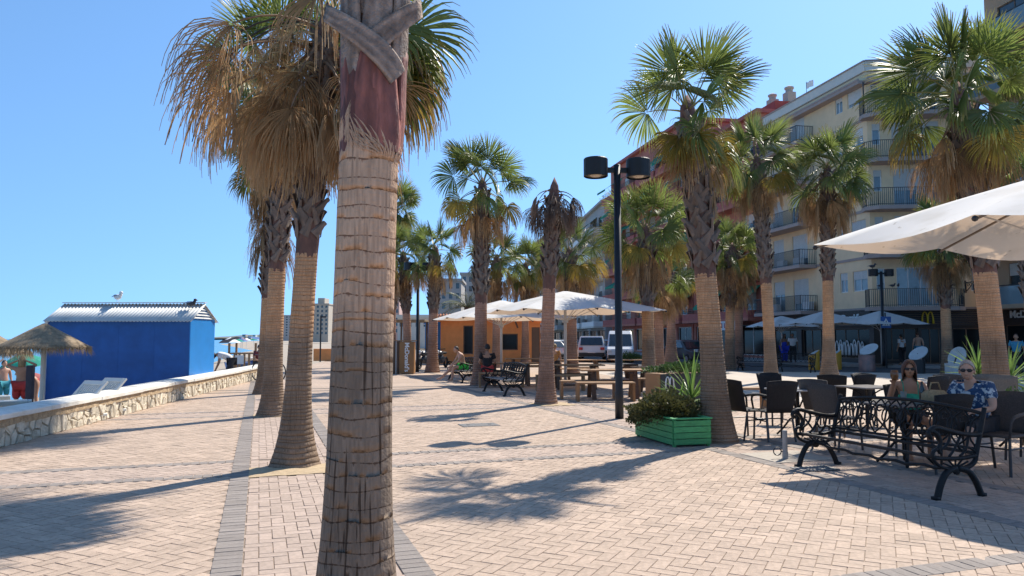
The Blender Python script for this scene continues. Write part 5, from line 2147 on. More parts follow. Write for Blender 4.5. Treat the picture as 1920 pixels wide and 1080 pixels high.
# --- cafe chairs (front = -Y)
def chair(label, loc, rz, m_w, arms=True):
    root = thing('cafe_chair', label, 'chair', loc, rz, 'wicker cafe chairs')
    mb = MB()
    mb.slab([(-0.23, -0.22), (0.23, -0.22), (0.21, 0.20), (-0.21, 0.20)], 0.425, 0.455)
    mb.build('seat', m_w, root, False, 0.01)
    vs, fs = [], []
    nx_, nz_ = 8, 6
    for side in (0, 1):
        for j in range(nz_ + 1):
            t = j / nz_
            z = 0.44 + 0.46 * t
            for i in range(nx_ + 1):
                u = -1 + 2 * i / nx_
                wd = 0.20 + 0.045 * t
                crown = 0.022 * (1 - u * u) if j == nz_ else 0
                y = 0.19 + 0.13 * t + 0.035 * (1 - u * u) + (0.022 if side else 0)
                vs.append((u * wd, y, z + crown))
    q = (nx_ + 1) * (nz_ + 1)
    for j in range(nz_):
        for i in range(nx_):
            a = j * (nx_ + 1) + i
            fs.append((a, a + 1, a + nx_ + 2, a + nx_ + 1))
            fs.append((q + a, q + a + nx_ + 1, q + a + nx_ + 2, q + a + 1))
    for i in range(nx_):
        a = nz_ * (nx_ + 1) + i
        fs.append((a, a + 1, q + a + 1, q + a))
        fs.append((i, q + i, q + i + 1, i + 1))
    for j in range(nz_):
        a, b = j * (nx_ + 1), j * (nx_ + 1) + nx_
        fs.append((a, a + nx_ + 1, q + a + nx_ + 1, q + a))
        fs.append((b, q + b, q + b + nx_ + 1, b + nx_ + 1))
    mb = MB()
    mb.add(vs, fs)
    mb.build('backrest', m_w, root, True, 0, True)
    for sx_ in (-1, 1):
        mb = MB()
        mb.tube([(sx_ * 0.215, -0.19, 0.43), (sx_ * 0.225, -0.215, 0.0)], 0.016, 6)
        mb.build('leg', M_leg, root)
        mb = MB()
        mb.tube([(sx_ * 0.20, 0.18, 0.43), (sx_ * 0.215, 0.27, 0.0)], 0.016, 6)
        mb.build('leg', M_leg, root)
        if arms:
            mb = MB()
            mb.tube([(sx_ * 0.225, 0.25, 0.68), (sx_ * 0.255, 0.12, 0.695), (sx_ * 0.265, -0.05, 0.685), (sx_ * 0.26, -0.17, 0.66), (sx_ * 0.25, -0.215, 0.60), (sx_ * 0.225, -0.205, 0.43)],
                    [0.017, 0.020, 0.022, 0.02, 0.017, 0.015], 6)
            mb.build('arm', m_w, root, True)
    mb = MB()
    mb.tube([(-0.22, -0.20, 0.30), (0.22, -0.20, 0.30)], 0.010, 5)
    mb.tube([(-0.22, -0.20, 0.30), (-0.205, 0.215, 0.30)], 0.010, 5)
    mb.tube([(0.22, -0.20, 0.30), (0.205, 0.215, 0.30)], 0.010, 5)
    mb.build('stretcher', M_leg, root)
    return root


CH = [  # px, D, rz (deg; 0 faces the camera), material, arms, label
    (1398, 11.75, 115, 0, True, 'dark wicker armchair furthest left at the cafe, next to the palm by the planter'),
    (1447, 11.55, 186, 0, True, 'dark wicker armchair with its back to us at the left cafe table'),
    (1456, 13.6, 8, 0, False, 'dark wicker chair behind the left cafe table, only its top showing'),
    (1540, 11.9, 130, 1, False, 'grey wicker chair turned away right of the left cafe table'),
    (1566, 10.6, 118, 1, True, 'grey wicker armchair just behind the left end of the ornate bench'),
    (1562, 13.4, 150, 0, False, 'dark wicker chair behind the grey chairs, left one of the pair'),
    (1594, 13.6, 200, 0, False, 'dark wicker chair behind the grey chairs, right one of the pair'),
    (1748, 8.9, 188, 0, True, 'large dark wicker armchair with its back against the ornate bench'),
    (1866, 8.75, -62, 1, True, 'wicker armchair the man in the flowered shirt sits on'),
    (1700, 10.1, -14, 0, True, 'wicker armchair the woman in the green top sits on'),
    (1727, 13.0, 200, 0, False, 'dark wicker chair behind the right shoulder of the woman in green'),
    (1772, 13.6, 155, 1, False, 'grey wicker chair left of the head of the man in the flowered shirt'),
    (1856, 12.9, -25, 2, False, 'tan backed wicker chair right of the man, left one of the pair'),
    (1888, 12.6, -15, 2, False, 'tan backed wicker chair right of the man, right one of the pair'),
    (1925, 9.6, 215, 0, True, 'dark wicker armchair cut off by the right edge of the picture'),
    (1640, 13.4, 20, 0, False, 'dark wicker chair left of the woman in green, behind the middle table'),
]
M_wickt = mat('tan_wicker', (0.25, 0.20, 0.15), 0.6, 0.2, 60, 0.9, 130)
for px, D, rz, m, arms, lab in CH:
    chair(lab, (xat(px, D), D, 0.006), R(rz), [M_wick, M_wickg, M_wickt][m], arms)


def cafe_table(label, loc, rz, m, w_=0.72, d=0.72):
    root = thing('cafe_table', label, 'table', loc, rz, 'cafe tables')
    mb = MB()
    mb.box(-w_ / 2, w_ / 2, -d / 2, d / 2, 0.725, 0.750)
    mb.build('table_top', m, root, False, 0.008)
    mb = MB()
    mb.tube([(0, 0, 0.12), (0, 0, 0.725)], [0.035, 0.03], 8)
    mb.build('pedestal', M_iron, root, True)
    for k in range(4):
        a = PI / 4 + k * PI / 2
        c, s = math.cos(a), math.sin(a)
        mb = MB()
        mb.tube([(0.03 * c, 0.03 * s, 0.30), (0.12 * c, 0.12 * s, 0.26), (0.22 * c, 0.22 * s, 0.12), (0.32 * c, 0.32 * s, 0.015)], 0.017, 6)
        mb.build('foot', M_iron, root, True)
        mb = MB()
        mb.tube([(0.03 * c, 0.03 * s, 0.45), (0.10 * c, 0.10 * s, 0.62), (0.20 * c, 0.20 * s, 0.69), (0.30 * c, 0.30 * s, 0.72)], 0.013, 6)
        mb.build('bracket', M_iron, root, True)
    return root


for px, D, rz, m, lab in [(1492, 12.0, 18, M_ttop, 'pale square cafe table among the dark chairs at the left of the cafe'),
                          (1622, 12.6, 18, M_ttopd, 'square cafe table in the middle, left of the woman in green'),
                          (1690, 9.3, 20, M_ttopd, 'square cafe table with drinks in front of the woman in green'),
                          (1778, 13.7, 18, M_ttop, 'pale square cafe table behind the man in the flowered shirt'),
                          (1915, 10.6, 18, M_ttopd, 'square cafe table cut by the right edge of the picture')]:
    cafe_table(lab, (xat(px, D), D, 0.006), R(rz), m)
M_bottle = mat('dark_bottle', (0.012, 0.014, 0.012), 0.1, 0.2, 5, spec=0.8)
M_drink = mat('pale_drink', (0.30, 0.32, 0.28), 0.1, 0.2, 5, trans=0.4, spec=0.8)
M_beer = mat('brown_drink', (0.25, 0.12, 0.05), 0.1, 0.2, 5, trans=0.4, spec=0.8)
M_straw = mat('straw_weave', (0.36, 0.27, 0.15), 0.85, 0.25, 40, 0.8, 90)
tx, ty = xat(1690, 9.3), 9.3
bt = thing('bottle', 'dark bottle standing on the drinks table', 'bottle', (tx + 0.19, ty - 0.08, 0.757))
mb = MB()
mb.lathe([(0.034, 0), (0.034, 0.16), (0.015, 0.22), (0.013, 0.27)], 12)
mb.build('glass_body', M_bottle, bt, True)
gl = thing('glass', 'clear glass standing on the drinks table left of the bottle', 'glass', (tx - 0.05, ty - 0.10, 0.757))
mb = MB()
mb.lathe([(0.026, 0), (0.038, 0.15)], 12)
mb.build('tumbler', M_drink, gl, True)
gl = thing('glass', 'low glass ashtray on the drinks table beside the bottle', 'glass', (tx + 0.07, ty - 0.22, 0.757))
mb = MB()
mb.lathe([(0.05, 0), (0.055, 0.035)], 12)
mb.build('dish', M_drink, gl, True)
bgg = thing('handbag', 'tan straw handbag resting on the drinks table', 'bag', (tx + 0.28, ty - 0.2, 0.757), 0.4)
mb = MB()
mb.lathe([(0.13, 0), (0.155, 0.05), (0.15, 0.12), (0.10, 0.17)], 14)
mb.build('pouch', M_straw, bgg, True)
mb = MB()
mb.tube([(-0.1, 0, 0.16), (-0.06, 0, 0.26), (0.06, 0, 0.26), (0.1, 0, 0.16)], 0.01, 5)
mb.build('handle', M_straw, bgg, True)


# --- picnic tables and separate plank benches
def picnic_table(label, loc, rz, ln=1.75):
    root = thing('picnic_table', label, 'table', loc, rz, 'brown picnic tables')
    for k in range(5):
        mb = MB()
        y = -0.38 + k * 0.153
        mb.box(-ln / 2, ln / 2, y, y + 0.146, 0.715, 0.755)
        mb.build('plank', M_wood, root, False, 0.004)
    for s in (-1, 1):
        x = s * (ln / 2 - 0.32)
        for t in (-1, 1):
            mb = MB()
            mb.bar((x, t * 0.16, 0.715), (x, t * 0.40, 0.0), 0.05, 0.11, up=(1, 0, 0))
            mb.build('leg', M_woodx, root)
        mb = MB()
        mb.box(x - 0.05, x - 0.01, -0.34, 0.34, 0.63, 0.714)
        mb.build('batten', M_woodx, root)
    mb = MB()
    mb.box(-ln / 2 + 0.35, ln / 2 - 0.35, -0.03, 0.03, 0.40, 0.48)
    mb.build('rail', M_woodx, root)
    return root


def plank_bench(label, loc, rz, ln=1.45):
    root = thing('plank_bench', label, 'bench', loc, rz, 'brown plank benches')
    mb = MB()
    mb.box(-ln / 2, ln / 2, -0.19, 0.19, 0.43, 0.475)
    mb.build('seat', M_wood, root, False, 0.005)
    for s in (-1, 1):
        mb = MB()
        x = s * (ln / 2 - 0.035)
        mb.box(x - 0.03, x + 0.03, -0.18, 0.18, 0.0, 0.429)
        mb.build('end_panel', M_woodd, root, False, 0.005)
    return root


PT = [(1148, 19.6, 4, 'front picnic table left of the lamp post, with bench in front'), (1243, 21.6, 8, 'picnic table behind the brown planter with the arches'),
      (1078, 23.3, 4, 'picnic table under the pole of the front parasol'), (958, 25.0, 4, 'picnic table the man in black sits at'),
      (1090, 28.6, 6, 'picnic table right of the parasol pole, further back'), (988, 30.5, 4, 'picnic table in front of the dark kiosk hatch'), (1185, 29.0, 8, 'picnic table in front of the vans, rearmost on the right')]
for px, D, rz, lab in PT:
    picnic_table(lab, (xat(px, D), D, 0), R(rz))
PB = [(1134, 18.7, 3, 'plank bench nearest the lamp post, tan end panel in the sun'), (1102, 19.75 - 0.35, 3, 'plank bench just behind the nearest plank bench'), (1050, 22.4, 4, 'plank bench right of the dead palm trunk'),
      (1240, 20.6, 8, 'plank bench half behind the brown planter'), (940, 24.0, 4, 'plank bench in front of the table of the man in black'), (1085, 27.5, 6, 'plank bench behind the parasol pole'),
      (1376, 16.6, 8, 'plank bench just right of the palm by the planter'), (990, 29.4, 4, 'plank bench in front of the rear picnic table by the kiosk')]
for px, D, rz, lab in PB:
    plank_bench(lab, (xat(px, D), D, 0), R(rz))


# --- totem sign
M_totx = mat('totem_brown', (0.30, 0.15, 0.055), 0.6, 0.08, 3)
tD = 33.0
tt = thing('totem_sign', 'brown totem sign with white vertical lettering next to the far lamp post', 'sign', (xat(757, tD), tD, 0), R(-4))
mb = MB()
mb.box(-0.16, 0.50, -0.16, 0.16, 0.02, 1.42)
mb.build('panel', M_totx, tt, False, 0.01)
for k in range(4):
    mb = MB()
    x = -0.50 + k * 0.085
    mb.box(x, x + 0.055, -0.15, 0.15, 0.0, 1.44)
    mb.build('slat', [M_creamw, M_woodx, M_greyb, M_woodx][k], tt)
mb = MB()
mb.box(-0.52, 0.54, -0.17, 0.17, 1.445, 1.48)
mb.build('cap', M_woodd, tt)
o = link('lettering', text_mesh("McDonald's", 0.27, M_letter, 0.006, 0.008), tt)
o.matrix_local = Matrix.Translation((0.18, -0.172, 0.74)) @ Matrix.Rotation(R(90), 4, 'Y')


# --- plants
def leaf_cluster(name, m, parent, c, rad, n, size, seed, up=0.3, narrow=0.4):
    r = random.Random(seed)
    mb = MB()
    for i in range(n):
        d = Vector((r.gauss(0, 1), r.gauss(0, 1), abs(r.gauss(0, 1)) * 0.9 - 0.15)).normalized()
        bump = 0.70 + 0.35 * (noise.noise((d.x * 2.2 + seed, d.y * 2.2, d.z * 2.2)) + 0.4)
        k = bump * (r.random() ** 0.35)
        p = Vector((c[0] + d.x * rad[0] * k, c[1] + d.y * rad[1] * k, c[2] + d.z * rad[2] * k))
        g = (d + Vector((r.gauss(0, 0.5), r.gauss(0, 0.5), r.gauss(up, 0.5)))).normalized()
        s_ = g.cross(Vector((r.random() - 0.5, r.random() - 0.5, r.random() - 0.5))).normalized()
        L_ = size * r.uniform(0.6, 1.3)
        a, b = p, p + g * L_
        mid = (a + b) / 2 + g.cross(s_) * L_ * 0.12
        mb.add([a, mid + s_ * L_ * narrow, b, mid - s_ * L_ * narrow], [(0, 1, 2, 3)])
    o = mb.build(name, m, parent)
    return tag(o, kind='stuff')


M_shrub = mat('shrub_olive', (0.12, 0.115, 0.035), 0.6, 0.45, 5, trans=0.25, c2=(0.055, 0.06, 0.02))
M_hedge = mat('hedge_green', (0.06, 0.11, 0.03), 0.6, 0.4, 5, trans=0.25)
M_yucca = mat('yucca_leaf', (0.15, 0.25, 0.06), 0.4, 0.25, 4, trans=0.35, rand=0.3)
M_bark = mat('woody_stem', (0.12, 0.08, 0.055), 0.9, 0.3, 10, 0.5, 40)


def yucca_leaf(seed, L_=0.62):
    r = random.Random(seed)
    mb = MB()
    n = 5
    vs = []
    for i in range(n + 1):
        t = i / n
        wd = 0.024 * (1 - t) ** 0.6 * (0.5 + 1.2 * t if t < 0.4 else 1) + 0.001
        x, z = L_ * t, -0.10 * L_ * t ** 2.5 * r.uniform(0.5, 1.5)
        vs += [(x, -wd, z + wd * 0.5), (x, 0, z), (x, wd, z + wd * 0.5)]
    mb.add(vs, [(3 * i + k, 3 * i + k + 1, 3 * i + k + 4, 3 * i + k + 3) for i in range(n) for k in (0, 1)])
    return mb.mesh('leaf', M_yucca)


YL = [yucca_leaf(k) for k in range(4)]


def yucca(label, loc, heads, seed, cat='plant'):
    r = random.Random(seed)
    root = thing('yucca', label, cat, loc, 0, 'spiky yuccas')
    for (hx, hy, hz, s_, n) in heads:
        mb = MB()
        mb.tube([(hx * 0.6, hy * 0.6, 0), (hx, hy, hz)], [0.05, 0.035], 7)
        mb.build('stem', M_bark, root, True)
        for i in range(n):
            o = link('leaf', YL[r.randrange(4)], root)
            t = i / n
            o.location = (hx, hy, hz - 0.10 * t + 0.04)
            o.rotation_euler = (r.uniform(-0.4, 0.4), -R(78 - 100 * t) + r.uniform(-0.15, 0.15), i * 2.4)
            k = s_ * r.uniform(0.85, 1.15)
            o.scale = (k, k, k)
    return root


# green slatted planter: corners from left, front, right
c_l, c_f, c_r = Vector((1.99, 12.02, 0)), Vector((2.31, 10.80, 0)), Vector((2.84, 11.02, 0))
gp_ang = math.atan2((c_l - c_f).y, (c_l - c_f).x)
pl = thing('planter', 'bright green slatted wooden planter box at the foot of a palm', 'planter', c_f, gp_ang - PI / 2)
w_, l_ = 0.58, 1.28
for k in range(4):
    z = 0.03 + k * 0.088
    for (x0, x1, y0, y1) in ((-0.022, 0.0, 0.0, l_), (w_, w_ + 0.022, 0.0, l_), (0.0, w_, -0.022, 0.0), (0.0, w_, l_, l_ + 0.022)):
        mb = MB()
        mb.box(x0, x1, y0, y1, z, z + 0.080)
        mb.build('slat', M_greenw, pl, False, 0.004)
for (x, y) in ((0.0, 0.0), (w_ - 0.045, 0.0), (0.0, l_ - 0.045), (w_ - 0.045, l_ - 0.045)):
    mb = MB()
    mb.box(x + 0.002, x + 0.043, y + 0.002, y + 0.043, 0.0, 0.39)
    mb.build('corner_post', M_greenw, pl)
for (x0, x1, y0, y1) in ((-0.03, 0.03, -0.03, l_ + 0.03), (w_ - 0.03, w_ + 0.03, -0.03, l_ + 0.03), (0.031, w_ - 0.031, -0.03, 0.03), (0.031, w_ - 0.031, l_ - 0.03, l_ + 0.03)):
    mb = MB()
    mb.box(x0, x1, y0, y1, 0.391, 0.412)
    mb.build('rim', M_greenw, pl, False, 0.003)
mb = MB()
mb.box(0.003, w_ - 0.003, 0.003, l_ - 0.003, 0.05, 0.33)
mb.build('soil', M_soil, pl)
T = Matrix.Translation(c_f) @ Matrix.Rotation(gp_ang - PI / 2, 4, 'Z')
sh = thing('shrub', 'olive green spreading shrub growing in the green planter', 'shrub', T @ Vector((0.26, 0.60, 0.33)))
leaf_cluster('foliage', M_shrub, sh, (-0.06, 0.05, 0.05), (0.60, 0.62, 0.40), 5200, 0.050, 4, up=0.4)
leaf_cluster('foliage', M_shrub, sh, (-0.30, 0.40, -0.05), (0.34, 0.34, 0.30), 1700, 0.05, 6, up=0.2)
mb = MB()
r = random.Random(3)
for k in range(16):
    a = r.uniform(0, 6.28)
    mb.tube([(0, 0, 0), (0.15 * math.cos(a), 0.2 * math.sin(a), 0.15), (0.42 * math.cos(a), 0.5 * math.sin(a), 0.27)], [0.012, 0.008, 0.004], 4)
mb.build('branches', M_bark, sh)
yucca('pale green yucca between the green planter and the palm trunk', (2.95, 12.35, 0), [(0, 0, 0.55, 1.15, 46), (-0.25, -0.15, 0.42, 0.8, 34), (-0.45, 0.15, 0.38, 0.6, 26)], 3)
yucca('yucca with long leaves at the foot of the tall right palm', (xat(1846, 15.2), 15.2, 0), [(-0.15, 0.0, 0.85, 1.15, 46), (0.55, 0.1, 0.72, 1.15, 46), (0.15, -0.35, 0.5, 0.85, 30)], 5)
sb = thing('shrub', 'low bright shrub at the right edge behind the man', 'shrub', (xat(1910, 11.9), 11.9, 0))
leaf_cluster('foliage', M_hedge, sb, (0, 0, 0.35), (0.5, 0.4, 0.45), 1800, 0.05, 9)

# brown planter with the arches
bD = 17.6
bp_ = thing('planter', 'brown planter box with white arches logo behind the green planter', 'planter', (xat(1222, bD), bD, 0), R(-58))
mb = MB()
mb.box(-0.25, 0.25, 0.0, 1.9, 0.02, 0.74)
mb.build('box', M_woodd, bp_, False, 0.01)
M_blackp = mat('black_panel', (0.022, 0.022, 0.024), 0.5, 0.1, 4)
mb = MB()
mb.box(0.252, 0.272, 0.02, 1.88, 0.04, 0.73)
mb.build('side_panel', M_blackp, bp_)
mb = MB(Matrix.Translation((0.274, 0.28, 0.40)) @ Matrix.Rotation(R(90), 4, 'Z'))
arches(mb, -0.06, 0.0, 0.13, 0.26, 0.018, y=-0.004)
mb.build('arches_logo', M_letter, bp_, True)
hd = thing('hedge', 'low clipped hedge growing in the brown planter', 'hedge', bp_.location + Vector((0.80, 0.50, 0.72)))
leaf_cluster('foliage', M_hedge, hd, (0, 0.0, 0.05), (0.95, 0.70, 0.24), 2600, 0.055, 11)
fb2 = thing('planter', 'round dark pot with a grassy plant behind the lamp post', 'planter', (xat(1182, 29.5), 29.5, 0))
mb = MB()
mb.lathe([(0.22, 0), (0.30, 0.5), (0.30, 0.55)], 12)
mb.build('pot', M_woodx, fb2, True)
leaf_cluster('foliage', M_hedge, fb2, (0, 0, 0.7), (0.55, 0.5, 0.35), 900, 0.1, 13, up=0.8, narrow=0.15)

# --- yellow bins, bins with tilted lids
M_ybin = mat('yellow_bin', (0.62, 0.31, 0.03), 0.5, 0.06, 3)
M_print = mat('printed_wrap', (0.30, 0.16, 0.14), 0.5, 0.6, 3, c2=(0.12, 0.10, 0.10))
M_bar = mat('grate_bar', (0.22, 0.21, 0.20), 0.6, 0.2, 20)
M_lid = mat('tilted_lid', (0.42, 0.47, 0.47), 0.35, 0.12, 4)


def slant_bin(label, loc, r_, h0, h1, m, group):
    root = thing('litter_bin', label, 'bin', loc, 0, group)
    n = 24
    vs, fs = [], []
    for z in (0, 1):
        for k in range(n):
            a = 2 * PI * k / n
            vs.append((r_ * math.cos(a), r_ * math.sin(a), 0.0 if z == 0 else h0 + (h1 - h0) * (0.5 + 0.5 * math.cos(a))))
    for k in range(n):
        fs.append((k, (k + 1) % n, n + (k + 1) % n, n + k))
    fs.append(tuple(range(n, 2 * n)))
    mb = MB()
    mb.add(vs, fs)
    mb.build('body', m, root)
    mb = MB()
    vs = [(0.8 * x, 0.8 * y, h0 + (h1 - h0) * (0.5 + 0.4 * x / r_) + 0.012) for (x, y, _) in vs[:n]]
    mb.add(vs, [tuple(range(n))])
    mb.build('opening_plate', M_lid, root)
    return root


slant_bin('yellow litter bin with slanted top left of the dark shaggy palm', (xat(1525, 37.0), 37.0, 0), 0.27, 0.68, 1.0, M_ybin, 'yellow slanted litter bins')
slant_bin('yellow litter bin half hidden right of the dark shaggy palm', (xat(1566, 37.5), 37.5, 0), 0.27, 0.68, 1.0, M_ybin, 'yellow slanted litter bins')


def lid_bin(label, loc, m, h=0.78, tilt=0.6):
    root = thing('display_drum', label, 'drum', loc, 0, 'drums with tilted discs')
    mb = MB()
    mb.lathe([(0.36, 0), (0.36, h)], 26)
    mb.build('drum', m, root, False)
    T = Matrix.Translation((0.12, 0, h + 0.26)) @ Matrix.Rotation(-tilt, 4, 'Y') @ Matrix.Rotation(0.25, 4, 'X')
    mb = MB(T)
    mb.lathe([(0.43, 0), (0.43, 0.03)], 26)
    mb.build('disc', M_lid, root, False)
    mb = MB()
    mb.tube([(0, 0, h), (0.1, 0, h + 0.26)], 0.04, 6)
    mb.build('support', M_rail, root)


lid_bin('photo printed drum with tilted pale disc in front of the arches frieze', (xat(1624, 35.3), 35.3, 0), M_print)
lid_bin('drum with tilted pale disc above the head of the woman in green', (xat(1716, 33.5), 33.5, 0), M_blackp, 0.62, 0.75)
lid_bin('drum with upright pale blue disc left of the head of the man', (xat(1788, 30.5), 30.5, 0), M_lid, 0.55, 1.2)

# small items on the paving
bo = thing('bollard', 'small metal bollard with a ring beside the ornate bench', 'bollard', (xat(1467, 9.75), 9.75, 0.0))
mb = MB()
mb.lathe([(0.032, 0), (0.032, 0.36), (0.028, 0.37)], 12)
mb.lathe([(0.037, 0.0), (0.037, 0.10)], 12)
mb.build('post', mat('grey_tube', (0.33, 0.32, 0.31), 0.5, 0.15, 8), bo)
mb = MB()
mb.tube([(-0.10 + 0.05 * math.cos(a), 0.0, 0.10 + 0.05 * math.sin(a)) for a in np.linspace(0, 2 * PI, 14)], 0.008, 5)
mb.tube([(-0.05, 0, 0.10), (-0.03, 0, 0.10)], 0.008, 5)
mb.build('ring', M_leg, bo)
M_cover = mat('metal_cover', (0.14, 0.135, 0.13), 0.6, 0.2, 20, 0.5, 90)
mc = thing('manhole_cover', 'rectangular grey metal access cover set in the paving', 'cover', gp(898, 797) + Vector((0, 0, 0.003)), GRID)
mb = MB()
mb.box(-0.34, 0.34, -0.22, 0.22, -0.01, 0.006)
mb.build('plate', M_cover, mc, False, 0.003)
for k in (-1, 1):
    mb = MB()
    mb.box(k * 0.2 - 0.03, k * 0.2 + 0.03, -0.02, 0.02, 0.0065, 0.010)
    mb.build('lifting_slot', M_dark, mc)
mc = thing('access_plate', 'large concrete access slab under the small bollard', 'cover', (3.62, 9.95, 0.002), GRID)
mb = MB()
mb.box(-0.45, 0.45, -0.40, 0.40, -0.01, 0.006)
mb.build('slab', mat('cover_concrete', (0.40, 0.35, 0.29), 0.9, 0.12, 12, 0.3, 60), mc, False, 0.003)
dg_ = thing('drain_grate', 'slotted drain grate in the paving below the ornate bench', 'grate', gp(1528, 880) + Vector((0, 0, 0.003)), GRID)
mb = MB()
mb.box(-0.24, 0.24, -0.15, 0.15, -0.01, 0.002)
mb.build('well', M_dark, dg_)
for k in range(9):
    mb = MB()
    x = -0.225 + k * 0.056
    mb.box(x - 0.016, x + 0.016, -0.145, 0.145, 0.003, 0.012)
    mb.build('bar', M_bar, dg_)

# ------------------------------------------------------------------ beach: blue hut, thatched parasols, loungers
BZ = -0.95                                    # sand level at the hut
M_hutb = mat('hut_blue', (0.014, 0.105, 0.36), 0.55, 0.16, 2.5, 0.1, 40, big=0.12)
M_hutw = mat('hut_sunlit_stall_blue', (0.02, 0.22, 0.58), 0.35, 0.08, 2)  # hut blue with sunlight put into the colour; on the stall its own blue
M_tin = mat('tin_roof', (0.60, 0.60, 0.57), 0.5, 0.12, 3, big=0.06)
hD = 22.0
hx0, hx1 = xat(88, hD), xat(358, hD)
hl, hd_ = hx1 - hx0, 1.65
hw = zat(598, hD) + 0.95
hut = thing('beach_hut', 'blue beach hut with white corrugated roof behind the low wall', 'hut', (hx0, hD, BZ), R(-1.2))
mb = MB()
mb.box(0, hl, 0, hd_, 0, hw)
mb.build('wall', M_hutb, hut)
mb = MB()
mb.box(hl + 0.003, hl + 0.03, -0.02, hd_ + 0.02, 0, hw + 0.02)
mb.build('end_wall', M_hutw, hut)  # painted lighter than the shaded front wall, as if sunlit
for x in (-0.03, ):
    mb = MB()
    mb.box(x - 0.04, x + 0.05, -0.035, 0.03, 0, hw)
    mb.build('corner_trim', M_wht, hut)
for k in range(1, 4):
    mb = MB()
    mb.box(hl * k / 4 - 0.012, hl * k / 4 + 0.012, -0.004, -0.001, 0, hw)
    mb.build('panel_seam', M_hutb, hut)
rise = 0.45
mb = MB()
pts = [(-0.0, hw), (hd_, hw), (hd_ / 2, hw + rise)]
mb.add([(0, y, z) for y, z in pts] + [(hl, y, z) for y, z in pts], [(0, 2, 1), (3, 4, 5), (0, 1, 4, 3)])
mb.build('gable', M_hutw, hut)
for k in range(5):
    t0, t1 = k / 5.2, (k + 0.55) / 5.2
    mb = MB()
    y0, y1 = hd_ / 2 * t0, hd_ - hd_ / 2 * t0
    z0, z1 = hw + rise * t0 + 0.02, hw + rise * t1 + 0.02
    ya, yb = hd_ / 2 * t1, hd_ - hd_ / 2 * t1
    mb.add([(hl + 0.06, y0, z0), (hl + 0.06, y1, z0), (hl + 0.035, yb, z1), (hl + 0.035, ya, z1)], [(0, 1, 2, 3)])
    mb.add([(hl + 0.034, ya, z1), (hl + 0.034, yb, z1), (hl + 0.059, y1, z0), (hl + 0.059, y0, z0)], [(0, 1, 2, 3)])
    mb.build('louvre', M_tin, hut)
for sgn in (0, 1):
    vs, fs = [], []
    n = 260
    for i in range(n + 1):
        x = -0.05 + (hl + 0.15) * i / n
        w_ = 0.013 * math.sin(i / n * (hl + 0.15) / 0.105 * 2 * PI)
        if sgn == 0:
            vs += [(x, -0.16, hw - 0.07 + w_), (x, hd_ / 2, hw + rise + 0.03 + w_)]
        else:
            vs += [(x, hd_ / 2 + 0.03, hw + rise - 0.01 + w_), (x, hd_ + 0.16, hw - 0.07 + w_)]
    for i in range(n):
        fs.append((2 * i, 2 * i + 2, 2 * i + 3, 2 * i + 1))
    mb = MB()
    mb.add(vs, fs)
    o = mb.build('roof', M_tin, hut, True)
    sm = o.modifiers.new('gauge', 'SOLIDIFY')
    sm.thickness = 0.012
mb = MB()
mb.bar((-0.05, hd_ / 2, hw + rise + 0.065), (hl + 0.10, hd_ / 2, hw + rise + 0.065), 0.20, 0.02)
mb.build('ridge_cap', M_tin, hut)


def gull(label, loc, rz, m1, m2, s=1.0):
    root = thing('bird', label, 'bird', loc, rz, 'birds on the roofs and railings')
    mb = MB(Matrix.Diagonal((s, s, s, 1)))
    mb.ball((0, 0, 0.14), (0.07, 0.15, 0.075), 10, 7)
    mb.ball((0, -0.14, 0.25), (0.045, 0.055, 0.045), 8, 6)
    mb.tube([(0, -0.10, 0.17), (0, -0.14, 0.24)], [0.05, 0.038], 7)
    mb.tube([(0, -0.18, 0.245), (0, -0.24, 0.235)], [0.014, 0.004], 5)
    mb.tube([(0.025, 0, 0.08), (0.025, -0.01, 0.0)], 0.007, 4)
    mb.tube([(-0.025, 0, 0.08), (-0.025, -0.01, 0.0)], 0.007, 4)
    mb.build('body', m1, root, True)
    mb = MB(Matrix.Diagonal((s, s, s, 1)))
    for k in (-1, 1):
        mb.add([(k * 0.06, -0.08, 0.19), (k * 0.085, 0.05, 0.15), (k * 0.03, 0.26, 0.14), (k * 0.04, 0.08, 0.21)], [(0, 1, 2, 3), (3, 2, 1, 0)])
    mb.build('wings', m2, root)


M_gull = mat('gull_white', (0.75, 0.75, 0.74), 0.7, 0.05)
M_gullg = mat('gull_grey', (0.30, 0.31, 0.33), 0.7, 0.1)
M_pig = mat('pigeon_grey', (0.05, 0.05, 0.06), 0.6, 0.2)
hz = BZ + hw + rise + 0.08
gull('white gull standing on the ridge of the blue hut', (hx0 + 1.62, hD + hd_ / 2 - 0.03, hz), R(60), M_gull, M_gullg, 1.15)
gull('dark gull crouching on the right part of the hut roof', (hx0 + 4.02, hD + hd_ / 2 - 0.40, hz - 0.20), R(80), M_pig, M_gullg, 1.0)
gull('pigeon on the left drum of the lamp by the cream building', Vector(L3.location) + Vector((-0.45, 0, 5.14)), R(80), M_pig, M_pig, 1.0)
for k, x in enumerate((0.05, 0.7, 1.0, 2.9, 3.9)):
    p = MF @ Vector((x, -1.10, 4.40)) + A0
    gull(['pigeon on the left corner of the long balcony rail', 'left of the two close pigeons on the long balcony rail', 'right of the two close pigeons on the long balcony rail',
          'pigeon in the middle of the long balcony rail', 'pigeon near the right end of the long balcony rail'][k], p, R(40 + 50 * k), M_pig, M_pig, 0.9)


# thatched parasols
M_thatch = mat('thatch', (0.27, 0.20, 0.125), 0.95, 0.35, 12, 1.0, 50, stretch=(1, 1, 0.6))
M_thst = mat('thatch_straw', (0.30, 0.22, 0.135), 0.95, 0.35, 20, trans=0.2)


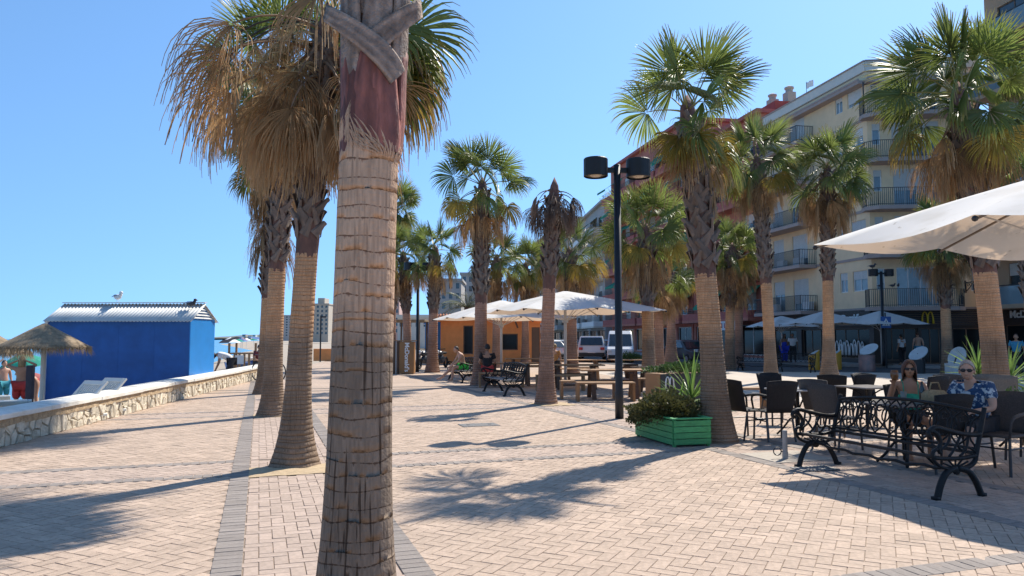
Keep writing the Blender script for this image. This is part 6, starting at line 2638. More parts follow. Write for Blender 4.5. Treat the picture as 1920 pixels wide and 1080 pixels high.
def thatch(label, loc, rad, h, seed, tiltx=0.0):
    r = random.Random(seed)
    root = thing('thatched_parasol', label, 'parasol', loc, 0, 'thatched beach parasols')
    mb = MB()
    mb.lathe([(0.055, 0), (0.05, h + 0.45)], 10)
    mb.build('pole', M_creamw, root, True)
    n = 40
    vs, fs = [], []
    prof = [(0.03, 0.60), (0.2, 0.50), (0.45, 0.34), (0.75, 0.16), (0.97, 0.02), (1.0, -0.03), (0.9, 0.0), (0.4, 0.26), (0.03, 0.5)]
    for (t, z) in prof:
        for k in range(n):
            a = 2 * PI * k / n
            rr = rad * t * (1 + 0.05 * noise.noise((math.cos(a) * 2, math.sin(a) * 2, seed)) * t)
            vs.append((rr * math.cos(a), rr * math.sin(a), h + z * rad * 0.95 + 0.02 * noise.noise((math.cos(a) * 6, math.sin(a) * 6, t * 9))))
    for i in range(len(prof) - 1):
        for k in range(n):
            fs.append((i * n + k, i * n + (k + 1) % n, (i + 1) * n + (k + 1) % n, (i + 1) * n + k))
    mb = MB()
    mb.add(vs, fs)
    mb.build('thatch', M_thatch, root, True, 0, True)
    mb = MB()
    for i in range(2600):
        a = r.uniform(0, 6.2832)
        t = r.random() ** 0.5
        if i % 2 == 0:
            t = r.uniform(0.93, 1.0)
        t0 = max(0.05, t)
        z0 = h + rad * 0.95 * (0.60 - 0.60 * t0 ** 0.9) + 0.012
        p = Vector((rad * t0 * math.cos(a), rad * t0 * math.sin(a), z0))
        d = Vector((math.cos(a), math.sin(a), -0.55))
        if i % 2 == 0:
            d = Vector((math.cos(a) * 0.35, math.sin(a) * 0.35, -1)) + Vector((r.gauss(0, 0.15), r.gauss(0, 0.15), 0))
            ln = r.uniform(0.08, 0.30)
        else:
            d += Vector((r.gauss(0, 0.12), r.gauss(0, 0.12), r.gauss(0.08, 0.08)))
            ln = r.uniform(0.06, 0.16)
        d.normalize()
        s_ = d.cross(Vector((0, 0, 1))).normalized() * r.uniform(0.004, 0.009)
        mb.add([p - s_, p + s_, p + d * ln], [(0, 1, 2)])
    tag(mb.build('straw_fringe', M_thst, root), kind='stuff')
    return root


thatch('thatched parasol with shaggy fringe in front of the left end of the blue hut', (xat(83, 17.5), 17.5, BZ), 0.97, 2.30, 4)
thatch('thatched parasol cut off by the left edge of the picture', (xat(-14, 19.0), 19.0, BZ), 0.85, 2.15, 7)

M_lounge = mat('white_plastic', (0.55, 0.56, 0.53), 0.5, 0.06, 4)


def lounger(label, loc, rz, up=0.9):
    root = thing('sun_lounger', label, 'sun lounger', loc, rz, 'white slatted sun loungers')
    # local -Y is the foot end; back hinged at y = 0.35
    for s in (-1, 1):
        mb = MB()
        mb.box(s * 0.32 - 0.025, s * 0.32 + 0.025, -1.0, 0.9, 0.30, 0.35)
        mb.build('side_rail', M_lounge, root, False, 0.008)
        for y in (-0.85, 0.75):
            mb = MB()
            mb.box(s * 0.32 - 0.02, s * 0.32 + 0.02, y - 0.03, y + 0.03, 0, 0.299)
            mb.build('leg', M_lounge, root)
    for k in range(12):
        mb = MB()
        y = -0.98 + k * 0.108
        mb.box(-0.293, 0.293, y, y + 0.085, 0.315, 0.34)
        mb.build('slat', M_lounge, root)
    T = Matrix.Translation((0, 0.33, 0.36)) @ Matrix.Rotation(up, 4, 'X')
    bk = MB(T)
    bk.box(-0.32, -0.26, 0, 0.82, -0.02, 0.02)
    bk.box(0.26, 0.32, 0, 0.82, -0.02, 0.02)
    bk.box(-0.259, 0.259, 0.72, 0.82, -0.02, 0.025)
    bk.box(-0.259, 0.259, 0.0, 0.05, -0.02, 0.02)
    b = bk.build('backrest', M_lounge, root, False, 0.006)
    for k in range(9):
        mb = MB(T)
        x = -0.25 + k * 0.058
        mb.box(x, x + 0.034, 0.052, 0.718, -0.012, 0.012)
        mb.build('back_slat', M_lounge, b)
    return root


lz = -0.75
lounger('white slatted lounger with raised back in front of the blue hut, left one', (xat(100, 13.7), 13.7, -0.22), R(-24), 0.80)
lounger('white slatted lounger with raised back in front of the blue hut, right one', (xat(144, 14.7), 14.7, -0.22), R(-24), 0.80)
lounger('pale lounger cut off by the left edge behind the low wall', (xat(18, 12.8), 12.8, -0.42), R(215), 0.85)
lounger('second pale lounger at the left edge, beyond the nearer one', (xat(-6, 14.8), 14.8, -0.50), R(210), 0.85)
po = thing('beach_post', 'dark wooden post standing on the sand by the loungers', 'post', (xat(60, 15.5), 15.5, BZ))
mb = MB()
mb.box(-0.06, 0.06, -0.06, 0.06, 0, 1.95)
mb.build('post', mat('dark_post', (0.035, 0.032, 0.045), 0.8, 0.2, 6), po, False, 0.01)


def beach_umbrella(label, loc, m, rad=0.9, h=1.75, tilt=0.2):
    root = thing('beach_umbrella', label, 'parasol', loc, 0, 'small beach umbrellas')
    T = Matrix.Rotation(tilt, 4, 'X')
    mb = MB(T)
    n = 24
    prof = [(0.02, 0.42), (0.35, 0.36), (0.7, 0.2), (1.0, 0.0)]
    vs, fs = [], []
    for t, z in prof:
        for k in range(n):
            a = 2 * PI * k / n
            sc_ = 1 - 0.05 * (k % 3 != 0) * t
            vs.append((rad * t * sc_ * math.cos(a), rad * t * sc_ * math.sin(a), h + z))
    for i in range(3):
        for k in range(n):
            fs.append((i * n + k, (i + 1) * n + k, (i + 1) * n + (k + 1) % n, i * n + (k + 1) % n))
    mb.add(vs, fs)
    mb.build('canopy', m, root)
    mb = MB(T)
    mb.tube([(0, 0, 0), (0, 0, h + 0.45)], 0.018, 6)
    mb.build('pole', M_wht, root)


M_umg = mat('green_cloth', (0.02, 0.33, 0.24), 0.8, 0.1, 3, trans=0.35)
M_ump = mat('pink_cloth', (0.45, 0.13, 0.13), 0.8, 0.1, 3, trans=0.35)
beach_umbrella('green beach umbrella behind the bathers', (xat(58, 31), 31, -1.0), M_umg, 0.85, 1.55, 0.25)
beach_umbrella('pinkish beach umbrella low behind the hut corner', (xat(78, 28), 28, -1.0), M_ump, 0.55, 1.05, 0.5)

# stuff beyond the hut: covered stall, boats, far umbrellas, bicycle
M_tarp = mat('blue_tarpaulin', (0.03, 0.09, 0.26), 0.6, 0.2, 3)
st = thing('beach_stall', 'wooden beach stall under a blue tarpaulin beyond the hut', 'stall', (xat(455, 34), 34, -0.15))
for x in (-0.6, 0.6):
    for y in (0, 0.9):
        mb = MB()
        mb.box(x - 0.04, x + 0.04, y - 0.04, y + 0.04, 0, 1.5)
        mb.build('post', M_wood, st)
mb = MB()
n = 10
vs = [(-1.05 + 2.1 * i / n, y, 1.5 + 0.28 * math.sin(PI * i / n) ** 0.7 + 0.03 * math.sin(i * 2.2)) for y in (-0.15, 1.05) for i in range(n + 1)]
mb.add(vs, [(i, i + 1, n + 2 + i, n + 1 + i) for i in range(n)])
mb.build('tarpaulin', M_tarp, st, True)
mb = MB()
mb.box(-0.64, 0.64, -0.06, 0.95, 1.0, 1.06)
mb.build('counter', M_wood, st)
for k in range(6):
    mb = MB()
    x = -0.60 + k * 0.22
    mb.box(x, x + 0.10, -0.055, -0.03, 0.35, 0.999)
    mb.build('slat', M_wood, st)
mb = MB()
mb.box(-0.30, 0.10, -0.09, -0.06, 0.55, 0.95)
mb.build('notice', M_wht, st)
for k, (px, D, m, lab) in enumerate([(455, 62, M_tarp, 'blue boat hull lying on the sand beyond the stall'), (470, 78, M_wht, 'white boat lying on the sand far along the beach')]):
    b = thing('rowing_boat', lab, 'boat', (xat(px, D), D, -1.1), 1.3)
    vs, fs = [], []
    prof = [(-1.0, 0.0), (-0.75, 0.75), (0.0, 1.0), (0.7, 0.8), (1.0, 0.45)]
    for (x, w_) in prof:
        for (y, z) in ((-1, 0.62), (-0.75, 0.2), (0, 0.0), (0.75, 0.2), (1, 0.62)):
            vs.append((x * 2.1, y * 0.75 * max(w_, 0.05), z + 0.22 * x * x))
    for i in range(4):
        for j in range(4):
            fs.append((i * 5 + j, i * 5 + j + 1, i * 5 + j + 6, i * 5 + j + 5))
    fs.append((20, 21, 22, 23, 24))
    mb = MB()
    mb.add(vs, fs)
    mb.build('hull', m, b, True, 0, True)
    mb = MB()
    for x in (-0.6, 0.5):
        mb.box(x - 0.12, x + 0.12, -0.62, 0.62, 0.48, 0.52)
    mb.build('thwart', M_wood, b)
ums = [M_wht, M_umg, M_tarp, M_ump, M_wht, M_awn]
r = random.Random(12)
for k in range(9):
    D = 90 + k * 26
    px = 432 + k * 9 + r.uniform(-6, 6)
    o = MB()
    root = thing('beach_umbrella', 'tiny umbrella far along the beach', 'parasol', (xat(px, D), D, -0.9), 0, 'umbrellas far along the beach')
    o.lathe([(1.3, 2.0), (0.05, 2.6)], 10)
    o.build('canopy', ums[k % 6], root)
    o = MB()
    o.tube([(0, 0, 0), (0, 0, 2.1)], 0.04, 5)
    o.build('pole', M_wht, root)

M_tyre = mat('tyre', (0.015, 0.015, 0.016), 0.8, 0.1)
M_chrome = mat('bike_metal', (0.35, 0.35, 0.36), 0.35, 0.1, 5, metal=0.6)
M_bike = mat('bike_frame', (0.05, 0.06, 0.09), 0.4, 0.1, 5)
bk = thing('bicycle', 'bicycle leaning on the low wall behind the third trunk', 'bicycle', (xat(485, 27.6), 27.6, 0), R(-28))
for x in (0, 1.05):
    mb = MB()
    mb.tube([(x + 0.325 * math.cos(a), 0, 0.345 + 0.325 * math.sin(a)) for a in np.linspace(0, 2 * PI, 29)], 0.020, 6)
    wh = mb.build('wheel', M_tyre, bk, True)
    mb = MB()
    mb.tube([(x + 0.30 * math.cos(a), 0, 0.345 + 0.30 * math.sin(a)) for a in np.linspace(0, 2 * PI, 25)], 0.009, 5)
    for q in range(14):
        a = 2 * PI * q / 14
        mb.tube([(x, 0, 0.345), (x + 0.30 * math.cos(a), 0, 0.345 + 0.30 * math.sin(a))], 0.003, 3)
    mb.build('rim', M_chrome, wh)
mb = MB()
for a, b in (((0, 0.345), (0.16, 0.80)), ((0.16, 0.80), (0.62, 0.78)), ((0.20, 0.70), (0.50, 0.30)), ((0.50, 0.30), (0.64, 0.85)), ((0.50, 0.30), (1.05, 0.345)), ((0.62, 0.75), (1.05, 0.345))):
    mb.tube([(a[0], 0, a[1]), (b[0], 0, b[1])], 0.017, 6)
mb.build('frame', M_bike, bk)
mb = MB()
mb.tube([(0.16, 0, 0.80), (0.14, 0, 0.95), (0.10, 0.24, 0.97)], 0.012, 5)
mb.tube([(0.14, 0, 0.95), (0.10, -0.24, 0.97)], 0.012, 5)
mb.build('handlebar', M_bike, bk)
mb = MB()
mb.ball((0.68, 0, 0.90), (0.14, 0.06, 0.035), 8, 5)
mb.build('saddle', M_tyre, bk, True)
lw = thing('low_wall', 'low orange wall at the far end of the promenade', 'wall', (xat(588, 52), 52, 0), R(-8))
mb = MB()
mb.box(0, 3.2, 0, 0.4, 0, 0.85)
mb.build('wall_body', M_orange, lw, False, 0.02)
tp = thing('signal_pole', 'thin black pole rising from the low orange wall', 'pole', (xat(601, 50), 50, 0))
mb = MB()
mb.tube([(0, 0, 0), (0, 0, 3.1)], 0.05, 8)
mb.build('post', M_pole, tp)
mb = MB()
mb.box(-0.02, 0.35, -0.04, 0.04, 2.95, 3.05)
mb.build('arm', M_pole, tp)

# ------------------------------------------------------------------ vehicles
M_white = mat('car_white', (0.62, 0.64, 0.66), 0.3, 0.04, 3, spec=0.6)
M_silver = mat('car_silver', (0.30, 0.32, 0.34), 0.3, 0.05, 3, metal=0.3)
M_darkc = mat('car_dark', (0.03, 0.035, 0.045), 0.3, 0.1, 3)
M_redc = mat('car_red', (0.25, 0.03, 0.03), 0.3, 0.1, 3)
M_cglass = mat('car_glass', (0.02, 0.028, 0.035), 0.06, 0.2, 2, spec=0.9)
M_red = mat('tail_red', (0.40, 0.02, 0.02), 0.3, 0.1, 4)
M_lamp = mat('headlamp', (0.6, 0.6, 0.6), 0.15, 0.1, 4)
M_plast = mat('black_plastic', (0.02, 0.02, 0.022), 0.6, 0.1, 5)


def car(label, loc, rz, prof, W, m, wheels, wr, kind='car', rear_glass=None, front_glass=None, side=None, name='parked_car'):
    """prof: outline (x, z, half width factor) counter-clockwise from the lower rear; +X is the front"""
    root = thing(name, label, kind, loc, rz, 'vehicles parked along the street')
    n = len(prof)
    ins = 0.06
    vs = []
    for k, sg in ((0, -1), (1, -1), (2, 1), (3, 1)):
        for (x, z, f) in prof:
            cx = sum(p[0] for p in prof) / n
            cz = sum(p[1] for p in prof) / n
            if k in (0, 3):
                vs.append((x + (cx - x) * 0.03, sg * W / 2 * f, z + (cz - z) * 0.05))
            else:
                vs.append((x, sg * (W / 2 * f - ins), z))
    fs = [tuple(range(n)), tuple(range(4 * n - 1, 3 * n - 1, -1))]
    for k in range(3):
        for i in range(n):
            fs.append((k * n + i, (k + 1) * n + i, (k + 1) * n + (i + 1) % n, k * n + (i + 1) % n))
    mb = MB()
    mb.add(vs, fs)
    mb.build('body', m, root, False, 0.02, True)

    def pane(nm, quad, mt):
        mb_ = MB()
        mb_.add(quad, [(0, 1, 2, 3)])
        ob = mb_.build(nm, mt, root)
        md = ob.modifiers.new('gauge', 'SOLIDIFY')
        md.thickness, md.offset = 0.02, 0
        return ob

    for q in (rear_glass, front_glass):
        if q:
            (xa, za, wa), (xb, zb, wb) = q
            pane('windscreen', [(xa, -wa, za), (xa, wa, za), (xb, wb, zb), (xb, -wb, zb)], M_cglass)
    for sg in (-1, 1):
        for (x0, x1, x2, x3, z0, z1, y0, y1) in side or []:
            pane('side_window', [(x0, sg * y0, z0), (x1, sg * y0, z0), (x2, sg * y1, z1), (x3, sg * y1, z1)], M_cglass)
    for x in wheels:
        for sg in (-1, 1):
            mb = MB(Matrix.Translation((x, sg * (W / 2 - 0.09), wr)) @ Matrix.Rotation(PI / 2, 4, 'X'))
            mb.lathe([(wr * 0.6, -0.11), (wr * 0.95, -0.11), (wr, -0.07), (wr, 0.07), (wr * 0.95, 0.11), (wr * 0.6, 0.11)], 18)
            wh = mb.build('wheel', M_tyre, root)
            mb = MB(Matrix.Translation((x, sg * (W / 2 - 0.09), wr)) @ Matrix.Rotation(PI / 2, 4, 'X'))
            mb.lathe([(0.05, -0.118), (wr * 0.58, -0.114), (wr * 0.6, 0.0), (wr * 0.58, 0.114), (0.05, 0.118)], 14)
            mb.build('rim', M_silver, wh)
    xr = min(p[0] for p in prof)
    xf = max(p[0] for p in prof)
    zl = prof[0][1]
    for x, s_ in ((xr, -1), (xf, 1)):
        mb = MB()
        mb.box(min(x, x + s_ * 0.06) - 0.03, max(x, x + s_ * 0.06), -W / 2 + 0.08, W / 2 - 0.08, zl + 0.02, zl + 0.26)
        mb.build('bumper', M_plast, root, False, 0.02)
        mb = MB()
        mb.box(min(x, x + s_ * 0.075), max(x, x + s_ * 0.075), -0.26, 0.26, zl + 0.20, zl + 0.31)
        mb.build('number_plate', M_letter, root)
        for sg in (-1, 1):
            mb = MB()
            zz = zl + 0.45
            mb.box(min(x, x + s_ * 0.03) - 0.05, max(x, x + s_ * 0.03), sg * (W / 2 - 0.22) - 0.13, sg * (W / 2 - 0.22) + 0.13, zz, zz + 0.17)
            mb.build('headlight' if s_ > 0 else 'tail_light', M_lamp if s_ > 0 else M_red, root, False, 0.02)
    return root


VANP = [(-2.6, 0.28, 1), (2.5, 0.28, 1), (2.62, 0.55, 1), (2.55, 0.95, 1), (2.15, 1.18, 0.99), (1.35, 2.05, 0.90), (1.0, 2.28, 0.86), (-2.5, 2.32, 0.88), (-2.6, 2.1, 0.93), (-2.62, 0.6, 1)]
SUVP = [(-2.1, 0.35, 1), (2.1, 0.35, 1), (2.18, 0.6, 1), (2.1, 0.92, 0.99), (1.1, 1.08, 0.98), (0.45, 1.62, 0.84), (0.2, 1.68, 0.82), (-1.7, 1.70, 0.82), (-2.05, 1.1, 0.96), (-2.15, 0.7, 1)]
CARP = [(-1.9, 0.28, 1), (1.9, 0.28, 1), (1.97, 0.5, 1), (1.9, 0.74, 0.98), (0.95, 0.90, 0.97), (0.2, 1.40, 0.80), (-0.2, 1.46, 0.78), (-1.2, 1.42, 0.78), (-1.75, 0.98, 0.95), (-1.96, 0.6, 1)]
STR = math.atan2(-SV.y, -SV.x)               # heading towards the camera along the street
van = car('white delivery van facing us, parked behind the picnic tables', (xat(1163, 50.5), 50.5, 0.012), math.atan2(-50.5, -7.3), VANP, 2.0, M_white, (-1.7, 1.7), 0.36, 'van',
          None, ((2.17, 1.20, 0.86), (1.38, 2.03, 0.80)), [(-2.3, -0.1, -0.15, -2.25, 1.25, 1.95, 0.985, 0.92), (0.1, 1.75, 1.25, 0.1, 1.25, 1.95, 0.985, 0.92)], 'parked_van')
van.scale = (0.9, 0.85, 0.9)
suv = car('white estate seen from behind, parked left of the delivery van', (xat(1109, 51.5), 51.5, 0.012), math.atan2(51.5, 5.5), SUVP, 1.85, M_white, (-1.35, 1.35), 0.36, 'car',
          ((-2.09, 1.10, 0.74), (-1.76, 1.60, 0.68)), ((1.12, 1.10, 0.78), (0.48, 1.58, 0.70)), [(-1.7, -0.4, -0.45, -1.5, 1.10, 1.56, 0.915, 0.80), (-0.3, 0.85, 0.4, -0.3, 1.10, 1.56, 0.915, 0.80)])
CARS = [('silver hatchback just right of the dead palm trunk, parked side by side', 1046, 53, STR + PI, M_silver), ('dark red hatchback between the dead palm and the parasol pole', 1066, 60, STR + PI, M_redc),
        ('pale hatchback parked at the right corner of the orange kiosk', 1022, 51, STR + PI + 0.15, M_white), ('dark hatchback parked below the shop sign behind the planter palm', 1292, 47, STR + 0.1, M_darkc),
        ('white hatchback further up the street beyond the delivery van', 1132, 66, STR, M_white)]
for lab, px, D, rz, m in CARS:
    car(lab, (xat(px, D), D, 0.012), rz, CARP, 1.75, m, (-1.2, 1.2), 0.30, 'car', ((-1.80, 0.98, 0.70), (-1.27, 1.36, 0.62)), ((0.98, 0.92, 0.74), (0.24, 1.36, 0.62)),
        [(-1.3, -0.35, -0.35, -1.05, 0.98, 1.34, 0.855, 0.72), (-0.25, 0.75, 0.2, -0.25, 0.98, 1.34, 0.855, 0.72)])


def motorbike(label, loc, rz, m):
    root = thing('motorbike', label, 'motorbike', loc, rz, 'motorbikes parked by the kiosk')
    for x in (-0.65, 0.65):
        mb = MB()
        mb.tube([(x + 0.24 * math.cos(a), 0, 0.30 + 0.24 * math.sin(a)) for a in np.linspace(0, 2 * PI, 19)], 0.06, 7)
        mb.build('wheel', M_tyre, root, True)
    mb = MB()
    mb.ball((0, 0, 0.48), (0.42, 0.14, 0.22), 10, 6)
    mb.ball((0.18, 0, 0.78), (0.26, 0.15, 0.14), 10, 6)
    mb.tube([(0.65, 0, 0.30), (0.45, 0, 0.95)], 0.04, 6)
    mb.build('body', m, root, True)
    mb = MB()
    mb.ball((-0.38, 0, 0.80), (0.36, 0.13, 0.07), 10, 5)
    mb.build('saddle', M_tyre, root, True)
    mb = MB()
    mb.tube([(0.40, -0.36, 1.02), (0.46, 0, 0.98), (0.40, 0.36, 1.02)], 0.02, 5)
    mb.build('handlebar', M_plast, root)
    mb = MB()
    mb.ball((0.58, 0, 0.86), (0.09, 0.10, 0.10), 8, 6)
    mb.build('headlight', M_lamp, root, True)


motorbike('black motorbike left of the trunk by the far lamp post', (xat(797, 38.5), 38.5, 0), R(250), M_darkc)
motorbike('black motorbike right of the trunk by the far lamp post', (xat(828, 39.5), 39.5, 0), R(255), M_darkc)
motorbike('dark motorbike at the left of the totem sign', (xat(738, 35.0), 35.0, 0), R(240), M_silver)
# blue stall and pergola left of the kiosk
bs_ = thing('blue_stall', 'blue panelled stall left of the orange kiosk', 'stall', (xat(797, 48), 48, 0), R(6))
mb = MB()
mb.box(0, 1.9, 0, 2.2, 0.0, 2.5)
mb.build('walls', M_hutw, bs_)
mb = MB()
mb.prism([(-0.15, 2.5), (2.05, 2.5), (0.95, 3.0)], -0.15, 2.35)
mb.build('roof', M_hutw, bs_)
mb = MB()
mb.box(1.3, 1.8, -0.03, -0.003, 0.1, 2.2)
mb.build('door', M_hutb, bs_)
pg = thing('pergola', 'reed covered pergola left of the far lamp post', 'pergola', (xat(732, 44), 44, 0), R(-4))
for x in (0.1, 1.7):
    for y in (0, 2.5):
        mb = MB()
        mb.box(x - 0.05, x + 0.05, y - 0.05, y + 0.05, 0, 2.55)
        mb.build('post', M_framed, pg)
mb = MB()
mb.slab([(-0.2, -0.4), (2.1, -0.4), (2.1, 3.0), (-0.2, 3.0)], 2.55, 2.66)
mb.build('reed_roof', M_thatch, pg, False, 0, True)

# ------------------------------------------------------------------ people
SKIN = {'fair': mat('skin_fair', (0.50, 0.29, 0.20), 0.55, 0.08, 12), 'tan': mat('skin_tan', (0.40, 0.21, 0.125), 0.5, 0.08, 12), 'dark': mat('skin_brown', (0.22, 0.115, 0.07), 0.5, 0.08, 12)}
M_eye = mat('eye_dark', (0.02, 0.015, 0.012), 0.3, 0.1)
M_lip = mat('lip', (0.36, 0.14, 0.11), 0.5, 0.1)


def cloth(name, c, **k):
    return mat('cloth_' + name, c, 0.85, k.pop('var', 0.12), k.pop('scale', 8), 0.3, 40, **k)


STAND = dict(pel=(0, 0, .95), sp=(0, -.01, 1.12), ch=(0, 0, 1.32), nk=(0, .01, 1.47), hb=(0, -.01, 1.53), hd=(0, -.02, 1.62),
             hL=(-.10, 0, .92), kL=(-.11, -.02, .50), aL=(-.12, .02, .08), tL=(-.14, -.15, .03), hR=(.10, 0, .92), kR=(.11, -.02, .50), aR=(.12, .02, .08), tR=(.14, -.15, .03),
             sL=(-.18, .01, 1.41), eL=(-.25, .03, 1.13), wL=(-.26, -.06, .88), sR=(.18, .01, 1.41), eR=(.25, .03, 1.13), wR=(.26, -.06, .88))
SIT = dict(STAND, pel=(0, .02, .55), sp=(0, .03, .72), ch=(0, .02, .92), nk=(0, .02, 1.07), hb=(0, 0, 1.13), hd=(0, -.015, 1.21),
           hL=(-.10, 0, .54), kL=(-.13, -.44, .52), aL=(-.13, -.42, .08), tL=(-.14, -.58, .03), hR=(.10, 0, .54), kR=(.13, -.44, .52), aR=(.13, -.42, .08), tR=(.14, -.58, .03),
           sL=(-.18, .03, 1.01), eL=(-.25, 0, .75), wL=(-.18, -.24, .66), sR=(.18, .03, 1.01), eR=(.25, 0, .75), wR=(.18, -.24, .66))
RAD = dict(pel=(.150, .110), sp=(.130, .098), ch=(.155, .108), nk=(.056, .058), hb=(.062, .066), hL=(.092, .095), kL=(.060, .062), aL=(.040, .043), tL=(.035, .025),
           sL=(.062, .062), eL=(.043, .043), wL=(.030, .026))
for a in ('h', 'k', 'a', 't', 's', 'e', 'w'):
    RAD[a + 'R'] = RAD[a + 'L']
EDG = [('pel', 'sp'), ('sp', 'ch'), ('ch', 'nk'), ('nk', 'hb'), ('pel', 'hL'), ('hL', 'kL'), ('kL', 'aL'), ('aL', 'tL'), ('pel', 'hR'), ('hR', 'kR'), ('kR', 'aR'), ('aR', 'tR'),
       ('ch', 'sL'), ('sL', 'eL'), ('eL', 'wL'), ('ch', 'sR'), ('sR', 'eR'), ('eR', 'wR')]


def skin_mesh(pts, radii, edges, root_i, lvl):
    me = bpy.data.meshes.new('skin')
    me.from_pydata(pts, edges, [])
    ob = bpy.data.objects.new('skin', me)
    sk = ob.modifiers.new('skin', 'SKIN')
    sk.use_smooth_shade = True
    ss = ob.modifiers.new('sub', 'SUBSURF')
    ss.levels = ss.render_levels = lvl
    if not me.skin_vertices:
        me.skin_vertices.new() if hasattr(me.skin_vertices, 'new') else None
    for i, r_ in enumerate(radii):
        me.skin_vertices[0].data[i].radius = r_
    me.skin_vertices[0].data[root_i].use_root = True
    return baked(ob)


def hand_points(wr, el, side, grip):
    """palm, four unequal bent fingers and a thumb leaving the side of the palm"""
    wr, el = Vector(wr), Vector(el)
    d = (wr - el).normalized()
    up = Vector((0, 0, 1)) if abs(d.z) < 0.8 else Vector((0, -1, 0))
    s_ = d.cross(up).normalized()
    n = s_.cross(d).normalized()
    pts, rad_, ed = [], [], []

    def add(p, r_, par):
        pts.append(tuple(p))
        rad_.append((r_, r_))
        ed.append((par, len(pts) - 1))
        return len(pts) - 1

    palm = add(wr + d * 0.05, 0.030, -1)
    curl = 1.1 if grip else 0.45
    for k, (off, ln) in enumerate(((-0.030, 0.062), (-0.010, 0.074), (0.010, 0.070), (0.030, 0.054))):
        base = wr + d * 0.085 + s_ * off
        b = add(base, 0.0105, palm)
        d1 = (d * math.cos(curl * 0.6) - n * math.sin(curl * 0.6)).normalized()
        d2 = (d * math.cos(curl * 1.6) - n * math.sin(curl * 1.6)).normalized()
        m_ = add(base + d1 * ln * 0.55, 0.0092, b)
        add(base + d1 * ln * 0.55 + d2 * ln * 0.45, 0.0078, m_)
    tb = add(wr + d * 0.035 + s_ * (0.036 * side), 0.013, palm)
    t1 = add(wr + d * 0.065 + s_ * (0.056 * side) - n * 0.015, 0.0105, tb)
    add(wr + d * 0.092 + s_ * (0.058 * side) - n * (0.035 if grip else 0.02), 0.0085, t1)
    return pts, rad_, ed


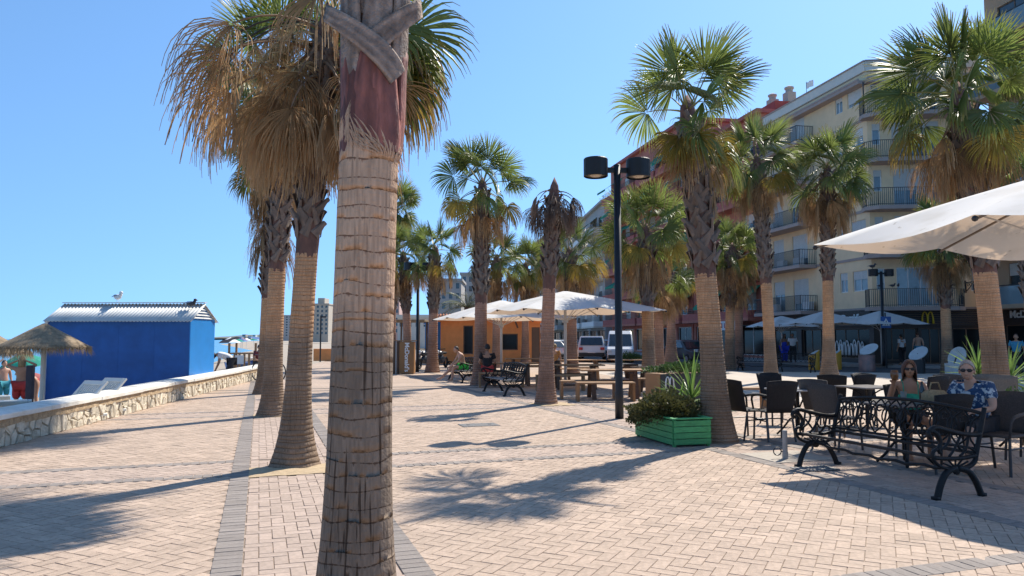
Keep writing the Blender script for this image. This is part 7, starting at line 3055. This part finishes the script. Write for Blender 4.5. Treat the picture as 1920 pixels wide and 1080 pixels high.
def person(label, loc, rz, pose, skin, hair, scale=1.0, clothes=(), hair_style='short', head_yaw=0.0, head_pitch=0.0, glasses=False, fingers=False, group=None, lvl=2, female=False, grips=()):
    root = thing('person', label, 'person', loc, rz, group)
    root.scale = (scale, scale, scale)
    J = pose
    names = [k for k in STAND if k != 'hd']
    idx = {k: i for i, k in enumerate(names)}
    pts = [J[k] for k in names]
    rad_ = []
    for k in names:
        r_ = RAD[k]
        if female and k[0] in 'seaw':
            r_ = (r_[0] * 0.88, r_[1] * 0.88)
        rad_.append(r_)
    ed = [(idx[a], idx[b]) for a, b in EDG]
    for s_, nm in ((-1, 'L'), (1, 'R')):
        if fingers:
            hp, hr, he = hand_points(J['w' + nm], J['e' + nm], -s_, nm in grips)
            o = len(pts)
            pts += hp
            rad_ += hr
            ed += [(idx['w' + nm] if a < 0 else a + o, b + o) for a, b in he]
        else:
            w_, e_ = Vector(J['w' + nm]), Vector(J['e' + nm])
            d = (w_ - e_).normalized()
            o = len(pts)
            pts += [tuple(w_ + d * 0.07), tuple(w_ + d * 0.15)]
            rad_ += [(0.038, 0.022), (0.026, 0.014)]
            ed += [(idx['w' + nm], o), (o, o + 1)]
    me = skin_mesh(pts, rad_, ed, 0, lvl)
    # head, joined to the body mesh
    H = Matrix.Translation(J['hd']) @ Matrix.Rotation(head_yaw, 4, 'Z') @ Matrix.Rotation(head_pitch, 4, 'X')
    hb = MB(H)
    n, m_ = 18, 14
    vs, fs = [], []
    for i in range(m_ + 1):
        a = PI * i / m_
        for k in range(n):
            t = 2 * PI * k / n
            x, y, z = math.sin(a) * math.sin(t), -math.sin(a) * math.cos(t), math.cos(a)
            jaw = 1 - 0.30 * max(0, -z) ** 1.2
            px, py, pz = 0.076 * x * jaw, 0.098 * y * (jaw if y > 0 else 1 - 0.12 * max(0, -z)), 0.118 * z
            front = max(0, -y)
            if front > 0.75 and abs(x) < 0.28:                      # nose and brow
                py -= 0.022 * math.exp(-((z + 0.12) / 0.16) ** 2) * (1 - abs(x) / 0.28)
            if front > 0.5:
                py += 0.010 * math.exp(-((z - 0.08) / 0.10) ** 2) * math.exp(-((abs(x) - 0.38) / 0.16) ** 2)
                py -= 0.006 * math.exp(-((z + 0.80) / 0.15) ** 2)
            vs.append((px, py, pz))
    for i in range(m_):
        for k in range(n):
            fs.append((i * n + k, (i + 1) * n + k, (i + 1) * n + (k + 1) % n, i * n + (k + 1) % n))
    hb.add(vs, fs)
    for s_ in (-1, 1):
        hb.ball((s_ * 0.078, 0.01, -0.012), (0.012, 0.022, 0.033), 7, 5)
    hb.ball((0, -0.108, -0.028), (0.015, 0.016, 0.014), 8, 5)
    for s_ in (-1, 1):
        hb.ball((s_ * 0.030, -0.086, 0.012), (0.012, 0.008, 0.007), 8, 5, 1)
    hb.ball((0, -0.094, -0.062), (0.024, 0.009, 0.008), 8, 5, 2)
    bm_ = bmesh.new()
    bm_.from_mesh(me)
    hm = hb.mesh('head', [SKIN[skin], M_eye, M_lip], True)
    for f in bm_.faces:
        f.material_index = 0
        f.smooth = True
    bm_.from_mesh(hm)
    bm_.to_mesh(me)
    bm_.free()
    me.materials.clear()
    for q in (SKIN[skin], M_eye, M_lip):
        me.materials.append(q)
    link('body', me, root)
    # hair
    hr = MB(H)
    hm_ = mat('hair_' + hair, {'brown': (0.055, 0.028, 0.016), 'black': (0.012, 0.010, 0.009), 'grey': (0.36, 0.34, 0.32), 'auburn': (0.085, 0.033, 0.018), 'blond': (0.30, 0.20, 0.09)}[hair], 0.6, 0.35, 20, 0.6, 80, stretch=(1, 1, 0.3))
    vs, fs = [], []
    n, m_ = 20, 9
    for i in range(m_ + 1):
        for k in range(n):
            t = 2 * PI * k / n
            fr = 0.5 + 0.5 * math.cos(t)                            # 1 at the front
            if hair_style == 'long':
                amax = 1.15 * fr ** 2 + (2.55) * (1 - fr ** 2) if fr > 0.62 else 2.55
                amax = 0.80 + 1.75 * min(1, (1 - fr) * 2.6)
            else:
                amax = 0.72 + 1.12 * min(1, (1 - fr) * 1.7)
            a = amax * i / m_
            k1 = 1.08 if hair_style == 'long' else 1.01
            x, y, z = math.sin(min(a, 1.75)) * math.sin(t), -math.sin(min(a, 1.75)) * math.cos(t), math.cos(a) if a < 1.75 else math.cos(1.75) - (a - 1.75) * 1.45
            wv = 1 + 0.05 * noise.noise((x * 4, y * 4, z * 3))
            vs.append((0.080 * x * k1 * wv, 0.100 * y * k1 * wv + 0.004, 0.120 * z * k1 * wv + 0.004))
    for i in range(m_):
        for k in range(n):
            fs.append((i * n + k, (i + 1) * n + k, (i + 1) * n + (k + 1) % n, i * n + (k + 1) % n))
    hr.add(vs, fs)
    ho = hr.build('hair', hm_, root, True)
    md = ho.modifiers.new('gauge', 'SOLIDIFY')
    md.thickness, md.offset = (0.012 if hair_style == 'long' else 0.006), 1
    if glasses:
        gb = MB(H)
        for s_ in (-1, 1):
            gb.ball((s_ * 0.034, -0.100, 0.012), (0.030, 0.008, 0.022), 10, 6)
            gb.tube([(s_ * 0.062, -0.094, 0.018), (s_ * 0.082, -0.03, 0.012), (s_ * 0.082, 0.02, 0.0)], 0.004, 4)
        gb.tube([(-0.02, -0.106, 0.018), (0.02, -0.106, 0.018)], 0.005, 4)
        gb.build('sunglasses', M_plast, root, True)
    for (nm, mt, keys, grow, lim) in clothes:
        kp, kr, ke, ix = [], [], [], {}
        for k in keys:
            ix[k] = len(kp)
            if k in lim:                                           # garment ends part way along the limb
                a, t = lim[k]
                p = Vector(J[a]).lerp(Vector(J[k]), t)
                ra = [RAD[a][q] + (RAD[k][q] - RAD[a][q]) * t for q in (0, 1)]
            else:
                p, ra = Vector(J[k]), RAD[k]
            kp.append(tuple(p))
            kr.append((ra[0] * 1.04 + grow, ra[1] * 1.04 + grow))
        for a, b in EDG:
            if a in ix and b in ix:
                ke.append((ix[a], ix[b]))
        gm_ = skin_mesh(kp, kr, ke, 0, lvl)
        gm_.materials.clear()
        gm_.materials.append(mt)
        gm_.polygons.foreach_set('use_smooth', [True] * len(gm_.polygons))
        link(nm, gm_, root)
    return root


SHIRT = ['pel', 'sp', 'ch', 'nk', 'sL', 'eL', 'sR', 'eR']
SH_L = {'eL': ('sL', .62), 'eR': ('sR', .62), 'nk': ('ch', .45)}
TSH = SHIRT
TOP = ['pel', 'sp', 'ch']
SHORTS = ['pel', 'hL', 'kL', 'hR', 'kR']
SHO_L = {'kL': ('hL', .72), 'kR': ('hR', .72)}
PANTS = ['pel', 'hL', 'kL', 'aL', 'hR', 'kR', 'aR']
PAN_L = {'aL': ('kL', .9), 'aR': ('kR', .9)}


def hawaii():
    m = mat('cloth_flowered', (0.55, 0.60, 0.62), 0.85, 0.1, 30, c2=(0.025, 0.07, 0.16))
    for nd in m.node_tree.nodes:
        if nd.type == 'TEX_NOISE':
            nd.inputs['Scale'].default_value = 17
        if nd.type == 'VALTORGB':
            nd.color_ramp.elements[0].position, nd.color_ramp.elements[1].position = 0.50, 0.57
    return m


C_green = cloth('emerald', (0.02, 0.30, 0.19), var=0.3, scale=14)
C_dark = cloth('charcoal', (0.03, 0.03, 0.035))
C_black = cloth('black', (0.015, 0.015, 0.017))
C_white = cloth('white', (0.66, 0.67, 0.68))
C_lime = cloth('lime', (0.06, 0.62, 0.08))
C_red = cloth('red', (0.50, 0.045, 0.035))
C_blue = cloth('bright_blue', (0.015, 0.04, 0.40))
C_teal = cloth('teal', (0.03, 0.24, 0.30))
C_sky = cloth('sky_blue', (0.05, 0.26, 0.40))
C_tan = cloth('orange', (0.50, 0.24, 0.08))

wom = person('woman in emerald strap top and sunglasses raising a glass at the cafe table', (xat(1700, 10.0), 9.98, 0.0), R(-14),
             dict(SIT, eL=(-.27, -.06, .80), wL=(-.26, -.26, 1.02), eR=(.24, -.02, .76), wR=(.14, -.28, .72), hd=(0, -.03, 1.20)), 'tan', 'auburn', 0.95,
             [('top', C_green, TOP, .017, {'ch': ('sp', .97)}), ('skirt', C_dark, SHORTS, .015, SHO_L)], 'long', -0.15, 0.0, True, True, female=True, grips=('L',))
mb = MB()
for s_ in (-1, 1):
    mb.tube([(s_ * 0.09, -0.085, 0.86), (s_ * 0.095, -0.075, 1.0), (s_ * 0.10, 0.0, 1.065), (s_ * 0.09, 0.10, 0.95)], 0.007, 5)
mb.build('strap', C_green, wom)
dk = thing('glass', 'round brown drink glass in the raised hand of the woman', 'glass', (xat(1700, 10.0) - 0.262 * 0.92 - 0.08, 9.98 - 0.345 * 0.92 + 0.06, 1.02), 0)
mb = MB()
mb.lathe([(0.03, -0.01), (0.048, 0.04), (0.05, 0.09), (0.042, 0.12)], 14)
mb.build('bowl', M_beer, dk, True)
man = person('grey haired man in sunglasses and blue flowered shirt sitting at the right', (xat(1824, 8.95), 8.95, 0.0), R(-58),
             dict(SIT, ch=(0, -.05, .92), nk=(0, -.10, 1.07), hb=(0, -.15, 1.12), hd=(.01, -.19, 1.20), sL=(-.19, -.05, 1.01), sR=(.19, -.05, 1.01), eL=(-.27, -.12, .76), wL=(-.16, -.34, .72), eR=(.26, -.12, .76), wR=(.12, -.36, .72)),
             'fair', 'grey', 0.98, [('shirt', hawaii(), SHIRT, .020, SH_L), ('shorts', C_dark, SHORTS, .018, {})], 'short', R(24), 0.08, True, True)
person('man in green swim shorts leaning forward on the black bench', (-1.78, 27.25, 0), BRZ,
       dict(SIT, sp=(0, -.02, .70), ch=(0, -.10, .90), nk=(0, -.17, 1.03), hb=(0, -.22, 1.08), hd=(0, -.26, 1.15), kL=(-.14, -.40, .47), aL=(-.16, -.80, .12), tL=(-.17, -.95, .09), kR=(.13, -.40, .52), aR=(.14, -.44, .09), tR=(.15, -.6, .04),
            sL=(-.19, -.10, .98), sR=(.19, -.10, .98), eL=(-.22, -.25, .72), wL=(-.14, -.42, .58), eR=(.22, -.25, .72), wR=(.14, -.42, .60)),
       'fair', 'black', 1.0, [('shorts', C_lime, SHORTS, .018, {'kL': ('hL', .6), 'kR': ('hR', .6)})], head_yaw=0.3)
person('man in black shirt sitting with his back to us at a picnic table', (xat(916, 25.6), 24.55, 0), R(178), dict(SIT), 'tan', 'black', 1.03,
       [('shirt', C_black, SHIRT, .018, SH_L), ('shorts', C_red, SHORTS, .02, SHO_L)])
person('person in orange top sitting at the table behind the dead palm', (xat(1040, 31.2), 31.2, 0), R(160), dict(SIT), 'fair', 'blond', 1.0,
       [('shirt', C_tan, SHIRT, .018, SH_L), ('shorts', C_dark, SHORTS, .018, SHO_L)])
# by the restaurant
person('shirtless man in blue shorts walking to the restaurant door', (xat(1721, 40.3), 40.3, 0.12), R(170), dict(STAND), 'fair', 'brown', 1.02, [('shorts', C_sky, SHORTS, .022, {})])
mbd = person('woman in long blue dress under the shaded parasols', (xat(1470, 43.0), 43.0, 0.12), R(20), dict(STAND), 'dark', 'black', 0.98, [('top', C_blue, TOP, .02, {}), ('dress', C_blue, PANTS, .05, PAN_L)], 'long')
person('man in pale shirt beside the woman in the blue dress', (xat(1486, 43.4), 43.4, 0.12), R(-20), dict(STAND), 'dark', 'black', 1.0, [('shirt', C_white, SHIRT, .018, SH_L), ('trousers', C_dark, PANTS, .015, PAN_L)])
person('person in white shirt standing in the dark restaurant doorway', (xat(1690, 40.6), 40.6, 0.12), R(200), dict(STAND), 'tan', 'black', 0.95, [('shirt', C_white, SHIRT, .018, SH_L), ('trousers', C_black, PANTS, .015, PAN_L)])
person('person in dark clothes at the right edge beyond the tall palm', (xat(1905, 30.0), 30.0, 0.0), R(-40), dict(STAND), 'tan', 'brown', 1.0, [('shirt', C_sky, SHIRT, .018, SH_L), ('trousers', C_black, PANTS, .015, PAN_L)])
# on the beach
person('bather in teal shorts with a hand on the head at the left edge', (xat(10, 27), 27, bz(xat(10, 27), 27)), R(60), dict(STAND, eL=(-.33, -.06, 1.55), wL=(-.16, -.05, 1.70)), 'fair', 'brown', 1.02, [('shorts', C_teal, SHORTS, .022, {})])
person('bather with both arms raised to the hair and a red towel round the hips', (xat(43, 21.5), 21.5, bz(xat(43, 21.5), 21.5)), R(200), dict(STAND, eL=(-.38, -.02, 1.50), wL=(-.13, 0.02, 1.62), eR=(.38, -.02, 1.50), wR=(.13, 0.02, 1.62)), 'tan', 'blond', 0.98,
       [('towel', C_red, SHORTS, .045, {})], 'long')
person('bather bending forward in front of the white parasol pole', (xat(73, 24), 24, bz(xat(73, 24), 24)), R(-60), dict(STAND, sp=(0, -.08, 1.08), ch=(0, -.26, 1.20), nk=(0, -.40, 1.27), hb=(0, -.45, 1.27), hd=(0, -.52, 1.26), sL=(-.18, -.30, 1.25), sR=(.18, -.30, 1.25), eL=(-.2, -.42, 1.0), wL=(-.15, -.5, .78), eR=(.2, -.42, 1.0), wR=(.15, -.5, .78)),
       'tan', 'brown', 0.95, [('swimsuit', C_red, ['pel', 'sp'], .012, {})])
person('man in white shirt bending over beyond the blue hut', (xat(430, 27.5), 27.5, bz(xat(430, 27.5), 27.5)), R(-70), dict(STAND, pel=(0, .1, .93), sp=(0, -.05, 1.05), ch=(0, -.24, 1.13), nk=(0, -.38, 1.12), hb=(0, -.44, 1.10), hd=(0, -.52, 1.07), hL=(-.1, .1, .9), hR=(.1, .1, .9),
       sL=(-.19, -.28, 1.12), sR=(.19, -.28, 1.12), eL=(-.2, -.32, .84), wL=(-.16, -.42, .6), eR=(.2, -.32, .84), wR=(.16, -.42, .6)), 'tan', 'black', 1.05, [('shirt', C_white, SHIRT, .03, SH_L), ('trousers', C_dark, PANTS, .02, PAN_L)])
person('person in dark red top sitting on the wall beyond the hut', (xat(487, 30.5), 30.5, -0.02), R(60), dict(SIT), 'tan', 'black', 1.0, [('shirt', cloth('wine', (0.13, 0.03, 0.035)), SHIRT, .018, SH_L), ('trousers', C_dark, PANTS, .015, PAN_L)])
